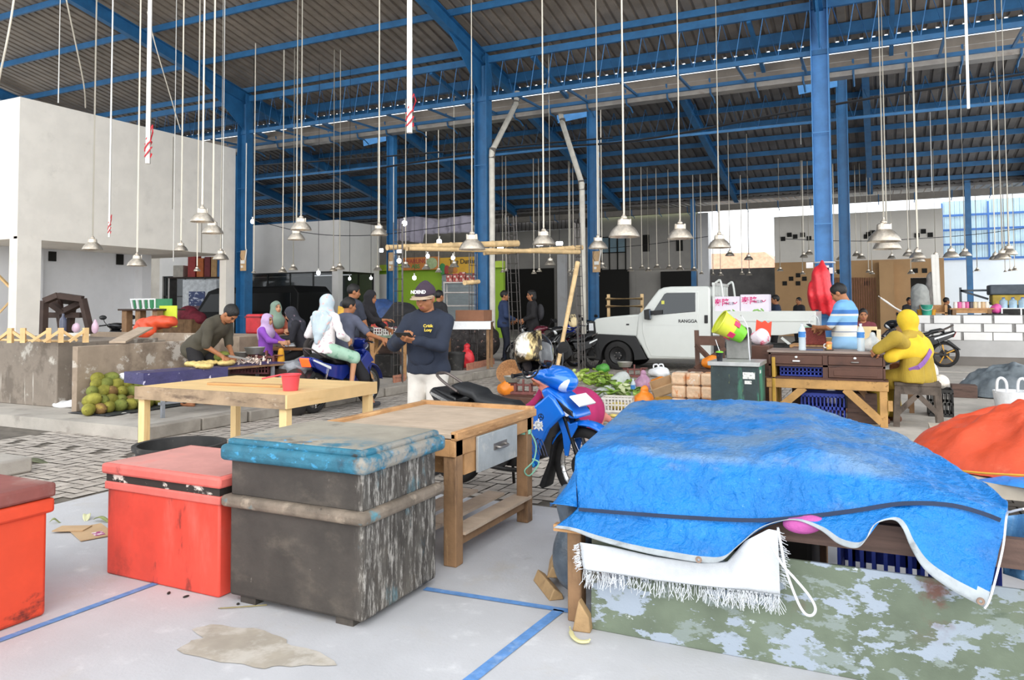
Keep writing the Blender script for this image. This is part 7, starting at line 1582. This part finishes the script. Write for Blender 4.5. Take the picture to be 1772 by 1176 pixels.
# things on the goods table behind the desk
tb2=thing('goods_table','table of packets behind the desk','table',(-.42,11.95,.006)); MB().bx(-.75,.85,-.3,.3,.86,.9).build('tabletop',mOldWh,tb2)
for x in (-.7,.8):
    for y in (-.25,.25): MB().bx(x-.03,x+.03,y-.03,y+.03,0,.86).build('leg',mOldW,tb2)
t=thing('woven_bag','red woven shopping bag with green handles behind the desk','bag',WD(1411,598,10.95)); t.location.z=.91; 
mb=MB(); mb.prism([(-.15,0),(.15,0),(.13,.25),(-.13,.25)],-.06,.06,'xz'); mb.build('bag_body',M('red_weave','#8f3f36',.6,var=.2,vs=60,bump=.5,bs=120),t,bevel=.01); MB().bx(-.135,.135,-.064,.064,.245,.262).build('rim',M('mint_trim','#9fcfb0',.5),t); MB().tube(smooth_path([(-.07,-.06,.25),(-.06,-.06,.38),(.0,-.06,.42),(.05,-.06,.37),(.06,-.06,.25)],5),.007,6).build('handle',mWhiteP,t)
wbox('wall_stub','dark crate stand under the red woven bag','stand',-1.08,-.66,10.95,11.25,.006,.905,mDkW)
for i,(x,y,w_,h_,c,lb) in enumerate(((1432,582,.22,.10,'#d9c58e','cream box behind the red woven bag'),(1498,571,.32,.26,'#e3c893','open cream carton behind the water bottle'),(1516,583,.13,.22,'#e6d3ae','cream jar behind the water bottle'))):
    q=WD(x,y,11.6); o=MB().bx(-w_/2,w_/2,-.12,.12,0,h_).build('packet_box',M('cream_%d'%i,c,.7,var=.04),bevel=.008); tag(loc(o,(q.x,11.92,.908)),lb,'box')
# green cabinet and its load
mGC=M('scratched_green_cabinet','#2c3b3d',.6,var=.15,vs=5,layers=[('#3f6f5c',(9,9,1.6),.56,.66),('#8f9a4a',(24,24,4),.66,.70),('#3f8a6f',(3,3,1),.40,.6,{'lim':{'x':(.25,.27)}})],bump=.1)
gx0,gx1,gy0,gy1,gz=-1.86,-1.30,9.40,9.98,.80
t=thing('metal_topped_cabinet','scratched dark green cabinet with a metal top beside the desk','cabinet',((gx0+gx1)/2,(gy0+gy1)/2,0)); a,b=(gx1-gx0)/2,(gy1-gy0)/2
MB().bx(-a,a,-b,b,0,gz-.05).build('body',mGC,t,bevel=.006); MB().bx(-a-.03,a+.02,-b-.03,b+.02,gz-.05,gz).build('metal_top',M('zinc_top','#c2c4c2',.35,.6,var=.08),t,bevel=.004)
MB().bx(.10,.24,-b-.004,-b,.60,.68).build('paper_label',M('paper_label','#e9ebe6',.7,layers=[('#5b5f5c',(40,40,60),.58,.62)]),t); MB().bx(.12,.2,-b-.004,-b,.54,.58).build('paper_label',MATS['paper_label'],t); MB().bx(a,a+.003,-b+.1,-b+.2,.66,.7).build('paper_label',MATS['paper_label'],t)
wbox('yellow_board','yellow board standing behind the green cabinet','board',gx1+.06,gx1+.10,10.15,10.6,0,.82,M('yellow_board','#b8923a',.7,var=.1))
t=thing('steel_tin','dull steel box on the green cabinet','box',WD(1279,622,9.75)); t.location.z=gz; MB().bx(-.14,.14,-.12,.12,0,.24).build('tin',M('dull_tin','#848480',.4,.5,var=.12,vs=6),t,bevel=.01); MB().bx(-.145,.145,-.125,.125,.235,.245).build('lid',mMet,t)
t=thing('rolled_mat','rolled dark grey mat on the steel box','mat',(t.location.x,t.location.y-.02,gz+.335)); sp=[]
for k in range(60): a_=k*.33; r=.018+.0042*k*.36; sp.append((r*math.cos(a_)*1.35,r*math.sin(a_)*.95))
n=len(sp); mb=MB(); mb.add([(x,y,z) for y in (-.16,.16) for x,z in sp],[(i,i+1,n+i+1,n+i) for i in range(n-1)]); mb.build('mat',M('dark_mat','#4a4643',.85,var=.15,bump=.3),t,solid=.007)
mYG=M('lime_bucket','#d8e04a',.35,var=.03); mGR=M('green_bucket','#7ed037',.35,var=.03); mPk=M('pink_patch','#d9366b',.4,var=0)
t=thing('bucket','lime yellow and green bucket with pink patches tilted on the rolled mat','bucket',WD(1266,569,9.6)); t.rotation_euler=(R(8),R(-58),R(15))
MB().lathe([(.125,-.02),(.152,.16),(.165,.17),(.165,.185),(.148,.18)],n=30).build('upper_body',mYG,t); MB().lathe([(0,-.17),(.10,-.17),(.126,-.02)],n=30).build('lower_body',mGR,t)
pm=MB()
for k in range(5):
    a_=k*2*PI/5+.4; c,s=math.cos(a_),math.sin(a_); pm.beam((c*.126,s*.126,-.05),(c*.134,s*.134,.03),.075,.012,V((c,s,0)))
pm.build('pink_patches',mPk,t,bevel=.004); MB().tube(smooth_path([(.16,0,.17),(.12,.1,.06),(0,.16,.02),(-.12,.1,.06),(-.16,0,.17)],5),.006,6).build('handle',mWhiteP,t)
q=W(1254,621,gz); t=thing('drink_cup','black drink cup with green lid and straw on the green cabinet','cup',(q.x+.01,gy0+.06,gz)); MB().lathe([(0,0),(.032,0),(.043,.105),(0,.105)],n=20).build('cup',M('black_cup','#20222a',.3,layers=[('#5a5f6a',30,.6,.64)]),t); MB().lathe([(.046,.105),(.046,.115),(.02,.125),(0,.125)],n=20).build('lid',mGR,t); MB().tube([(0,0,.12),(-.05,.02,.26)],.005,6).build('straw',mWhiteP,t)
tag(MB().tube(smooth_path([WD(1282,545,9.4),WD(1293,565,9.38),WD(1296,600,9.4),WD(1298,625,9.42)],6),.009,6).build('rope',mRope),'white cord hanging over the rolled mat','cord')
wbox('dark_cupboard','dark cupboard between the green cabinet and the desk','cupboard',-1.62,-1.34,10.75,11.2,.006,.93,mDesk)
t=bag('red and white printed bag on the dark cupboard',WD(1330,608,10.9),.27,.18,.26,M('pink_white_bag','#e9dfe6',.4,var=.05,layers=[('#e36a86',8,.56,.62)],bump=.4),tie=False); t.location.z=.93; t.location.x=-1.48; t.location.y=10.97
mb=MB(); mb.prism([(-.07,.12),(.13,.1),(.15,.33),(.10,.30),(.06,.34),(.02,.31),(-.05,.35)],-.03,.04,'xz'); mb.build('red_paper',M('orange_red_paper','#f0492c',.5,var=.05),t,bevel=.01)
# rough wooden chair
p=WD(1226,640,12.0); t=thing('wooden_chair','rough brown wooden chair behind the green cabinet','chair',(p.x,p.y,0),R(0)); mCh=M('chair_wood','#5e4438',.75,var=.15,vs=6)
for x in (-.2,.2): 
    MB().beam((x,-.2,0),(x,-.2,.45),.06,.06).build('front_leg',mCh,t); MB().beam((x,.2,0),(x-.03,.24,1.08),.065,.06).build('back_leg',mCh,t)
MB().bx(-.27,.27,-.26,.25,.44,.48).build('seat',mCh,t); MB().bx(-.24,.22,.2,.24,.84,.99).build('back_rail',mCh,t); MB().beam((-.2,-.05,.48),(.22,.22,.8),.05,.07).build('brace',mCh,t); MB().beam((-.23,.2,.84),(.2,-.15,.5),.05,.07).build('brace',mCh,t)
bag('orange bag lying on the rough chair seat',(p.x+.05,p.y-.05,.485),.3,.25,.24,mOBag)
# wooden stool of the yellow woman
mSto=M('grey_stool_wood','#5f544b',.8,var=.2,vs=6,layers=[('#3d342d',(8,8,3),.55,.7)],bump=.2)
t=thing('wooden_stool','dark worn wooden stool under the woman in the yellow hijab','stool',(YW.x,YW.y-.02,0)); MB().bx(-.25,.25,-.2,.2,.50,.54).build('seat',mSto,t,bevel=.006)
for x in (-.21,.21):
    for y in (-.16,.16): MB().beam((x*1.12,y*1.15,0),(x,y,.5),.07,.05).build('leg',mSto,t)
MB().bx(-.24,.24,-.19,-.165,.40,.50).build('apron',mSto,t); MB().beam((-.21,-.18,.18),(0,-.18,.40),.035,.06).build('brace',mSto,t); MB().beam((.21,-.18,.18),(0,-.18,.40),.035,.06).build('brace',mSto,t)
c=crate('plastic_crate','black plastic crate beside the wooden stool',W(1629,722)+V((0,.2,0)),0,.28,.4,.36,tb); mGar=M('garlic_bag','#e6ded2',.6,var=.12,vs=14,layers=[('#c7b7a4',12,.56,.66)],bump=.5,bs=40)
bag('net bag of garlic on the black crate',(c.location.x-.02,c.location.y,.36),.28,.3,.2,mGar); bag('clear bag of onions hanging behind the yellow hijab woman',(c.location.x-.1,c.location.y+.25,.36),.22,.2,.36,mGar,tie=True)
# red plastic bag tied on the blue column
p=WD(1411,538,17.6); t=thing('plastic_bag','big red plastic bag hanging on the right blue column','bag',(-1.15,19.15,p.z-.05)); mb=MB(); h=1.2
sdf_mesh(mb,[('c',(-.02,0,h),(-.05,0,.9),.04,.2),('c',(-.05,0,.9),(-.06,0,.45),.2,.30),('e',(-.15,0,.3),(.2,.13,.25)),('e',(.12,0,.2),(.2,.13,.28))],.025,.08,fn=lambda P,D:D+.03*np.sin(P[...,0]*32+P[...,2]*4)*np.clip((1.5-P[...,2]),.2,1)); mb.build('bag_body',mRBag,t,angle=180); MB().tube([(a_*0+.24*math.cos(a_),.4+.26*math.sin(a_),h) for a_ in np.linspace(0,2*PI,24)],.02,6).build('tie_string',mRope,t)
for i,(x,y) in enumerate(((1400,458),(1428,464),(1424,475),(1435,468))):
    q=WD(x,y,17.9); tag(loc(MB().box((0,0,0),(.16,.01,.14)).build('paper_notice',mWText),(q.x,19.38,q.z)),['first','second','third','fourth'][i]+' white paper notice stuck beside the red bag','paper','paper notices')
# ================================================================ vegetable seller's ground spread
mCu=M('cucumber','#8fae3c',.5,var=.2,vs=14,layers=[('#cfdc7a',10,.55,.68)]); mLet=M('lettuce','#7fa03f',.6,var=.2,vs=10,layers=[('#d7e3a0',8,.54,.68),('#4f7a2c',9,.6,.72)],bump=.4,bs=30); mCab=M('pale_cabbage','#dfe6b4',.6,var=.1,vs=8,bump=.3,bs=20); mCh2=M('chayote','#c8d67f',.5,var=.1,vs=9)
gp=lambda x,y,z=0: W(x,y,z)
def many(nm,lb,cat,x0,x1,y0,y1,n,make,mat,grp,zs=.05,seed=1):
    random.seed(seed); o0=make().build(nm,mat,angle=180)
    for i in range(n):
        o=o0 if i==0 else o0.copy()
        if i: COL.objects.link(o)
        x=random.uniform(x0,x1); y=random.uniform(y0,y1); p=W(x,y); p.z=zs*(1+(i%3)) if i>n//3 else zs
        o.location=p; o.rotation_euler=(random.uniform(-.3,.3),random.uniform(-.3,.3),random.uniform(0,6)); s=random.uniform(.85,1.15); o.scale=(s,s,s); tag(o,lb,cat,grp)
many('cucumber','pale green cucumber in the heap behind the magenta dress','cucumber',1006,1056,648,666,60,lambda:MB().tube(smooth_path([(-.09,0,0),(0,.008,0),(.09,0,0)],4),[.012]+[.024]*7+[.012],8),mCu,'cucumber heap',.04,2)
many('chayote','pale chayote in the heap right of the blue headlight','chayote',986,1010,650,660,16,lambda:MB().ell((0,0,0),(.055,.04,.04),12,8),mCh2,'chayote heap',.04,3)
def leafm():
    def f(u,v):
        s=math.sin(PI*min(.97,max(.03,u)))**.6; return (.26*(u-.5),.13*(v-.5)*s,.02*math.sin(u*6)+.05*abs(v-.5)*s)
    return MB().grid(f,9,5)
many('lettuce_leaf','green lettuce leaf in the heap by the white crate','lettuce',1034,1108,666,694,80,leafm,mLet,'lettuce heap',.05,4)
bag('green plastic bundle on top of the cucumber heap',gp(1043,652)+V((0,0,.1)),.3,.22,.2,M('green_bag','#4f9a3c',.4,var=.1,bump=.4)); bag('clear bag of cabbage in the vegetable spread',gp(1074,672),.36,.28,.34,mClrBag); bag('second clear bag in front of the first one',gp(1048,688),.34,.28,.22,mClrBag)
blob('cabbage','pale cabbage beside the clear bags','cabbage',gp(1082,686,.0)+V((0,0,.11)),[('e',(0,0,0),(.13,.12,.11))],mCab,.012,.02)
bottle('clear water bottle standing among the vegetables',gp(1096,690),.95); bag('purple and red tinted bag among the vegetables',gp(1111,678),.3,.26,.32,M('mauve_bag','#b98ba8',.35,var=.15,layers=[('#c9485a',6,.55,.65)],bump=.4),tie=True)
bag('upper orange bag behind the cardboard tray',gp(1142,672),.36,.26,.24,mOBag); bag('white carrier bag with handles among the vegetables',gp(1140,652),.46,.3,.24,mWBag,True); bag('lower orange bag tied with string near the blue tarp',gp(1112,708),.34,.3,.28,mOBag,tie=True); bag('mustard bag beside the wrapped orange stack',gp(1148,700),.34,.24,.14,M('mustard_bag','#b98a3a',.5,var=.15,bump=.4))
c=crate('plastic_crate','white slatted crate of vegetables before the lettuce',gp(1066,712)+V((0,.1,0)),R(10),.42,.3,.2,mWC); blob('ginger','yellow ginger heap in the white crate','vegetables',c.location+V((0,0,.05)),[('e',(0,0,.02),(.15,.1,.05))],M('ginger','#d1bd6a',.7,var=.2,vs=14),.012,.02,wob=.01,fr=60)
for i,(x,y) in enumerate(((1062,722),(1075,722),(1084,718))): blob('ginger_root',['left','middle','right'][i]+' loose ginger root on the pavers','vegetable',gp(x,y)+V((0,0,.025)),[('e',(0,0,0),(.06,.03,.025)),('e',(.03,.03,0),(.03,.02,.02))],MATS['ginger'],.008,.01,'loose ginger')
t=thing('cardboard_tray','open cardboard tray leaning by the wrapped stack','tray',gp(1152,690),R(15)); MB().bx(-.18,.18,-.14,.14,.06,.08).build('bottom',MATS['cardboard'],t); 
for a_ in ((-.18,.18,-.14,-.13,.06,.22),(-.18,.18,.13,.14,.06,.22),(-.18,-.17,-.14,.14,.06,.22),(.17,.18,-.14,.14,.06,.22)): MB().bx(*a_).build('wall',MATS['cardboard'],t)
t.rotation_euler=(R(25),R(-20),R(15)); t.location.z=.08
o=thing('wrapped_stack','stack of orange packs wrapped in clear film','package',W(1200,712)+V((0,.15,0)),0); mOW=M('orange_packs','#e9c6a2',.3,var=.08,vs=9,layers=[('#e08a4a',(7,7,4),.54,.66),('#f7efe6',(9,9,7),.60,.68)],bump=.5,bs=25,coat=.5)
for r in range(3):
    for k in range(3): MB().bx(-.31+k*.207,-.31+(k+1)*.207-.006,-.15,.15,r*.18,r*.18+.176).build('pack',mOW,o,bevel=.03)
balance('red iron balance scale with pan before the truck wheel',gp(1098,652),R(15),1.3); p=gp(1098,652)
balance('red balance scale with grey pan behind the blue motorcycle seat',gp(902,696)+V((0,.08,.12)),R(10),1.15)
wbox('wooden_chest','dark wooden low box under the red balance scale','box',gp(900,700).x-.3,gp(900,700).x+.32,gp(900,700).y-.05,gp(900,700).y+.25,0,.12,mDesk)
bag('orange bag left of the red balance scale',gp(876,684),.32,.26,.28,mOBag); t=thing('round_basket','round brown basket behind the orange bag','basket',gp(884,666)+V((0,0,.2)),0); t.rotation_euler=(R(60),0,R(10)); MB().lathe([(0,0),(.14,0),(.24,.1),(.255,.1),(.255,.12),(.23,.12),(.13,.02),(0,.02)],n=30).build('basket_bowl',M('brown_wicker','#a8794f',.8,var=.2,vs=40,bump=.6,bs=90),t)
leaf('green corn husk left of the red balance scale',gp(868,690,.05),R(20),.34,.12,M('fresh_green','#7fae3a',.6)); leaf('second green husk beside the orange bag',gp(856,694,.03),R(-20),.3,.1,MATS['fresh_green'])
t=thing('small_basket','yellow basket with a blue rim behind the blue motorcycle','basket',W(939,716)+V((0,0,.04))); MB().lathe([(0,0),(.075,0),(.09,.13),(.083,.13),(.07,.01),(0,.01)],n=24).build('basket_body',M('yellow_weave','#dcc43a',.5,var=.1,vs=9,layers=[('#6f7a3a',(45,45,45),.6,.63)]),t); MB().lathe([(.09,.12),(.097,.125),(.095,.19),(.085,.19)],n=24).build('blue_rim',M('blue_rim','#3a6fb5',.4),t)
wbox('small_stand','low stand under the yellow basket','stand',W(939,716).x-.12,W(939,716).x+.12,W(939,716).y-.12,W(939,716).y+.12,0,.04,mDesk)
t=thing('plastic_stool','teal plastic stool behind the number plate of the blue motorcycle','stool',W(1008,738)+V((0,.15,0)),R(20)); mTe=M('teal_plastic','#3fa9b8',.45,var=.05); MB().bx(-.15,.15,-.15,.15,.30,.33).build('seat',mTe,t,bevel=.015)
for x in (-.13,.13):
    for y in (-.13,.13): MB().beam((x*1.15,y*1.15,0),(x,y,.31),.05,.03).build('leg',mTe,t)
MB().bx(-.14,.14,-.16,-.14,.2,.31).build('apron',mTe,t); MB().bx(-.1,.1,-.165,-.155,.03,.1).build('red_label',mRBag,t)
bag('small plastic bag of yellow noodles hanging by the leaning bamboo',WD(992,566,17.2),.22,.15,.26,M('cream_bag','#e3cfa0',.5,var=.1,bump=.3),True)
# ================================================================ right side: counter goods, heaps
ct=1.205
def onc(x,dy=.25): q=WY(x,545,20.9+dy); return V((q.x,20.9+dy,ct))
a=onc(1592);b=onc(1640); t=thing('wooden_bench','brown wooden bench back on the white block counter','bench',((a.x+b.x)/2,21.35,ct)); L=(b.x-a.x)/2; MB().bx(-L,L,0,.05,.08,.26).build('backrest',mOldWh,t); MB().bx(-L,L,-.2,0,.05,.08).build('seat',mOldWh,t)
for x in (-L+.03,L-.03): MB().bx(x-.03,x+.03,-.2,.05,0,.26).build('leg',mOldWh,t)
t=thing('green_bucket','green bucket on the white block counter','bucket',onc(1604,.12)); MB().lathe([(0,0),(.10,0),(.125,.24),(.135,.24),(.135,.265),(.115,.26),(.09,.01),(0,.01)],n=26).build('bucket',M('sea_green','#2f9a80',.4),t); MB().tube(smooth_path([(-.13,0,.24),(-.1,-.1,.16),(.0,-.13,.13),(.1,-.1,.16),(.13,0,.24)],4),.006,5).build('handle',mWhiteP,t)
for x,lb in ((1593,'yellow pot left of the green bucket'),(1614,'yellow pot right of the green bucket')): o=MB().lathe([(0,0),(.06,0),(.08,.15),(0,.15)],n=18).build('pot',M('yellow_pot','#d99a2a',.5)); tag(loc(o,onc(x,.3)),lb,'pot')
a=onc(1648);b=onc(1716); t=thing('low_table','low wooden snack table on the white block counter','table',((a.x+b.x)/2,21.3,ct)); L=(b.x-a.x)/2; MB().bx(-L-.05,L+.05,-.22,.22,.15,.18).build('tabletop',mOldWh,t); MB().bx(-L,L,-.2,-.17,.06,.15).build('apron',mOldWh,t)
for x in (-L+.04,L-.04):
    for y in (-.18,.18): MB().bx(x-.04,x+.04,y-.03,y+.03,0,.15).build('leg',mOldW,t)
cols=[('#e9e4e0','white'),('#d95f9a','pink'),('#e7b9cc','pale pink'),('#d95f9a','bright pink'),('#4a4550','dark'),('#d9c9a4','cream'),('#e3d9c9','ivory'),('#d2b48a','tan'),('#e9e0d0','pale')]
for i,(c,cn) in enumerate(cols):
    o=MB().lathe([(0,0),(.045,0),(.05,.1),(.04,.13),(.045,.15),(0,.15)],n=14).build('snack_jar',M('jar_'+cn,c,.4,var=.05)); tag(loc(o,(t.location.x-L+.08+i*(2*L-.16)/8,21.25,ct+.181)),f'{cn} snack jar on the low table of the block counter','jar','snack jars')
bag('pink bag on the block counter right of the low table',onc(1722,.3)+V((.02,0,.05)),.24,.2,.26,M('pink_hot','#e05aa0',.4,var=.1)); wbox('grill_box','dark box under the pink bag','box',onc(1722).x-.25,onc(1722).x+.25,21.05,21.4,ct,ct+.05,tb)
wb=onc(1758); t=thing('white_table','white low rack for water gallons on the block counter','rack',(wb.x,21.3,ct)); MB().bx(-.3,.5,-.2,.2,.16,.18).build('top',mWhiteP,t); 
for x in (-.28,.1,.48): MB().bx(x-.015,x+.015,-.2,-.17,0,.16).build('leg',mWhiteP,t)
for i in range(4):
    t=thing('water_gallon',['first','second','third','fourth'][i]+' blue capped water gallon on the white rack','bottle',(wb.x-.22+i*.19,21.3,ct+.18),0,'water gallons'); MB().lathe([(0,0),(.08,0),(.085,.02),(.085,.17),(.03,.21),(.03,.23),(0,.23)],n=18).build('gallon',M('gallon_plastic','#b5d3e6',.15,alpha=.75),t); MB().cyl((0,0,.22),(0,0,.25),.032,n=12).build('cap',M('gallon_cap','#3a6fc4',.4,var=0),t)
p=WY(1752,540,22.3); t=thing('generator','dark and yellow machine on a stand behind the water gallons','machine',(p.x,22.3,ct)); MB().bx(-.45,.6,-.3,.3,.25,.5).build('yellow_body',M('machine_yellow','#b59a3a',.6,var=.15),t,bevel=.02); MB().bx(-.5,.65,-.33,.33,.5,.75).build('dark_top',M('machine_grey','#4a525a',.6,var=.1),t,bevel=.03); MB().bx(-.4,.5,-.25,.25,0,.25).build('base',tb,t)
for a_,b_ in (((-.5,0,.62),(-1.1,0,.62)),((-1.1,0,.7),(-1.1,0,.3)),((-.5,0,.4),(-1.1,0,.62)),((-1.1,0,.32),(-.4,0,.3))): MB().beam(a_,b_,.05,.05).build('arm',M('machine_grey','#4a525a',.6),t)
blob('grey_sack','tall grey sack on the counter left of the green bucket','sack',WY(1594,548,21.6),[('c',(0,0,.1),(-.02,0,.6),.22,.2)],M('ash_sack','#9fa19d',.8,var=.08,bump=.3),.02,.05,wob=.01).location.z=ct
for i,(x,lb) in enumerate(((1618,'left white pipe leaning before the dark doorway'),(1624,'right white pipe leaning before the dark doorway'))): tag(MB().cyl((WY(x+2,550,22).x,22,ct),(WY(x-3,440,22).x,22.1,WY(x,440,22).z),.05,n=12).build('white_pipe',mPVC),lb,'pipe','leaning pipes')
blob('draped_cloth','grey cloth hanging over the leaning pipes','cloth',WY(1612,545,22.2),[('c',(0,0,.0),(.02,0,1.0),.22,.1)],M('ash_cloth','#8f8a85',.85,var=.1),.025,.05,wob=.02,fr=18).location.z=ct
mGT=M('grey_tarp','#6b747a',.5,var=.12,vs=4,layers=[('#4f585e',3,.5,.7)],bump=.5,bs=12)
q=W(1742,690); heap(q.x+.15,q.y+.4,.85,.6,.52,.02,3.3,mGT,'grey green tarp heap on the floor at the right edge',fold=.12)
bag('white bag of tofu left of the grey tarp heap',W(1689,674),.42,.3,.3,mWBag,False); 
t=thing('white_tub','white tub with carrier bag handles at the right edge','tub',W(1756,716)+V((0,.1,0))); MB().lathe([(0,0),(.2,0),(.24,.3),(.22,.3),(.19,.01),(0,.01)],n=24).build('tub',mWBag,t)
for x in (-.14,.1): MB().tube(smooth_path([(x-.06,-.1,.28),(x-.05,-.12,.44),(x,-.12,.48),(x+.05,-.12,.42),(x+.06,-.1,.28)],5),.018,6).build('bag_handle',mWBag,t)
wbox('plank_box','dark plank crate under the grey tarp heap edge','crate',q.x-.75,q.x-.4,q.y-.15,q.y+.15,.006,.2,mDkW)
# white ropes over the black motorcycle front
for i in range(3): tag(MB().tube(smooth_path([WY(1520+i*5,512+i*3,20.2),WY(1550+i*3,533+i*2,20.1),WY(1583,548+i*2,20.0)],5),.018,5).build('white_pole',mPVC),['upper','middle','lower'][i]+' white stick lying over the black motorcycle handlebar','stick','white sticks')
bpy.context.view_layer.update()
